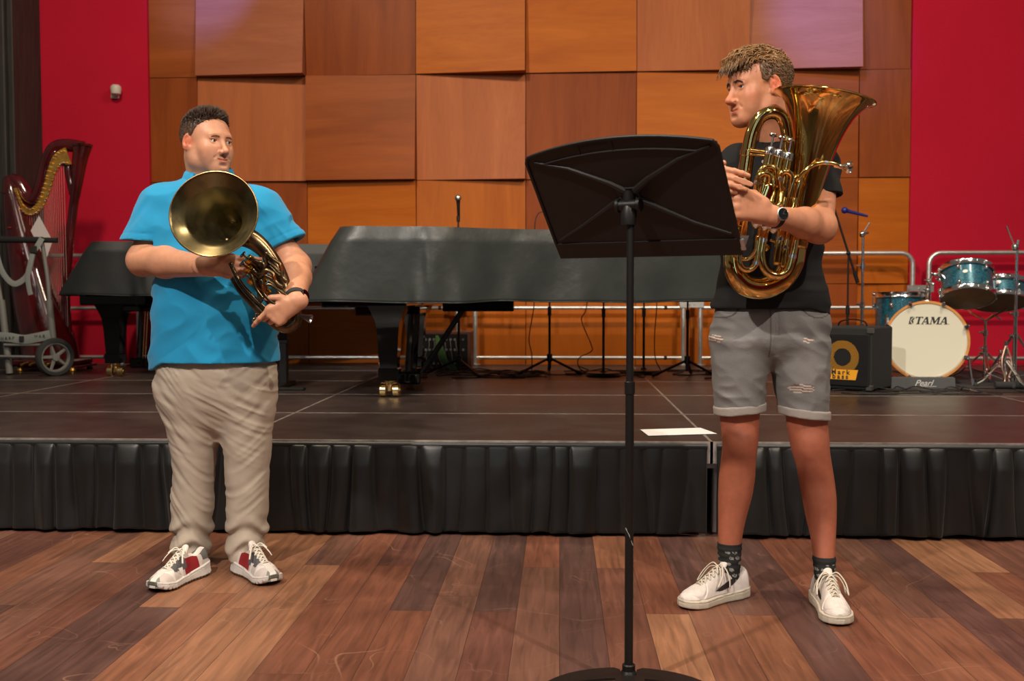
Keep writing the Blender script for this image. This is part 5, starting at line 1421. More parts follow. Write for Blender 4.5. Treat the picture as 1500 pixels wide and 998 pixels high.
def skin_colors(h, base, stub=0.0, blush=.25):
    base = np.array(base)
    def fn(V):
        L_ = h.inv(V); x, y, z = L_.T
        c = np.repeat(base[None], len(V), 0)
        n = vnoise(V[:, 0] * 40, V[:, 1] * 40, V[:, 2] * 40)[:, None]
        c = c * (1 + .05 * n)
        near = (np.abs(x) < .1) & (np.abs(y) < .13) & (np.abs(z) < .14)
        def g(cx, cy, cz, r, sy=1): 
            d = np.sqrt((np.abs(x) - cx) ** 2 + ((y - cy) * sy) ** 2 + (z - cz) ** 2); return np.clip(1 - d / r, 0, 1)[:, None] * near[:, None]
        red = np.array((1.05, .62, .55)); c = c * (1 + (red - 1) * blush * 2 * g(.042, .06, -.028, .035))
        c = c * (1 + (red - 1) * blush * 2.2 * g(.0, .115, -.036, .022))
        c = c * (1 + (red - 1) * .9 * np.clip(g(.083, -.014, 0, .040) * 2, 0, 1) * (np.abs(x) > .072)[:, None])
        lips = np.clip(1 - np.sqrt((x / .025) ** 2 + ((z + .0685 - .004 * (x / .023) ** 2) / .0105) ** 2 + (np.maximum(.076 - y, 0) / .006) ** 2), 0, 1) * near
        c = c * (1 + (np.array((.86, .58, .56)) - 1) * np.clip(lips * 3, 0, 1)[:, None])
        if stub:
            m_ = np.clip((-.030 - z) / .02, 0, 1) * np.clip((y + .02) / .03, 0, 1) * (z > -.13) * near * (np.clip(lips * 3, 0, 1) < .3)
            m_ = m_ * np.clip(1 - g(.045, .06, -.025, .04)[:, 0] * 1.5, 0, 1)
            c = c * (1 + (np.array((.74, .78, .88)) - 1) * stub * m_[:, None])
        return np.clip(c, 0, 1)
    return fn

def skin_mat(name):
    m = mat(name, (.5, .3, .2), .46, attr='Col', var=.06, vscale=60, bump=.05, bscale=220, sss=.12, spec=.4)
    return m
eye_white = mat('eye_white', (.68, .64, .60), .25, coat=.5); iris_m = mat('iris', (.045, .06, .06), .2, coat=.8); pupil_m = mat('pupil', (.004, .004, .004), .1, coat=1)
def eyes(h, parent, base, look, wide=1.0):
    for x in (-1, 1):
        c = h.p(x * .0325 * wide, .0725, .003); d = V3(look); r = .0122 * h.s
        m = MB()
        angs = [0, .25, .30, .52, .56, 1.0, 1.6, 2.4, PI]
        prof = [(r * math.sin(a) + 1e-5, r * math.cos(a)) for a in angs]
        m.lathe(prof, tuple(c - base), tuple(d), 24)
        n = 24
        m.m = []
        for i in range(len(prof) - 1): m.m += [2 if angs[i] < .25 else (1 if angs[i] < .52 else 0)] * n
        while len(m.m) < len(m.f): m.m.append(0)
        m.build('eye', [eye_white, iris_m, pupil_m], parent, ang=None)
def surf_y(F, h, x, z, y0=.13):
    y = y0
    while y > .04:
        q = (h.p(x, y, z) - F.lo) / F.h; i = np.clip(q.astype(int), 0, F.n - 2); f = q - i
        c = F.a[i[0]:i[0] + 2, i[1]:i[1] + 2, i[2]:i[2] + 2]; c = c[0] * (1 - f[0]) + c[1] * f[0]; c = c[0] * (1 - f[1]) + c[1] * f[1]
        if c[0] * (1 - f[2]) + c[1] * f[2] < 0: return y
        y -= .0008
    return y
def brows(h, parent, base, mt, wide=1.0, n=46, seed=2, thick=1.0, arch=.004):
    rnd = random.Random(seed)
    for x in (-1, 1):
        m = MB()
        for i in range(n):
            u = i / (n - 1)
            for q in range(3):
                px, pz = .013 + .034 * u, .0175 + arch * math.sin(PI * min(1, u * 1.15)) - .004 * u + rnd.uniform(-.0028, .0028) * (1 - .6 * u) * thick
                py = surf_y(FH, h, x * px * wide, pz); p2 = surf_y(FH, h, x * (px + .007) * wide, pz + .002 - .003 * u)
                if abs(p2 - py) > .006: continue
                a = h.p(x * px * wide, py, pz) - base; b = h.p(x * (px + .007) * wide, p2 + .0004, pz + .002 - .003 * u) - base
                m.tube([tuple(a), tuple((a + b) / 2 + h.v(0, .0012, .0004)), tuple(b)], [.0008 * thick, .0009 * thick, .0002], 4)
        m.build('eyebrow', mt, parent, ang=None)

def hand(F, wr, d, n, s, bends, thumb, sc=1.0, spread=(.0, .0, .0, .0), wr_r=.028, fs=1.0, palm=True):
    """wr wrist point, d towards the fingers, n back of the hand, s towards the thumb; bends per finger in degrees"""
    wr, d, n = V3(wr), V3(d), V3(n); d /= np.linalg.norm(d); n = n - d * n.dot(d); n /= np.linalg.norm(n); s = V3(s); s = s - d * s.dot(d) - n * s.dot(n); s /= np.linalg.norm(s)
    off = [.030, .010, -.011, -.030]; ln = [.090, .094, .089, .080]; seg = [(.043, .026, .022), (.047, .030, .023), (.043, .028, .022), (.034, .021, .020)]
    tips = []
    F.cone(wr - d * .02, wr + d * .02, wr_r * sc, wr_r * .98 * sc, .012, flat=(n, 1.35))
    Fk = []
    for i in range(4):
        a = wr + d * .015 + s * off[i] * .45 * sc; k = wr + (d * ln[i] + s * off[i]) * sc
        F.cone(a, k, .0150 * sc, .0115 * sc, .016)
        Fk.append(k)
    F.cone(Fk[0] - d * .012 - n * .004, Fk[3] - d * .012 - n * .004, .0115 * sc, .0105 * sc, .012)
    F.cone(wr + d * .02 + s * .022 * sc, Fk[0] - d * .01, .016 * sc, .013 * sc, .014)
    for i in range(4):
        p = Fk[i].copy(); ang = 0; dd = d + s * spread[i]; dd /= np.linalg.norm(dd)
        r = [.0098, .0090, .0082, .0070]
        if i == 3: r = [.0086, .0078, .0072, .0062]
        for j in range(3):
            ang += R(bends[i][j])
            v = dd * math.cos(ang) - n * math.sin(ang)
            q = p + v * seg[i][j] * sc * fs
            F.cone(p, q, r[j] * sc, r[j + 1] * sc, .0025 if j else .006); 
            if j < 2: F.ell(q, [r[j + 1] * 1.06 * sc] * 3, .003)
            p = q
        tips.append((p, v))
    # thumb: list of points given from its root on the side of the palm
    t0 = wr + (d * .018 + s * .022) * sc; pts = [t0] + [wr + (d * a + s * b - n * c) * sc for a, b, c in thumb]
    rs = [.0165, .0130, .0110, .0085][:len(pts)]
    for j in range(len(pts) - 1): F.cone(pts[j], pts[j + 1], rs[j] * sc, rs[j + 1] * sc, .010 if j == 0 else .003)
    return tips, pts

def folds(amp, sx, sy, sz, seed=0.0, ridge=True):
    def fn(X, Y, Z):
        n = vnoise(X * sx + seed, Y * sy + seed * 1.7, Z * sz + 3.1 * seed) + .5 * vnoise(X * sx * 2.1 + 5, Y * sy * 2.1, Z * sz * 2.1 + seed)
        if ridge: return -amp * (1 - np.abs(n) * 1.6)
        return amp * n
    return fn
def hair_clumps(m, h, base, specs, rnd, seg=5, nside=5):
    """specs: list of (root local, [local offsets...], radius)"""
    for root, offs, r in specs:
        pts = [h.p(*root) - base]
        for o in offs: pts.append(h.p(*(np.array(root) + np.array(o))) - base)
        c = catmull(pts, 3)
        m.tube(c, [r * .8, r, r * .8, r * .15], nside, caps=True)

def make_shoe(parent, org, heel, toe, L_, side, style):
    heel, toe = V3(heel), V3(toe); d = toe - heel; d[2] = 0; d /= np.linalg.norm(d); y = np.cross((0, 0, 1), d)
    h = Loc((heel[0], heel[1], 0), d, y, (0, 0, 1))
    box = ((-.03, -.09, -.012), (L_ + .03, .09, .165))
    def hw(x):
        return np.interp(x / L_, [0, .06, .2, .42, .58, .75, .88, .96, 1], [.020, .036, .044, .042, .044, .050, .044, .029, .008])
    def cy(x): return side * np.interp(x / L_, [0, .4, .7, 1], [0, .004, -.002, -.010])
    F1 = Field(*box, .0024); sl, (X, Y, Z) = F1.sub(F1.lo, F1.lo + F1.h * F1.n); u = X / L_
    dx = np.maximum(-X, X - L_)
    if style == 'runner':
        top = np.interp(u, [0, .1, .3, .5, .75, .92, 1], [.052, .048, .040, .031, .028, .036, .044]); bot = np.interp(u, [0, .08, .2, .75, .9, 1], [.016, .004, .001, .001, .010, .026])
        fl = .009 * (1 - np.clip(Z / .03, 0, 1)) * np.interp(u, [0, .3, .6, 1], [1, .6, .3, .3])
    else:
        top = np.interp(u, [0, .2, .5, .8, 1], [.036, .034, .030, .029, .032]); bot = np.interp(u, [0, .05, .2, .8, 1], [.003, .001, .001, .001, .008]); fl = 0
    d2 = np.sqrt(np.maximum(np.abs(Y - cy(X)) - (hw(X) + .004 + fl) + .005, 0) ** 2 + np.maximum(np.maximum(bot - Z, Z - top) + .005, 0) ** 2) - .005
    gr = .0015 * (np.abs(Z - top + .007) < .0014)
    if style == 'runner': gr = gr + .003 * (np.sin(X * 2 * PI / .016) > .2) * (Z < bot + .007)
    F1.comb(sl, np.maximum(d2, dx).astype(np.float32) + gr.astype(np.float32), 0)
    V, Q = F1.mesh()
    def sc_(P):
        P = h.inv(P + org)
        c = np.repeat(np.array([srgb(196, 186, 168)] if style == 'court' else [srgb(206, 200, 194)]), len(P), 0)
        if style == 'runner':
            c[P[:, 2] < .009] = srgb(84, 70, 52); c[(P[:, 0] > L_ - .032) & (np.abs(P[:, 1] - cy(P[:, 0])) < .020)] = srgb(104, 106, 96)
        else: c = c * (1 - .3 * np.clip((.008 - P[:, 2]) / .008, 0, 1))[:, None]
        return c
    root = np_object('shoe', [(h.o + V @ h.A.T - org, Q)], shoe_m, parent, sc_)
    # upper
    F2 = Field(*box, .0018); sl, (X, Y, Z) = F2.sub(F2.lo, F2.lo + F2.h * F2.n); u = X / L_; dx = np.maximum(-X, X - L_)
    tp = np.interp(u, [0, .05, .16, .30, .42, .55, .70, .85, .95, 1], [.084, .098, .088, .100, .108, .090, .070, .058, .050, .038])
    nar = np.interp(u, [0, .3, .5, .7, 1], [.04, .22, .42, .15, 0]) * np.clip(Z / tp, 0, 1) ** 1.5
    rr = (np.abs((Y - cy(X)) / (hw(X) * (1 - nar))) ** 2.6 + np.abs(np.maximum(Z, 0) / tp) ** 3.0) ** (1 / 2.6)
    dU = np.maximum(np.maximum((rr - 1) * .034, dx + .003), .018 - Z)
    F2.comb(sl, dU.astype(np.float32), 0)
    F2.ell((.068, side * .001, .114), (.050, .033, .043), .006, 'sub')           # foot opening
    if style == 'court':
        F2.warp(lambda X, Y, Z: .0022 * np.exp(-((np.sqrt(((X - L_ * .80) / 1.0) ** 2 + (Y - side * -.004) ** 2) - .042) / .0014) ** 2) * (X > L_ * .58) * (Z > .03)
                + .0016 * (np.sin(X * 2 * PI / .008) > .55) * (np.sin(Y * 2 * PI / .008) > .55) * (np.abs(X - L_ * .80) < .026) * (np.abs(Y) < .022) * (Z > .03))
        F2.cone((.118, side * .002, .098), (.092, side * .002, .128), .017, .014, .006, flat=((1, 0, .6), 2.0))
    else:
        F2.cone((.120, side * .002, .095), (.105, side * .002, .112), .017, .015, .006, flat=((1, 0, .6), 2.0))
        F2.warp(lambda X, Y, Z: .0015 * np.exp(-((X - L_ * .62 - .012 * np.sin(Z * 150)) / .0015) ** 2))
    V, Q = F2.mesh()
    def uc(P):
        P = h.inv(P + org); x, yy, z = P.T; n = len(P); ay = np.abs(yy - cy(x))
        if style == 'court':
            c = np.repeat(np.array([srgb(218, 208, 200)]), n, 0)
            # curved tick on both flanks: belly line and top line
            t = (x - .060) / .115
            lowc = .040 + .012 * (1 - np.clip(t, 0, 1)) ** 1.5 * 2.2 - .006 * np.sin(PI * np.clip(t, 0, 1)); 
            tt = np.clip((.170 - x) / .115, 0, 1)
            zc = .046 + .034 * tt ** 1.6; th = .0105 * np.sin(PI * np.clip(1 - tt, 0, 1) ** .8) ** .8 * (1 - .2 * tt) + .0006
            sw = (np.abs(z - zc) < th) & (x > .052) & (x < .172) & (ay > .012)
            c[sw] = srgb(44, 34, 32)
            c[(z > .030) & (z < .0335)] = srgb(176, 160, 146)
            ins = (x > .03) & (x < .11) & (ay < .026) & (z > .06) & (z < .088) & False
            c[ins] = srgb(60, 56, 52)
        else:
            c = np.repeat(np.array([srgb(206, 194, 186)]), n, 0)
            c[(x > .075) & (x < .150) & (z < .085) & (ay > .010)] = srgb(140, 24, 32)
            c[(x > .135) & (x < .205) & (z > .050) & (ay > .010) & (ay < .034)] = srgb(84, 84, 86)
            c[(x < .060) & (z < .060)] = srgb(190, 180, 172); c[(x < .05) & (z >= .06)] = srgb(92, 90, 88)
            star = (np.abs((x - .195) % .05 - .025) + ay * .6 < .030) & (x > .155) & (x < .25) & (z < .062) & (ay > .014); c[star] = srgb(226, 220, 214)
            c[(x > L_ - .045 + ay * 1.2) & (ay < .024)] = srgb(128, 128, 118)
            c[ay < .012] = np.array(srgb(222, 214, 204))
        c = c * (1 + .05 * vnoise(x * 90, yy * 90, z * 90))[:, None]
        return c
    up = np_object('upper', [(h.o + V @ h.A.T - org, Q)], shoe_m, root, uc)
    # laces
    lace_m = MATS['lace_runner'] if style == 'runner' else MATS['lace_court']
    def tz(x): return float(np.interp(x / L_, [.30, .42, .55, .70, .85], [.100, .108, .090, .070, .058]))
    nrow = 6; m = MB()
    xs_ = [.125 + i * (.215 - .125) / (nrow - 1) for i in range(nrow)]
    for i, x in enumerate(xs_):
        z = tz(x) + .003; wv = .019 - .001 * i
        for s in (-1, 1):
            x2 = xs_[min(i + 1, nrow - 1)]
            pts = [(x, cy(x) - s * wv, z - .009), (x + .003, cy(x) - s * wv * .4, z + .0015 + s * .0006), ((x + x2) / 2 + .002, cy(x) + s * wv * .4, tz((x + x2) / 2) + .0045 + s * .0006), (x2, cy(x) + s * wv, tz(x2) - .006)]
            m.tube([tuple(h.p(*q) - org) for q in catmull(pts, 4)], .0034, 6, sq=.45, up=(0, 0, 1))
    m.build('laces', lace_m, root, ang=None)
    m = MB(); z0 = tz(.125) + .005
    for s in (-1, 1):
        if style == 'court':
            loop = [(.125, 0, z0), (.130, s * .022, z0 + .010), (.150, s * .045, z0 - .018), (.175, s * .050, z0 - .050), (.160, s * .046, z0 - .040), (.140, s * .026, z0 - .004), (.125, 0, z0)]
            tail = [(.125, 0, z0), (.115, s * .022, z0 - .002), (.115, s * .043, z0 - .030), (.120, s * .052, z0 - .062)]
        else:
            loop = [(.130, 0, z0), (.135, s * .018, z0 + .008), (.155, s * .034, z0 - .008), (.140, s * .024, z0 - .002), (.130, 0, z0)]
            tail = [(.130, 0, z0), (.145, s * .022, z0), (.165, s * .036, z0 - .018), (.175, s * .044, z0 - .034)]
        for pts in (loop, tail): m.tube([tuple(h.p(q[0], q[1] + cy(q[0]), q[2]) - org) for q in catmull(pts, 5)], .0034, 6, sq=.5)
    m.ball(tuple(h.p(.126, cy(.126), z0) - org), .006, 8); m.build('lace_bow', lace_m, root, ang=None)
    return root, h
shoe_m = mat('shoe_leather', (.6, .6, .6), .55, attr='Col', bump=.04, bscale=300, var=.05, vscale=60)
mat('lace_court', srgb(206, 196, 178), .85); mat('lace_runner', srgb(222, 214, 198), .85)

# ------------------------------------------------------------ THE MAN IN THE BLUE POLO
MY = 3.73
mb_ = V3((W(310, 700, MY).x, MY, 0))
man = thing('person', 'man in turquoise polo shirt and beige trousers holding the dark brass horn', 'person', tuple(mb_))
skinA, skinB = skin_mat('skin_man'), skin_mat('skin_boy')
yaw = R(55); fwd = (math.sin(yaw), -math.cos(yaw), -.02)
hm = head_frame(W(304, 211, MY - .01), fwd, (.02, 0, 1), .985)
nb = V3(W(305, 275, MY + .02))
FH = build_head(hm, wide=1.02, jaw=1.03, nose=.92, smile=.0062, neck=nb, neck_r=.068, lid=.0058, chz=.005)
mp = [FH.mesh()]
# right arm (picture left)
sh, el, wr = V3(W(238, 318, MY)), V3(W(210, 381, MY - .06)), V3(W(306, 391, 3.43))
Fa = Field(np.minimum(np.minimum(sh, el), wr) - .09, np.maximum(np.maximum(sh, el), wr) + (.20, .10, .10), .0030)
Fa.a[:] = .2
Fa.cone(sh, el, .056, .056, .02); Fa.cone(el, el + (wr - el) * .35, .054, .056, .02); Fa.cone(el + (wr - el) * .35, wr, .056, .033, .02)
Fa.ell(el + (-.012, .02, -.004), (.050, .045, .048), .03)
tips1, th1 = hand(Fa, wr + (-.004, -.004, .002), (1, .10, -.02), (.05, -1, .1), (0, 0, 1), [(4, 8, 6), (14, 92, 50), (18, 92, 50), (22, 92, 50)], [(.045, .040, .012), (.070, .036, .035), (.088, .030, .05)], sc=1.0, wr_r=.031)
mp.append(Fa.mesh())
# left arm (picture right)
sh2, el2, wr2 = V3(W(382, 322, MY)), V3(W(434, 390, MY + .0)), V3(W(433, 441, 3.39))
Fb = Field(np.minimum(np.minimum(sh2, el2), wr2) - (.24, .14, .16), np.maximum(np.maximum(sh2, el2), wr2) + .09, .0030)
Fb.cone(sh2, el2, .054, .052, .02); Fb.cone(el2, el2 + (wr2 - el2) * .35, .054, .053, .02); Fb.cone(el2 + (wr2 - el2) * .35, wr2, .053, .032, .02)
tips2, th2 = hand(Fb, wr2 + (-.002, -.006, -.010), (-.84, -.14, -.52), (.10, -1, -.06), (-.45, 0, .9), [(12, 18, 10), (50, 50, 30), (60, 60, 30), (66, 60, 30)], [(.030, .045, -.004), (.055, .060, -.004), (.074, .068, .002)], sc=.95, wr_r=.031, spread=(-.25, 0, 0, 0))
mp.append(Fb.mesh())
# torso and legs below the clothes
Ft = Field(mb_ + (-.30, -.2, .03), mb_ + (.30, .2, 1.46), .010)
stack(Ft, [(272, 268, 346, MY + .01, .07), (285, 240, 385, MY, .09), (330, 232, 396, MY, .11), (420, 230, 398, MY, .13), (500, 242, 390, MY, .11), (580, 254, 384, MY, .07)], .03)
stack(Ft, [(590, 254, 312, MY, .06), (700, 268, 300, MY, .045), (800, 268, 292, MY, .040)], .03); stack(Ft, [(590, 334, 388, MY, .06), (700, 344, 380, MY, .045), (800, 346, 374, MY, .040)], .03)
mp.append(Ft.mesh())
body = np_object('body', [(V - mb_, Q) for V, Q in mp], skinA, man, lambda V: skin_colors(hm, srgb(204, 146, 114), .5)(V + mb_))
eyes(hm, man, mb_, (math.sin(R(74)), -math.cos(R(74)), 0), 1.02)
hair_d = mat('hair_dark_brown', srgb(62, 46, 34), .45, var=.35, vscale=90, stretch=(1, 1, .4), spec=.5)
brow_d = mat('brow_brown', srgb(128, 86, 62), .6)
brows(hm, man, mb_, brow_d, 1.02, 30, thick=.7)
# hair: close cap with a fade, brushed-up top
def hair_cap(h, wide, off, keep, vox=.0026, nz=(.0022, 160)):
    F = Field(h.o - .16 * h.s, h.o + .17 * h.s, vox); s = h.s
    F.ell(h.p(0, -.022, .040), [q * s for q in ((.076 * wide + off), .098 + off, .082 + off)], .01, 'add', h.A)
    F.ell(h.p(0, .010, .030), [q * s for q in ((.070 * wide + off), .080 + off * .6, .072 + off)], .02, 'add', h.A)
    def k(X, Y, Z):
        X, Y, Z = np.broadcast_arrays(X, Y, Z); L_ = h.inv(np.stack([X.ravel(), Y.ravel(), Z.ravel()], 1))
        return keep(L_[:, 0], L_[:, 1], L_[:, 2]).reshape(X.shape)
    cutf(F, k, .004)
    F.warp(lambda X, Y, Z: -nz[0] * vnoise(X * nz[1], Y * nz[1], Z * nz[1] * .6) - nz[0] * vnoise(X * 60, Y * 60, Z * 40))
    return F.mesh()
def keep_man(x, y, z):               # negative where hair grows; receding temples
    ax = np.abs(x)
    line = np.where(ax > .055, .028 + (y + .01) * 1.4, .078 - (y - .07) * .1 + .0 * ax)
    front = (.088 + .10 * np.clip(ax - .02, 0, 1) - z) - np.clip((.062 - y) * 1.3, 0, 1)
    side_ = (-.012 + .9 * np.clip(y + .015, 0, 1) + .55 * np.clip(-y - .03, 0, 1) * -1) - z
    side_ = np.where(y < -.03, (-.045 - z) * .8, side_)
    earg = .024 - np.sqrt((y + .014) ** 2 + (z - .0) ** 2)
    return np.maximum(np.maximum(front, side_), np.where(ax > .06, earg, -1)) * .8
def normal_at(L_):                     # rough outward direction on the scalp
    n = np.array((L_[0] / .079 ** 2, (L_[1] + .022) / .098 ** 2, (L_[2] - .040) / .082 ** 2)); return n / np.linalg.norm(n)
def hair_object(h, base, V, Q, strands, mt, parent, colf):
    m = MB(); m.add(V - base, Q)
    for pts, r in strands:
        m.tube([tuple(p - base) for p in pts], [r, r * .9, r * .2], 4, caps=True)
    o = m.build('hair', mt, parent, ang=None); me = o.data
    co = np.zeros(len(me.vertices) * 3, np.float32); me.vertices.foreach_get('co', co); P = co.reshape(-1, 3) + base
    at = me.color_attributes.new('Col', 'FLOAT_COLOR', 'POINT'); c = np.ones((len(P), 4), np.float32); c[:, :3] = colf(h.inv(P)); at.data.foreach_set('color', c.ravel())
    return o
V, Q = hair_cap(hm, 1.02, .0028, keep_man)
rnd = random.Random(4); LV = hm.inv(V); strands = []
for k in range(5200):
    i = rnd.randrange(len(V)); p = LV[i]; n = normal_at(p)
    if n.dot(p - np.array((0, -.022, .04))) < 0: continue
    x, y, z = p
    top = min(1, max(0, (z - .062) / .04)); fr = min(1, max(0, (y + .07) / .12))
    ln = (.0035 + .006 * max(0, top)) + .020 * top * fr
    d = n * (.35 + .5 * top) + np.array((rnd.uniform(-.25, .25) + .9 * float(vnoise(np.array([p[0] * 40.]), np.array([p[1] * 40.]), np.array([1.1]))[0]), .55 * top - .35 * (1 - top) + rnd.uniform(-.25, .25), .55 * top - .55 * (1 - top)))
    d /= np.linalg.norm(d)
    q1 = p - n * .002; q2 = p + d * ln * .55 + n * .0015; q3 = p + d * ln + np.array((0, 0, .004 * top))
    strands.append(([hm.p(*q1), hm.p(*q2), hm.p(*q3)], .0007 + .0009 * top * rnd.random() + .0002))
def man_hair_col(L_):
    x, y, z = L_.T; c = np.repeat(np.array([srgb(66, 49, 37)]), len(L_), 0)
    f = np.clip((.066 - z - .35 * np.clip(-y - .03, 0, 1)) / .06, 0, 1)[:, None] * .70
    c = c * (1 - f) + np.array(srgb(128, 92, 70)) * f
    return c * (1 + .25 * vnoise(x * 300, y * 300, z * 120))[:, None]
hair_d = mat('hair_dark_brown', srgb(62, 46, 34), .5, attr='Col', var=.2, vscale=120)
hair_object(hm, mb_, V, Q, strands, hair_d, man, man_hair_col)

# polo shirt
polo_m = mat('turquoise_pique', srgb(14, 142, 190), .85, bump=.10, bscale=420, var=.05, vscale=14, sheen=.15)
def sleeve_point(a, b, t): return a + (b - a) * t
s1a, s1b = V3(W(240, 303, MY)), V3(W(213, 353, MY - .03)); s2a, s2b = V3(W(378, 306, MY)), V3(W(420, 357, MY + .005))
def man_shirt(grow=0.0):
    F = Field(mb_ + (-.36, -.25, .70), mb_ + (.37, .25, 1.50), .0048 if not grow else .006)
    stack(F, [(256, 282, 338, MY + .015, .062), (264, 270, 346, MY + .01, .072), (272, 252, 360, MY, .085), (284, 234, 380, MY, .105), (305, 226, 398, MY, .125), (340, 222, 402, MY, .14), (390, 229, 400, MY, .15), (450, 228, 401, MY, .158), (500, 227, 402, MY, .160), (530, 225, 404, MY, .160), (556, 224, 405, MY, .158)], .03, 2.2, grow=grow)
    F.cone(s1a, s1b, .080 + grow, .077 + grow, .05); F.cone(s1b, s1b + (s1b - s1a) * .3, .077, .079, .02)
    F.cone(s2a, s2b, .080 + grow, .064 + grow, .05); F.cone(s2b, s2b + (s2b - s2a) * .3, .064, .066, .02)
    return F
FS = man_shirt()
FS.warp(folds(.0045, 3.2, 3, 7, 2.2)); FS.warp(lambda X, Y, Z: -.0030 * (1 - np.abs(vnoise(X * 9 + Z * 9, Y * 5, Z * 14 - X * 10)) * 2))
FS.warp(lambda X, Y, Z: -.0042 * np.clip((np.abs(X - mb_[0]) - .17) / .05, 0, 1) * (1 - np.abs(vnoise(X * 10 + 4, Y * 8, Z * 26 + np.abs(X - mb_[0]) * 30)) * 2.2))
def shirt_hem(X, Y, Z):
    zl_ = W(222, 545, MY - .1).z; zr_ = W(300, 532, MY - .1).z
    xl = W(226, 545, MY).x; xr2 = W(262, 545, MY).x
    t = np.clip((X - xl) / (xr2 - xl), 0, 1); return (zl_ + (zr_ - zl_) * t * t * (3 - 2 * t)) - Z
cutf(FS, shirt_hem, .004)
for a, b in ((s1a, s1b), (s2a, s2b)):                   # sleeve ends, cut square to the sleeve, only near the sleeve
    n = V3((-.06, 0, -1)) if a is s1a else V3((.46, 0, -.89)); n /= np.linalg.norm(n)
    e = b + n * .002
    sg = 1 if e[0] > mb_[0] else -1; lim = abs(e[0] - mb_[0]) - .060
    cutf(FS, lambda X, Y, Z, e=e, n=n, sg=sg, lim=lim: np.where((np.sqrt((X - e[0]) ** 2 + (Y - e[1]) ** 2 + (Z - e[2]) ** 2) < .16) & ((X - mb_[0]) * sg > lim), (X - e[0]) * n[0] + (Y - e[1]) * n[1] + (Z - e[2]) * n[2], -1.0), .002)
    F_ = .066 if a is s1a else .055
    FS.cone(e - n * .018, e + n * .03, F_ - .005, F_, .004, 'sub')
    FS.warp(lambda X, Y, Z, e=e, n=n: .0016 * np.exp(-(((X - e[0]) * n[0] + (Y - e[1]) * n[1] + (Z - e[2]) * n[2] + .026) / .003) ** 2) * (np.sqrt((X - e[0]) ** 2 + (Y - e[1]) ** 2 + (Z - e[2]) ** 2) < .11))
FS.cone(nb + (0, 0, -.02), nb + hm.v(0, 0, .14), .058, .070, .006, 'sub')
shirt = np_object('polo_shirt', [(FS.mesh()[0] - mb_, FS.mesh()[1])], polo_m, man)
def collar(parent, org, cen, rx, ry, tilt, mt, hgt=.040, out=.018, gap=.35, front=(0, -1), name='collar', zb=.0):
    m = MB(); fa = math.atan2(front[1], front[0])
    def fn(u, v):
        a = fa + gap + (2 * PI - 2 * gap) * u
        # v 0..1 stand going up, 1..2 fold going down outside
        t = v * 2
        up = hgt * .9 * min(t, 1); o_ = 0
        if t > 1: up = hgt * (.9 - (t - 1) * (1.0 + .25 * math.cos(a - fa) ** 2 * (math.cos(a - fa) > 0))); o_ = out * (t - 1) ** .7 + .003
        c_ = math.cos(a - fa)
        fwd_ = (math.cos(fa), math.sin(fa))
        return (cen[0] - org[0] + (rx + o_) * math.cos(a), cen[1] - org[1] + (ry + o_) * math.sin(a), cen[2] - org[2] + zb + up - tilt * c_)
    m.grid(fn, 48, 13); o = m.build(name, mt, parent, ang=None)
    md = o.modifiers.new('thickness', 'SOLIDIFY'); md.thickness = .0025
    return o
collar(man, mb_, V3(W(306, 262, MY + .005)), .079, .074, .022, polo_m, hgt=.040)

# trousers
tr_m = mat('beige_linen', srgb(172, 158, 142), .9, bump=.08, bscale=320, var=.06, vscale=16, stretch=(1, 1, 1.6))
LEG_L = [(540, 237, 317, MY, .11), (560, 235, 323, MY, .12), (585, 236, 325, MY, .115), (610, 243, 323, MY, .105), (640, 251, 317, MY, .098), (690, 256, 312, MY, .088), (740, 253, 312, MY, .085), (775, 256, 307, MY - .005, .085), (795, 254, 305, MY - .015, .090), (806, 252, 305, MY - .02, .092), (816, 257, 300, MY - .025, .09)]
LEG_R = [(540, 315, 398, MY, .11), (560, 321, 399, MY, .12), (585, 325, 399, MY, .115), (610, 329, 398, MY, .105), (640, 328, 395, MY, .098), (690, 331, 392, MY, .088), (740, 334, 390, MY, .085), (775, 335, 388, MY - .005, .085), (795, 334, 387, MY - .015, .088), (806, 335, 382, MY - .02, .09), (816, 339, 374, MY - .025, .088)]
FT = Field(mb_ + (-.28, -.22, .03), mb_ + (.28, .2, .86), .0050)
stack(FT, LEG_L, .012, 2.1); 
FR = Field(mb_ + (-.28, -.22, .03), mb_ + (.28, .2, .86), .0050); stack(FR, LEG_R, .012, 2.1)
FT.a = np.minimum(FT.a, FR.a)
stack(FT, [(520, 235, 394, MY, .135), (548, 232, 397, MY, .140), (575, 234, 396, MY, .132), (598, 241, 393, MY, .112), (615, 257, 382, MY, .09), (632, 292, 356, MY, .06), (645, 317, 334, MY, .03)], .03, 2.3)
def tr_folds(X, Y, Z):
    low = np.exp(-((Z - .12) / .06) ** 2)
    knee = np.exp(-((Z - .62) / .16) ** 2)
    f = -.0030 * (1 - np.abs(vnoise(X * 7 + 3, Y * 6, Z * 8 + X * 6)) * 2) - .0026 * (1 - np.abs(vnoise(X * 7 + 3, Y * 6, Z * 34 + 5 * np.sin(X * 9))) * 2)
    f += -.0030 * knee * (1 - np.abs(vnoise(X * 7 + 9, Y * 6, Z * 42 + X * 22)) * 2.2)
    f += -.0090 * low * np.sin((Z + .03 * np.sin(X * 30 + Y * 16)) * 2 * PI / .075)
    return f
FT.warp(tr_folds)
# hem cut: lower at the back
cutf(FT, lambda X, Y, Z: (W(300, 813, MY).z - .045 * np.clip((Y - MY + .02) / .09, 0, 1) - .012 * np.sin(X * 40)) - Z, .004)
V, Q = FT.mesh(); np_object('trousers', [(V - mb_, Q)], tr_m, man)
# shoes
make_shoe(man, mb_, G(300, 838), G(252, 857), .295, -1, 'runner')
make_shoe(man, mb_, G(350, 834), G(388, 851), .295, 1, 'runner')
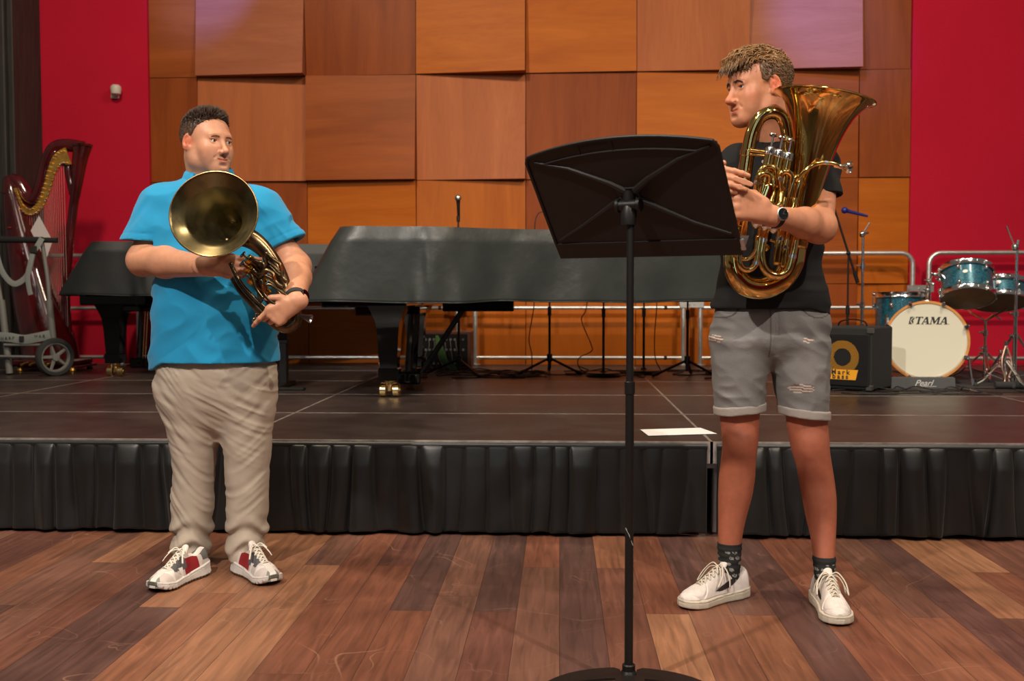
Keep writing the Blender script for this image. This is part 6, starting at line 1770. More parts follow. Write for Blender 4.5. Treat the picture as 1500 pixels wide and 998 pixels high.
# wrist watch
def watch(parent, org, c, ax, rr, face_dir, face_r, strap_m, dial_m, case_m, band_w=.022, name='wrist_watch'):
    c, ax = V3(c), V3(ax); ax /= np.linalg.norm(ax); fd0 = V3(face_dir) / np.linalg.norm(V3(face_dir)); fd = fd0 - ax * fd0.dot(ax); fd /= np.linalg.norm(fd); fd = fd * .6 + fd0 * .4; fd /= np.linalg.norm(fd)
    m = MB(); w = band_w / 2
    m.lathe([(rr, -w), (rr + .003, -w * .8), (rr + .0035, w * .8), (rr, w), (rr - .001, 0), (rr, -w)], tuple(c - org), tuple(ax), 40, ref=tuple(fd), sx=1.0)
    t_ = m.build(name, strap_m, parent, ang=40)
    fc = c + fd * (rr + .001); m = MB(); m.lathe([(face_r, -.004), (face_r, .005), (face_r - .002, .0062), (face_r - .002, .005), (.0001, .005)], tuple(fc - org), tuple(fd), 32); m.build('watch_case', case_m, t_, ang=30)
    m = MB(); m.lathe([(.0001, .0056), (face_r - .0022, .0056)], tuple(fc - org), tuple(fd), 28); m.build('dial', dial_m, t_, ang=30)
    return t_, fc, fd
watch(man, mb_, wr2 + (el2 - wr2) * .05 + (.002, -.002, 0), el2 - wr2, .036, (.75, -.62, .1), .019, rubber, piano_black, black_metal, .026)

# ------------------------------------------------------------ HIS OLD DARK HORN
BZ = mat('aged_dark_brass', srgb(128, 117, 84), .29, .95, var=.45, vscale=9, rvar=.10, col2=None)
BZo = mat('aged_dark_brass_tubing', srgb(112, 94, 68), .28, .95, var=.55, vscale=12, rvar=.08)
GB = mat('worn_gold_ring', srgb(196, 140, 50), .2, 1.0)
hb0 = V3(W(400, 430, 3.46)); horn = thing('baritone_horn', 'dark tarnished brass horn held by the man, its wide bell facing the camera', 'brass instrument', tuple(hb0))
def HP(px, py, Y): return V3(W(px, py, Y)) - hb0
path = catmull([HP(313, 313, 3.290), HP(317, 317, 3.325), HP(323, 322, 3.360), HP(331, 329, 3.400), HP(342, 337, 3.435), HP(356, 345, 3.462), HP(372, 353, 3.478), HP(388, 367, 3.482), HP(403, 388, 3.478), HP(414, 412, 3.47), HP(422, 437, 3.46)], 10)
k = len(path); u_ = np.linspace(0, 1, k)
rad = np.interp(u_, [0, .012, .05, .10, .17, .25, .33, .42, .55, .75, 1], [.1455, .140, .124, .104, .084, .068, .056, .045, .034, .026, .022])
m = MB(); m.tube(path, list(rad), 72, caps=False)
# swing the first sections so the mouth of the bell lies square to its axis
dmouth = V3((.04, -.97, .22)); dmouth /= np.linalg.norm(dmouth)
v = np.array(m.v).reshape(k, 72, 3)
ref = V3((0, 0, 1)); uu = ref - dmouth * ref.dot(dmouth); uu /= np.linalg.norm(uu)
T_ = np.gradient(path, axis=0); T_ /= np.linalg.norm(T_, axis=1)[:, None]
for i in range(k):
    blend = max(0, 1 - u_[i] / .35); dd = -T_[i] * (1 - blend) + dmouth * blend; dd /= np.linalg.norm(dd)
    a_ = uu - dd * uu.dot(dd); a_ /= np.linalg.norm(a_); b_ = np.cross(dd, a_)
    for j in range(72):
        t_ = 2 * PI * j / 72; v[i, j] = path[i] + rad[i] * (a_ * math.cos(t_) + b_ * math.sin(t_))
m.v = [tuple(q) for q in v.reshape(-1, 3)]
o = m.build('bell', [BZo, BZ], horn, ang=None); md = o.modifiers.new('wall', 'SOLIDIFY'); md.thickness = .0012; md.offset = 1; md.material_offset = 1
m = MB(); m.tube([tuple(q) for q in v[0]], .0028, 8, closed=True); m.build('bell_rim', mat('rim_brass', srgb(170, 140, 92), .25, 1.0), o)
m = MB(); m.tube([tuple(q) for q in catmull([HP(422, 437, 3.46), HP(431, 455, 3.455), HP(432, 470, 3.45), HP(421, 479, 3.445), HP(405, 474, 3.44), HP(388, 460, 3.44), HP(370, 442, 3.44), HP(354, 424, 3.44), HP(342, 404, 3.44), HP(334, 385, 3.44), HP(331, 366, 3.45), HP(334, 350, 3.46)], 8)], [.022, .023, .024, .022, .0195, .018, .016, .0145, .013, .012], 20); m.build('bottom_bow', BZo, horn, ang=None)
m = MB(); m.tube([tuple(q) for q in catmull([HP(337, 385, 3.405), HP(348, 407, 3.405), HP(362, 426, 3.405), HP(383, 447, 3.405), HP(398, 460, 3.41)], 8)], .0075, 10); m.build('mouth_pipe', BZo, horn, ang=None)
cdir = V3((.60, .50, -.60)); cdir /= np.linalg.norm(cdir)
for px, py in ((358, 375), (357, 388), (362, 405)):
    a_ = HP(px, py, 3.37)
    m = MB(); m.cyl(a_ + cdir * .018, a_ + cdir * .085, .0155, 24); vc = m.build('valve_casing', BZo, horn)
    m = MB(); m.lathe([(.0165, .012), (.0175, .016), (.0175, .026), (.0160, .028)], a_, cdir, 24); m.build('valve_cap', GB, vc); m = MB(); m.lathe([(.0165, .080), (.0172, .084), (.0172, .094), (.005, .098)], a_, cdir, 24); m.build('valve_cap', GB, vc)
    m = MB(); m.cyl(a_ - cdir * .004, a_ + cdir * .014, .0035, 10); m.lathe([(.002, -.010), (.0125, -.009), (.0130, -.006), (.004, -.002)], a_, cdir, 20); m.build('finger_button', BZo, vc)
loops = [[(366, 379), (374, 382), (380, 385), (385, 386), (387, 392), (383, 399), (376, 400), (370, 394)], [(390, 390), (388, 382), (387, 376), (391, 372), (399, 379), (410, 387), (413, 397), (414, 406), (420, 412)],
         [(386, 394), (389, 391), (396, 391), (404, 399), (412, 405), (420, 414)], [(380, 406), (384, 402), (389, 396), (396, 398), (401, 403), (403, 411), (407, 416), (414, 420)], [(384, 410), (389, 405), (396, 407), (401, 411), (408, 420)],
         [(376, 405), (380, 409), (381, 416), (380, 424), (379, 434), (384, 442)], [(383, 410), (385, 416), (386, 428), (391, 436), (399, 443), (412, 452)], [(386, 426), (388, 419), (395, 417), (403, 421), (421, 434), (428, 442)],
         [(372, 412), (378, 424), (390, 440), (404, 454)], [(368, 402), (372, 412), (376, 424), (386, 438)], [(394, 412), (402, 418), (408, 428), (420, 444)], [(392, 384), (400, 390), (408, 398), (416, 402)]]
for i, lp in enumerate(loops):
    m = MB(); m.tube([tuple(q) for q in catmull([HP(a, b, 3.365 + .014 * (i % 3)) for a, b in lp], 7)], .0062, 12); sl_ = m.build('valve_slide', BZo, horn, ang=None)
    if i in (1, 3, 6):
        j = {1: 6, 3: 5, 6: 2}[i]; c_ = HP(*lp[j], 3.365 + .014 * (i % 3)); c2_ = HP(*lp[j - 1], 3.365 + .014 * (i % 3)); m = MB(); m.cyl(c_, c_ + (c2_ - c_) * .9, .0074, 12); m.build('slide_ferrule', mat('copper_ring', srgb(190, 104, 56), .25, 1.0) if 'copper_ring' not in MATS else MATS['copper_ring'], sl_)
for px, py in ((378, 463), (383, 467), (374, 470)):
    m = MB(); c_ = HP(px, py, 3.42); m.tube([tuple(c_ + V3((.009 * math.cos(t_), .003 * math.sin(t_ * 2), .009 * math.sin(t_)))) for t_ in np.linspace(0, 2 * PI, 18)[:-1]], .0016, 6, closed=True); m.build('key_ring', GB, horn, ang=None)
m = MB(); m.lathe([(.006, -.01), (.007, .0), (.0095, .018), (.014, .032), (.0155, .038), (.013, .038), (.006, .02)], HP(441, 463, 3.45), (.95, -.1, -.28), 20); m.build('mouthpiece', mat('dull_silver', (.32, .32, .36), .35, 1.0), horn)
m = MB(); m.tube([tuple(q) for q in catmull([HP(420, 470, 3.43), HP(430, 468, 3.44), HP(441, 463, 3.45)], 5)], .0065, 10); m.build('lead_pipe', BZo, horn, ang=None)

# ------------------------------------------------------------ THE BOY IN BLACK
YY = 3.42
bb = V3((W(1130, 700, YY).x, YY, 0))
boy = thing('person', 'tall boy in black polo and grey ripped denim shorts holding the shiny gold euphonium', 'person', tuple(bb))
yaw = R(-66); fwd = (math.sin(yaw), -math.cos(yaw), -.10)
hy = head_frame(W(1110, 130, YY - .03), fwd, (-.04, 0, 1), 1.03)
nb2 = V3(W(1140, 222, YY + .01))
FH = build_head(hy, wide=.93, jaw=.88, nose=.98, smile=.0075, neck=nb2, neck_r=.056, lid=.0050, chz=.010)
yp = [FH.mesh()]
sh, el, wr = V3(W(1204, 244, YY - .01)), V3(W(1199, 331, 3.185)), V3(W(1129, 316, 3.015))
Fa = Field(np.minimum(np.minimum(sh, el), wr) - (.24, .12, .10), np.maximum(np.maximum(sh, el), wr) + .09, .0026)
Fa.cone(sh, el, .052, .046, .02); Fa.cone(el, el + (wr - el) * .3, .043, .045, .03); Fa.cone(el + (wr - el) * .3, wr, .045, .027, .02)
Fa.ell(el + (.006, .004, -.006), (.044, .042, .042), .03)
dh = V3(W(1072, 294, 2.965)) - wr
hand(Fa, wr + dh * .12, dh, (.02, -1, .10), (0, 0, 1), [(30, 50, 30), (34, 52, 30), (38, 52, 30), (42, 50, 30)], [(.045, .038, .010), (.078, .034, .016), (.105, .026, .020)], sc=1.12, wr_r=.028)
yp.append(Fa.mesh())
shr, elr, wrr = V3(W(1074, 242, YY)), V3(W(992, 325, 3.27)), V3(W(1008, 264, 3.03))
Fb = Field(np.minimum(np.minimum(shr, elr), wrr) - .09, np.maximum(np.maximum(shr, elr), wrr) + (.22, .09, .12), .0026)
Fb.cone(shr, elr, .052, .046, .02); Fb.cone(elr, wrr, .044, .027, .02)
dh = V3(W(1070, 259, 2.95)) - V3(W(1018, 254, 2.99))
hand(Fb, V3(W(1010, 257, 3.0)), dh, (.05, -1, .15), (0, 0, 1), [(2, 14, 12), (2, 10, 8), (4, 12, 10), (8, 18, 14)], [(.040, .040, .004), (.066, .050, .02), (.086, .058, .03)], sc=.98, wr_r=.027, fs=.92, spread=(-.10, -.16, -.12, -.05))
yp.append(Fb.mesh())
LR1 = [(520, 1052, 1110, YY, .08), (600, 1054, 1113, YY, .068), (618, 1055, 1112, YY, .064), (640, 1058, 1111, YY - .008, .064), (660, 1058, 1109, YY - .008, .062), (675, 1056, 1107, YY, .056), (700, 1053, 1106, YY + .01, .058), (725, 1052, 1102, YY + .012, .056), (750, 1052, 1095, YY + .01, .048), (775, 1052, 1089, YY + .005, .041), (800, 1052, 1085, YY, .037), (840, 1056, 1082, YY - .015, .033), (858, 1057, 1080, YY - .02, .030)]
LR2 = [(520, 1148, 1206, YY, .08), (600, 1150, 1211, YY, .070), (620, 1152, 1212, YY, .066), (642, 1156, 1214, YY - .008, .066), (662, 1160, 1215, YY - .008, .064), (680, 1166, 1218, YY - .002, .058), (705, 1171, 1222, YY + .008, .060), (730, 1175, 1225, YY - .005, .056), (760, 1181, 1225, YY - .02, .048), (785, 1187, 1224, YY - .04, .041), (810, 1191, 1223, YY - .06, .037), (845, 1195, 1221, YY - .085, .033), (868, 1196, 1219, YY - .09, .030)]
Fl = Field(bb + (-.26, -.2, .03), bb + (.30, .16, .85), .0045)
stack(Fl, LR1, .012, 2.0); stack(Fl, LR2, .012, 2.0)
for px, py in ((1084, 650), (1185, 653)): Fl.ell(W(px, py, YY - .042), (.026, .022, .030), .03)
yp.append(Fl.mesh())
Ft = Field(bb + (-.26, -.2, .72), bb + (.26, .18, 1.56), .010)
stack(Ft, [(226, 1110, 1172, YY, .06), (240, 1080, 1200, YY, .08), (300, 1070, 1205, YY, .095), (400, 1066, 1196, YY, .095), (460, 1062, 1198, YY, .080), (500, 1064, 1196, YY, .07)], .03)
yp.append(Ft.mesh())
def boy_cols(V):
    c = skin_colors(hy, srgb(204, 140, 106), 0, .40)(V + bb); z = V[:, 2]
    k_ = np.clip((.86 - z) / .1, 0, 1)[:, None]  # shade on the legs put into the skin colour, darker and redder
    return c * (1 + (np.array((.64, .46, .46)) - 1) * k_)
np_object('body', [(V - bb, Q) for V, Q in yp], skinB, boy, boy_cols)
eyes(hy, boy, bb, (math.sin(R(-62)), -math.cos(R(-62)), .02), .93)
hair_l = mat('hair_sandy', srgb(128, 92, 54), .42, var=.45, vscale=70, stretch=(1, 1, .5))
brow_b = mat('brow_dark', srgb(70, 46, 32), .6)
brows(hy, boy, bb, brow_b, .93, 40, thick=1.15, arch=.005)
def keep_boy(x, y, z):
    ax = np.abs(x)
    front = (.052 + .2 * np.clip(ax - .045, 0, 1) - z) - np.clip((.052 - y) * 1.6, 0, 1)
    side_ = np.where(y > -.012, (.004 + .35 * np.clip(y + .012, 0, 1) - z), (-.020 - (-.012 - y) * 1.1 - z)) * .9
    side_ = np.maximum(side_, -.062 - z)
    fr2 = np.where(ax > .05, y - .030, -1)
    earg = .0245 - np.sqrt((y + .012) ** 2 + (z - .002) ** 2)
    return np.maximum(np.maximum(np.maximum(front, side_), fr2), np.where(ax > .055, earg, -1)) * .8
V, Q = hair_cap(hy, .93, .0042, keep_boy, nz=(.0014, 190))
rnd = random.Random(9); LV = hy.inv(V); strands = []
for k in range(3400):                                # short clipped sides and back
    i = rnd.randrange(len(V)); p = LV[i]; n = normal_at(p); x, y, z = p
    if z > .095: continue
    d = n * .45 + np.array((rnd.uniform(-.3, .3), -.35 + rnd.uniform(-.3, .3), -.75)); d /= np.linalg.norm(d); ln = .006 + .008 * max(0, min(1, (z - .02) / .06))
    strands.append(([hy.p(*(p - n * .002)), hy.p(*(p + d * ln * .5 + n * .0014)), hy.p(*(p + d * ln))], .0011 + .0006 * rnd.random()))
for k in range(1300):                                 # long wavy top, swept over the brow
    a = rnd.uniform(0, 2 * PI); e = math.sqrt(rnd.uniform(0, 1)); x = e * math.cos(a) * .062; y = -.016 + e * math.sin(a) * .086
    zz = 1 - (x / .0735) ** 2 - ((y + .018) / .100) ** 2
    if zz <= .10: continue
    z = .040 + .080 * math.sqrt(zz)
    if z < .076: continue
    p = np.array((x, y, z)); n = normal_at(p); fr = min(1, max(0, (y + .09) / .15)); L2 = .028 + .032 * fr * rnd.uniform(.6, 1.1)
    ph = rnd.uniform(0, 6.28); wv = rnd.uniform(.002, .0050); pts = []
    hd = R(rnd.gauss(0, 14)) + .9 * float(vnoise(np.array([x * 28.]), np.array([y * 22.]), np.array([3.3]))[0]); dir_ = np.array((math.sin(hd), math.cos(hd), 0)); sd = np.array((math.cos(hd), -math.sin(hd), 0))
    lift = rnd.uniform(.004, .020)
    for j in range(8):
        t = j / 7; q = p + dir_ * L2 * t + n * (lift * math.sin(PI * min(1, t * .9)) ) + sd * wv * math.sin(ph + t * 7.5) * t ** .5 + np.array((0, 0, wv * .7 * math.cos(ph + t * 7.5) * t))
        over = max(0, q[1] - .070); q[2] -= over * .85 * t; q = q - np.array((0, 0, max(0, (abs(q[0]) - .050)) * .8))
        pts.append(hy.p(*q))
    strands.append((catmull(pts, 2), .0011 + .0016 * rnd.random()))
for k in range(46):                                  # loose fringe curls
    x = rnd.uniform(-.045, .045); ph = rnd.uniform(0, 6.28); y = .074 - abs(x) * .25; z = .096; pts = []
    for j in range(7):
        t = j / 6; pts.append(hy.p(x + .006 * math.sin(ph + 6 * t), y + .006 + .030 * math.sin(PI * min(1, t * .62)) + .004 * math.cos(ph + 6 * t), z + .012 * math.sin(PI * t) - .026 * t ** 1.6 * rnd.uniform(.6, 1.1)))
    strands.append((catmull(pts, 2), .0008 + .0008 * rnd.random()))
def boy_hair_col(L_):
    x, y, z = L_.T; c = np.repeat(np.array([srgb(140, 102, 60)]), len(L_), 0)
    f = np.clip((.080 - z) / .03, 0, 1)[:, None]; c = c * (1 - f) + np.array(srgb(104, 78, 54)) * f
    return c * (1 + .30 * vnoise(x * 110, y * 60, z * 110) + .2 * vnoise(x * 400, y * 300, z * 300))[:, None]
hair_l = mat('hair_sandy', srgb(128, 92, 54), .45, attr='Col', var=.2, vscale=100)
hair_object(hy, bb, V, Q, strands, hair_l, boy, boy_hair_col)
# black polo
blk = mat('black_pique', (.0032, .0032, .0034), .9, bump=.10, bscale=350)
a1, b1 = V3(W(1196, 240, YY - .01)), V3(W(1204, 286, 3.315)); a2, b2_ = V3(W(1082, 240, YY)), V3(W(1044, 283, YY - .05))
FS = Field(bb + (-.34, -.2, .86), bb + (.32, .2, 1.56), .0046)
stack(FS, [(213, 1112, 1170, YY + .01, .055), (220, 1094, 1186, YY + .005, .070), (230, 1075, 1208, YY, .085), (250, 1064, 1216, YY, .10), (290, 1062, 1210, YY, .108), (340, 1062, 1203, YY, .108), (390, 1058, 1202, YY, .108), (425, 1052, 1206, YY, .112), (445, 1047, 1211, YY, .115), (470, 1045, 1216, YY, .118)], .03, 2.2)
FS.cone(a1, b1, .066, .062, .04); FS.cone(b1, b1 + (b1 - a1) * .3, .062, .062, .02); FS.cone(a2, b2_, .064, .056, .04); FS.cone(b2_, b2_ + (b2_ - a2) * .4, .056, .058, .02)
FS.warp(folds(.006, 4, 3, 9, 7.7)); FS.warp(lambda X, Y, Z: -.004 * np.exp(-((Z - .99) / .07) ** 2) * (1 - np.abs(vnoise(X * 6 + 1, Y * 6, Z * 30)) * 2))
cutf(FS, lambda X, Y, Z: (W(1130, 453, YY - .1).z - .022 * np.clip((X - bb[0] - .10) / .08, 0, 1)) - Z, .004)
for a, b, r_ in ((a1, b1, .053), (a2, b2_, .050)):
    n = V3((.02, -.12, -1)) if a is a1 else (b - a); n = n / np.linalg.norm(n); e = b + n * .004; sg = 1 if e[0] > bb[0] else -1; lim = abs(e[0] - bb[0]) - .036
    cutf(FS, lambda X, Y, Z, e=e, n=n, sg=sg, lim=lim: np.where((np.sqrt((X - e[0]) ** 2 + (Y - e[1]) ** 2 + (Z - e[2]) ** 2) < .125) & ((X - bb[0]) * sg > lim), (X - e[0]) * n[0] + (Y - e[1]) * n[1] + (Z - e[2]) * n[2], -1.0), .002)
    FS.cone(e - n * .02, e + n * .03, r_, r_ + .003, .003, 'sub')
FS.cone(nb2 + (0, 0, -.02), nb2 + hy.v(0, 0, .16), .050, .062, .006, 'sub')
V, Q = FS.mesh(); np_object('polo_shirt', [(V - bb, Q)], blk, boy)
collar(boy, bb, V3(W(1139, 214, YY)), .066, .062, .026, blk, hgt=.036, front=(-.4, -.9), gap=.5)
m = MB(); m.lathe([(.0055, 0), (.0055, .002), (.001, .003)], tuple(V3(W(1118, 237, YY - .098)) - bb), (0, -1, 0), 12); m.build('shirt_button', mat('button_grey', (.45, .45, .42), .4), boy)
# denim shorts
dm = bpy.data.materials.new('grey_denim'); dm = mat('grey_denim', srgb(112, 107, 102), .9, bump=.14, bscale=260, var=.10, vscale=9, detail=6, col2=None, attr='Col')
cuff_m = mat('denim_cuff', srgb(158, 150, 142), .9, bump=.14, bscale=260)
SL = [(500, 1044, 1126, YY, .110), (530, 1043, 1127, YY, .105), (560, 1045, 1121, YY, .096), (590, 1047, 1119, YY, .088), (615, 1049, 1118, YY, .084)]
SR = [(500, 1128, 1213, YY, .110), (530, 1129, 1213, YY, .105), (560, 1135, 1213, YY, .098), (590, 1141, 1213, YY, .090), (622, 1145, 1212, YY, .086)]
SH = [(449, 1054, 1204, YY, .100), (459, 1048, 1210, YY, .114), (475, 1044, 1213, YY, .122), (500, 1043, 1214, YY, .122), (515, 1052, 1206, YY, .10), (530, 1078, 1180, YY, .075), (542, 1105, 1150, YY, .04)]
def shorts(grow):
    F = Field(bb + (-.24, -.18, .52), bb + (.26, .18, 1.03), .0042); stack(F, SL, .01, 2.2, grow=grow)
    F2 = Field(bb + (-.24, -.18, .52), bb + (.26, .18, 1.03), .0042); stack(F2, SR, .01, 2.2, grow=grow); F.a = np.minimum(F.a, F2.a); return F
zL, zR = W(1080, 609, YY - .08).z, W(1180, 615, YY - .08).z; xm = W(1127, 560, YY).x
hemf = lambda X, Z, dz: (np.where(X < xm, zL + (X - W(1083, 600, YY).x) * .10, zR - (X - W(1180, 600, YY).x) * .12) + dz) - Z
F = shorts(0); stack(F, SH, .02, 2.3)
F.warp(lambda X, Y, Z: -.0035 * (1 - np.abs(vnoise(X * 9 + 2, Y * 8, Z * 22 + X * 12)) * 2) - .002 * (1 - np.abs(vnoise(X * 20, Y * 12, Z * 30)) * 2))
F.warp(lambda X, Y, Z: .0022 * np.exp(-((np.abs(X - xm + (Z - .78) * 0.02) - .004) / .003) ** 2) * (Z > W(1127, 520, YY).z) * (Y < YY))
cutf(F, lambda X, Y, Z: hemf(X, Z, .012), .002)
for px in (1082, 1180): F.cone(W(px, 640, YY), W(px, 596, YY), .072, .068, .004, 'sub', flat=((0, 1, 0), 1.0))
V, Q = F.mesh()
def den(V_):
    P = V_ + bb; n = len(P); c = np.repeat(np.array([srgb(118, 116, 114)]), n, 0)
    x, y, z = P.T; fr = y < YY
    def spot(px, py, rx, rz):
        q = W(px, py, YY - .09); return np.exp(-(((x - q.x) / rx) ** 2 + ((z - q.z) / rz) ** 2) ** 1.5) * fr
    pale = spot(1085, 490, .05, .06) * .35 + spot(1185, 545, .06, .07) * .3 + spot(1080, 560, .05, .06) * .2
    c = c * (1 + pale)[:, None]
    for px, py, rx, rz in ((1050, 497, .022, .012), (1181, 498, .018, .008), (1174, 569, .040, .016)):
        q = W(px, py, YY - .09); s_ = spot(px, py, rx, rz)
        th_ = (np.sin((z - q.z) * 2 * PI / .009 + 2.5 * np.sin((x - q.x) * 90)) > .1)
        msk = (s_ > .35)
        c[msk & th_] = srgb(196, 186, 174); c[msk & ~th_] = srgb(112, 86, 76)
    for px in (1127,):
        seam = (np.abs(x - W(px, 500, YY - .1).x) < .0018) & (z > W(0, 520, YY).z) & fr; c[seam] = srgb(84, 80, 78)
    q0 = W(1213, 455, YY - .09)
    for cx_, sg in ((1068, 1), (1192, -1)):
        q = W(cx_, 450, YY - .1); rr_ = np.sqrt(((x - q.x + sg * .02) / 1.3) ** 2 + (z - q.z - .01) ** 2); pk = (np.abs(rr_ - .045) < .002) & fr & (z < q.z + .01); c[pk] = srgb(78, 74, 72)
    return c
np_object('denim_shorts', [(V - bb, Q)], dm, boy, den)
F = shorts(.006); cutf(F, lambda X, Y, Z: hemf(X, Z, 0), .002); cutf(F, lambda X, Y, Z: -hemf(X, Z, .030), .003)
for px in (1082, 1180): F.cone(W(px, 645, YY), W(px, 590, YY), .073, .070, .004, 'sub')
F.warp(lambda X, Y, Z: -.0012 * vnoise(X * 30, Y * 30, Z * 12))
V, Q = F.mesh(); np_object('shorts_cuff', [(V - bb, Q)], cuff_m, boy)
# socks
sock_m = mat('black_sock', (.5, .5, .5), .9, attr='Col', bump=.15, bscale=200)
for rows, ytop in ((LR1, 796), (LR2, 806)):
    F = Field(bb + (-.26, -.2, .02), bb + (.30, .16, .36), .0030); stack(F, rows, .01, 2.0, grow=.0035)
    zt_ = W(1130, ytop, YY).z; cutf(F, lambda X, Y, Z: Z - zt_, .002)
    F.warp(lambda X, Y, Z: -.001 * np.sin(Z * 2 * PI / .02) * (Z > .1))
    V, Q = F.mesh()
    def sk(P, zt_=zt_):
        x, y, z = P.T; c = np.repeat(np.array([srgb(24, 26, 25)]), len(P), 0)
        ang = np.arctan2(y - (-.0), x - np.mean(x)); s = x - np.mean(x)
        rowi = np.floor((z + .003) / .019); xx = s + (rowi % 2) * .011; cxi = np.floor(xx / .022) * .022 + .011; czi = rowi * .019 + .0065
        e = np.sqrt(((xx - cxi) / .0085) ** 2 + ((z - czi + .1 * (xx - cxi)) / .0050) ** 2)
        ok = (z < zt_ - .022) & (((rowi + np.floor(xx / .022)) % 3) != 0)
        c[ok & (e < 1)] = srgb(146, 144, 136); c[ok & (e < .55) & (np.sin(xx * 1600) > .3)] = srgb(50, 50, 48)
        return c
    np_object('sock', [(V - bb, Q)], sock_m, boy, sk)
for ank, toe_, sd_, ln_ in ((W(1069, 860, 3.40), G(986, 894), -1, .300), (W(1208, 860, 3.335), G(1237, 921), 1, .305)):
    ank = V3(ank); toe_ = V3(toe_); ank[2] = 0; d_ = (toe_ - ank) / np.linalg.norm(toe_ - ank); make_shoe(boy, bb, ank - d_ * .074, toe_, ln_, sd_, 'court')
wt, fc, fd = watch(boy, bb, wr + (el - wr) * .09, el - wr, .0300, (.0, -1, .15), .0195, black_matt, mat('dial_dark', (.02, .02, .022), .25, coat=.5), steel, .018)
m = MB(); side_ = V3((1, 0, 0)); upv = V3((0, .1, 1))
for a_, l_ in ((R(20), .012), (R(100), .009)): m.cyl(tuple(fc - bb + fd * .0062), tuple(fc - bb + fd * .0062 + (side_ * math.sin(a_) + upv * math.cos(a_)) * l_), .0006, 5)
for k in range(12):
    a_ = k * PI / 6; dd = side_ * math.sin(a_) + upv * math.cos(a_); m.cyl(tuple(fc - bb + fd * .0060 + dd * .0128), tuple(fc - bb + fd * .0060 + dd * .0155), .0005, 5)
m.build('watch_hands', chrome, wt)

# ------------------------------------------------------------ HIS GOLD EUPHONIUM
e0 = V3(W(1130, 300, 3.16)); eu = thing('euphonium', 'shiny gold lacquered euphonium held upright by the boy', 'brass instrument', tuple(e0))
EB = mat('gold_lacquer', (.84, .57, .19), .085, 1.0, var=.05, vscale=18)
SV = mat('silver_plate', (.86, .84, .80), .12, 1.0)
def EP(px, py, Y=3.17): return V3(W(px, py, Y + .035)) - e0
# bell and main taper
ax0, ax1 = EP(1163, 362, 3.19), EP(1208, 143, 3.175)
dA = ax1 - ax0; LA = np.linalg.norm(dA); dA /= LA
prof = [(.0385, 0), (.0405, LA * .10), (.0440, LA * .25), (.0500, LA * .42), (.0580, LA * .57), (.0690, LA * .70), (.0840, LA * .81), (.1010, LA * .895), (.1220, LA * .955), (.1430, LA * .990), (.1540, LA * 1.0)]
pc = catmull([(r_, z_, 0) for r_, z_ in prof], 6)
m = MB(); m.lathe([(p[0], p[1]) for p in pc] , ax0, dA, 96)
m.f = [q for q in m.f if len(q) == 4]; m.m = m.m[:len(m.f)]
o = m.build('bell', EB, eu, ang=None); md = o.modifiers.new('wall', 'SOLIDIFY'); md.thickness = .0012; md.offset = -1
m = MB(); q = V3((0, 1, 0)); u1 = np.cross(dA, q); u1 /= np.linalg.norm(u1); u2 = np.cross(dA, u1)
m.tube([tuple(ax1 + .154 * (u1 * math.cos(a) + u2 * math.sin(a))) for a in np.linspace(0, 2 * PI, 73)[:-1]], .0026, 8, closed=True); m.build('bell_rim', EB, o)
# raised scroll engraving on the bell
m = MB(); rnd = random.Random(5)
for k in range(26):
    a0_ = rnd.uniform(-.75, .35); z0_ = rnd.uniform(.87, .965); pts_ = []
    for j in range(10):
        t_ = j / 9; aa = a0_ + .10 * math.cos(5.5 * t_ + k) * (1 - t_ * .6); zz = z0_ + .022 * math.sin(5.5 * t_ + k) * (1 - t_ * .6)
        zc_ = min(max(zz, .8), .985) * LA; rr_ = float(np.interp(zc_, pc[:, 1], pc[:, 0])) + .0003
        dirc = u2 * -math.cos(aa) * (1 if u2[1] > 0 else -1) + u1 * math.sin(aa) * (1 if u1[0] > 0 else -1)
        pts_.append(tuple(ax0 + dA * zc_ + dirc * rr_))
    m.tube(pts_, .0011, 5)
m.build('engraving', EB, o, ang=None)
pth = [(1163, 362, 3.19), (1158, 388, 3.19), (1143, 410, 3.185), (1117, 422, 3.175), (1092, 418, 3.165), (1077, 400, 3.16), (1073, 376, 3.16), (1077, 345, 3.165), (1084, 300, 3.17), (1090, 262, 3.17), (1096, 222, 3.165), (1102, 194, 3.16), (1113, 173, 3.155), (1130, 165, 3.15), (1145, 172, 3.155), (1152, 192, 3.16), (1153, 225, 3.17), (1149, 265, 3.18)]
m = MB(); m.tube([tuple(q) for q in catmull([EP(*p) for p in pth[:8]], 10)], [.0385, .0385, .0375, .036, .034, .031, .028, .0255], 32); m.build('bottom_bow', EB, eu, ang=None)
m = MB(); m.tube([tuple(q) for q in catmull([EP(*p) for p in pth[7:]], 10)], [.0255, .0235, .022, .0215, .021, .0205, .020, .0195, .0185, .018, .017], 28); m.build('top_bow', EB, eu, ang=None)
for a_, b_ in (((1160, 350), 3.19), ((1095, 225), 3.165), ((1080, 335), 3.165), ((1152, 205), 3.163)):
    m = MB(); c_ = EP(*a_, b_); d_ = dA if a_[0] != 1095 else V3((.15, 0, 1)); r_ = {1160: .0405, 1095: .0222, 1080: .0268, 1152: .0195}[a_[0]]
    m.lathe([(r_ - .002, -.010), (r_ + .001, -.008), (r_ + .001, .008), (r_ - .002, .010)], c_, tuple(d_), 32); m.build('ferrule', EB, eu)
vd = V3((.19, .03, .98)); vd /= np.linalg.norm(vd)
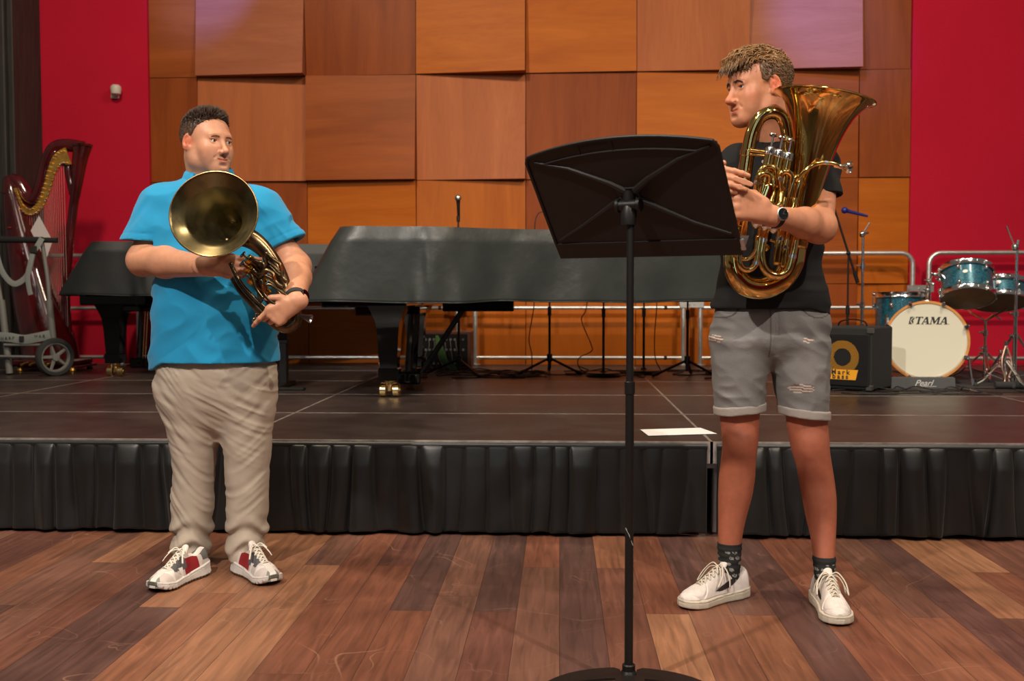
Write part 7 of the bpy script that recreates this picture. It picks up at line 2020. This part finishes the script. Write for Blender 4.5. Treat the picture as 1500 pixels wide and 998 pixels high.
for i, (px, py) in enumerate(((1133, 198), (1146, 202), (1159, 206))):
    t0 = EP(px, py, 3.115 + .004 * i)
    m = MB(); m.cyl(t0 - vd * .048, t0 - vd * .265, .0145, 28); vc = m.build('valve_casing', EB, eu)
    m = MB(); m.lathe([(.0100, -.036), (.0150, -.040), (.0160, -.044), (.0160, -.060), (.0145, -.062)], t0, tuple(vd), 28); m.build('valve_cap', SV, vc); m = MB(); m.lathe([(.0145, -.258), (.0160, -.262), (.0160, -.276), (.0110, -.284), (.004, -.290)], t0, tuple(vd), 28); m.build('valve_cap', SV, vc)
    m = MB(); m.cyl(t0 - vd * .040, t0 - vd * .003, .0034, 12); m.lathe([(.002, -.006), (.0115, -.003), (.0128, .0005), (.0118, .003), (.004, .0045), (.0001, .003)], t0, tuple(vd), 24); m.build('finger_button', SV, vc)
    for zz in (-.105, -.150, -.20): 
        m = MB(); m.lathe([(.0145, zz - .003), (.0158, zz), (.0145, zz + .003)], t0, tuple(vd), 24); m.build('casing_ring', EB, vc)
def etube(pts, r, nm='valve_slide', mt=None, rings=()):
    m = MB(); m.tube([tuple(q) for q in catmull([EP(*p) for p in pts], 8)], r, 16); o_ = m.build(nm, mt or EB, eu, ang=None)
    for j in rings:
        a_, b_ = EP(*pts[j]), EP(*pts[j + 1]); d_ = (b_ - a_) / np.linalg.norm(b_ - a_); m = MB(); rr_ = r if np.isscalar(r) else r[0]
        m.lathe([(rr_, -.006), (rr_ + .0015, -.005), (rr_ + .0015, .005), (rr_, .006)], tuple(a_), tuple(d_), 16); m.build('slide_ring', SV, o_)
    return o_
etube([(1112, 300, 3.12), (1111, 262, 3.105), (1116, 248, 3.10), (1127, 244, 3.10), (1137, 250, 3.10), (1138, 275, 3.105)], .0085, rings=(1,))
etube([(1107, 305, 3.10), (1108, 268, 3.09), (1114, 256, 3.085), (1124, 255, 3.085), (1129, 266, 3.09), (1124, 320, 3.10)], .0080, rings=(1,))
etube([(1146, 300, 3.11), (1143, 262, 3.09), (1148, 252, 3.085), (1157, 254, 3.085), (1160, 266, 3.09), (1153, 312, 3.10)], .0085, rings=(1,))
etube([(1160, 320, 3.10), (1169, 275, 3.09), (1172, 264, 3.09), (1166, 260, 3.09), (1160, 272, 3.09), (1150, 325, 3.10)], .0078, rings=(0,))
etube([(1133, 282, 3.09), (1130, 296, 3.08), (1136, 304, 3.08), (1143, 297, 3.08), (1144, 282, 3.09)], .0082)
etube([(1150, 290, 3.085), (1148, 306, 3.08), (1155, 312, 3.08), (1162, 304, 3.08), (1164, 290, 3.085)], .0078)
etube([(1126, 318, 3.13), (1118, 352, 3.12), (1115, 378, 3.12), (1122, 397, 3.12), (1138, 404, 3.12), (1153, 397, 3.12), (1160, 376, 3.12), (1166, 345, 3.125), (1172, 312, 3.13)], [.0125, .0125, .013, .013, .0135, .013, .0125, .012], rings=(1, 6))
etube([(1094, 318, 3.12), (1088, 350, 3.11), (1083, 378, 3.11), (1087, 392, 3.11), (1098, 395, 3.11), (1107, 386, 3.11), (1111, 362, 3.115), (1118, 318, 3.12)], .0095, rings=(1, 5))
etube([(1078, 352, 3.13), (1078, 372, 3.12), (1092, 380, 3.11), (1106, 370, 3.11), (1110, 345, 3.115)], .0070)
etube([(1148, 325, 3.12), (1142, 350, 3.115), (1137, 388, 3.12)], .0115, 'branch_tube', rings=(1,))
etube([(1157, 330, 3.12), (1150, 362, 3.115), (1146, 392, 3.12)], .0085, 'branch_tube', rings=(1,))
etube([(1098, 220, 3.14), (1115, 222, 3.135), (1130, 224, 3.13)], .006, 'brace_rod'); etube([(1098, 226, 3.14), (1116, 228, 3.135), (1130, 229, 3.13)], .004, 'brace_rod')
etube([(1158, 300, 3.12), (1164, 272, 3.105), (1169, 262, 3.09), (1180, 250, 3.08), (1194, 241, 3.075), (1210, 238, 3.07), (1222, 240, 3.068), (1229, 243, 3.068)], [.0060, .0062, .0064, .0066, .0066, .0062, .0058, .0052], 'lead_pipe', rings=(5,))
m = MB(); m.lathe([(.0055, -.020), (.0066, -.004), (.0085, .006), (.0150, .016), (.0190, .022), (.0198, .027), (.0180, .030), (.0140, .027), (.004, .012)], tuple(EP(1232, 244, 3.068)), (.80, -.52, -.18), 32); m.build('mouthpiece', SV, eu)
m = MB(); c_ = EP(1121, 290, 3.075); m.tube([tuple(c_ + V3((.012, 0, .028))), tuple(c_ - V3((.012, 0, .035)))], .0135, 14, sq=.12, up=(0, 1, 0)); m.ball(tuple(c_ + V3((.012, 0, .030))), .0132, 12, sc=(1, .12, 1)); m.build('thumb_plate', EB, eu)
m = MB(); c_ = EP(1122, 363, 3.15); m.lathe([(.010, 0), (.011, .004), (.006, .006), (.005, .012), (.008, .016), (.001, .019)], tuple(c_), (0, -1, 0), 18); m.build('water_key', EB, eu)
for a_, b_ in (((1128, 352, 3.115), (1140, 356, 3.12)), ((1100, 300, 3.13), (1110, 300, 3.12)), ((1090, 345, 3.14), (1092, 360, 3.11))):
    m = MB(); m.cyl(EP(*a_), EP(*b_), .004, 10); m.build('brace_rod', EB, eu)
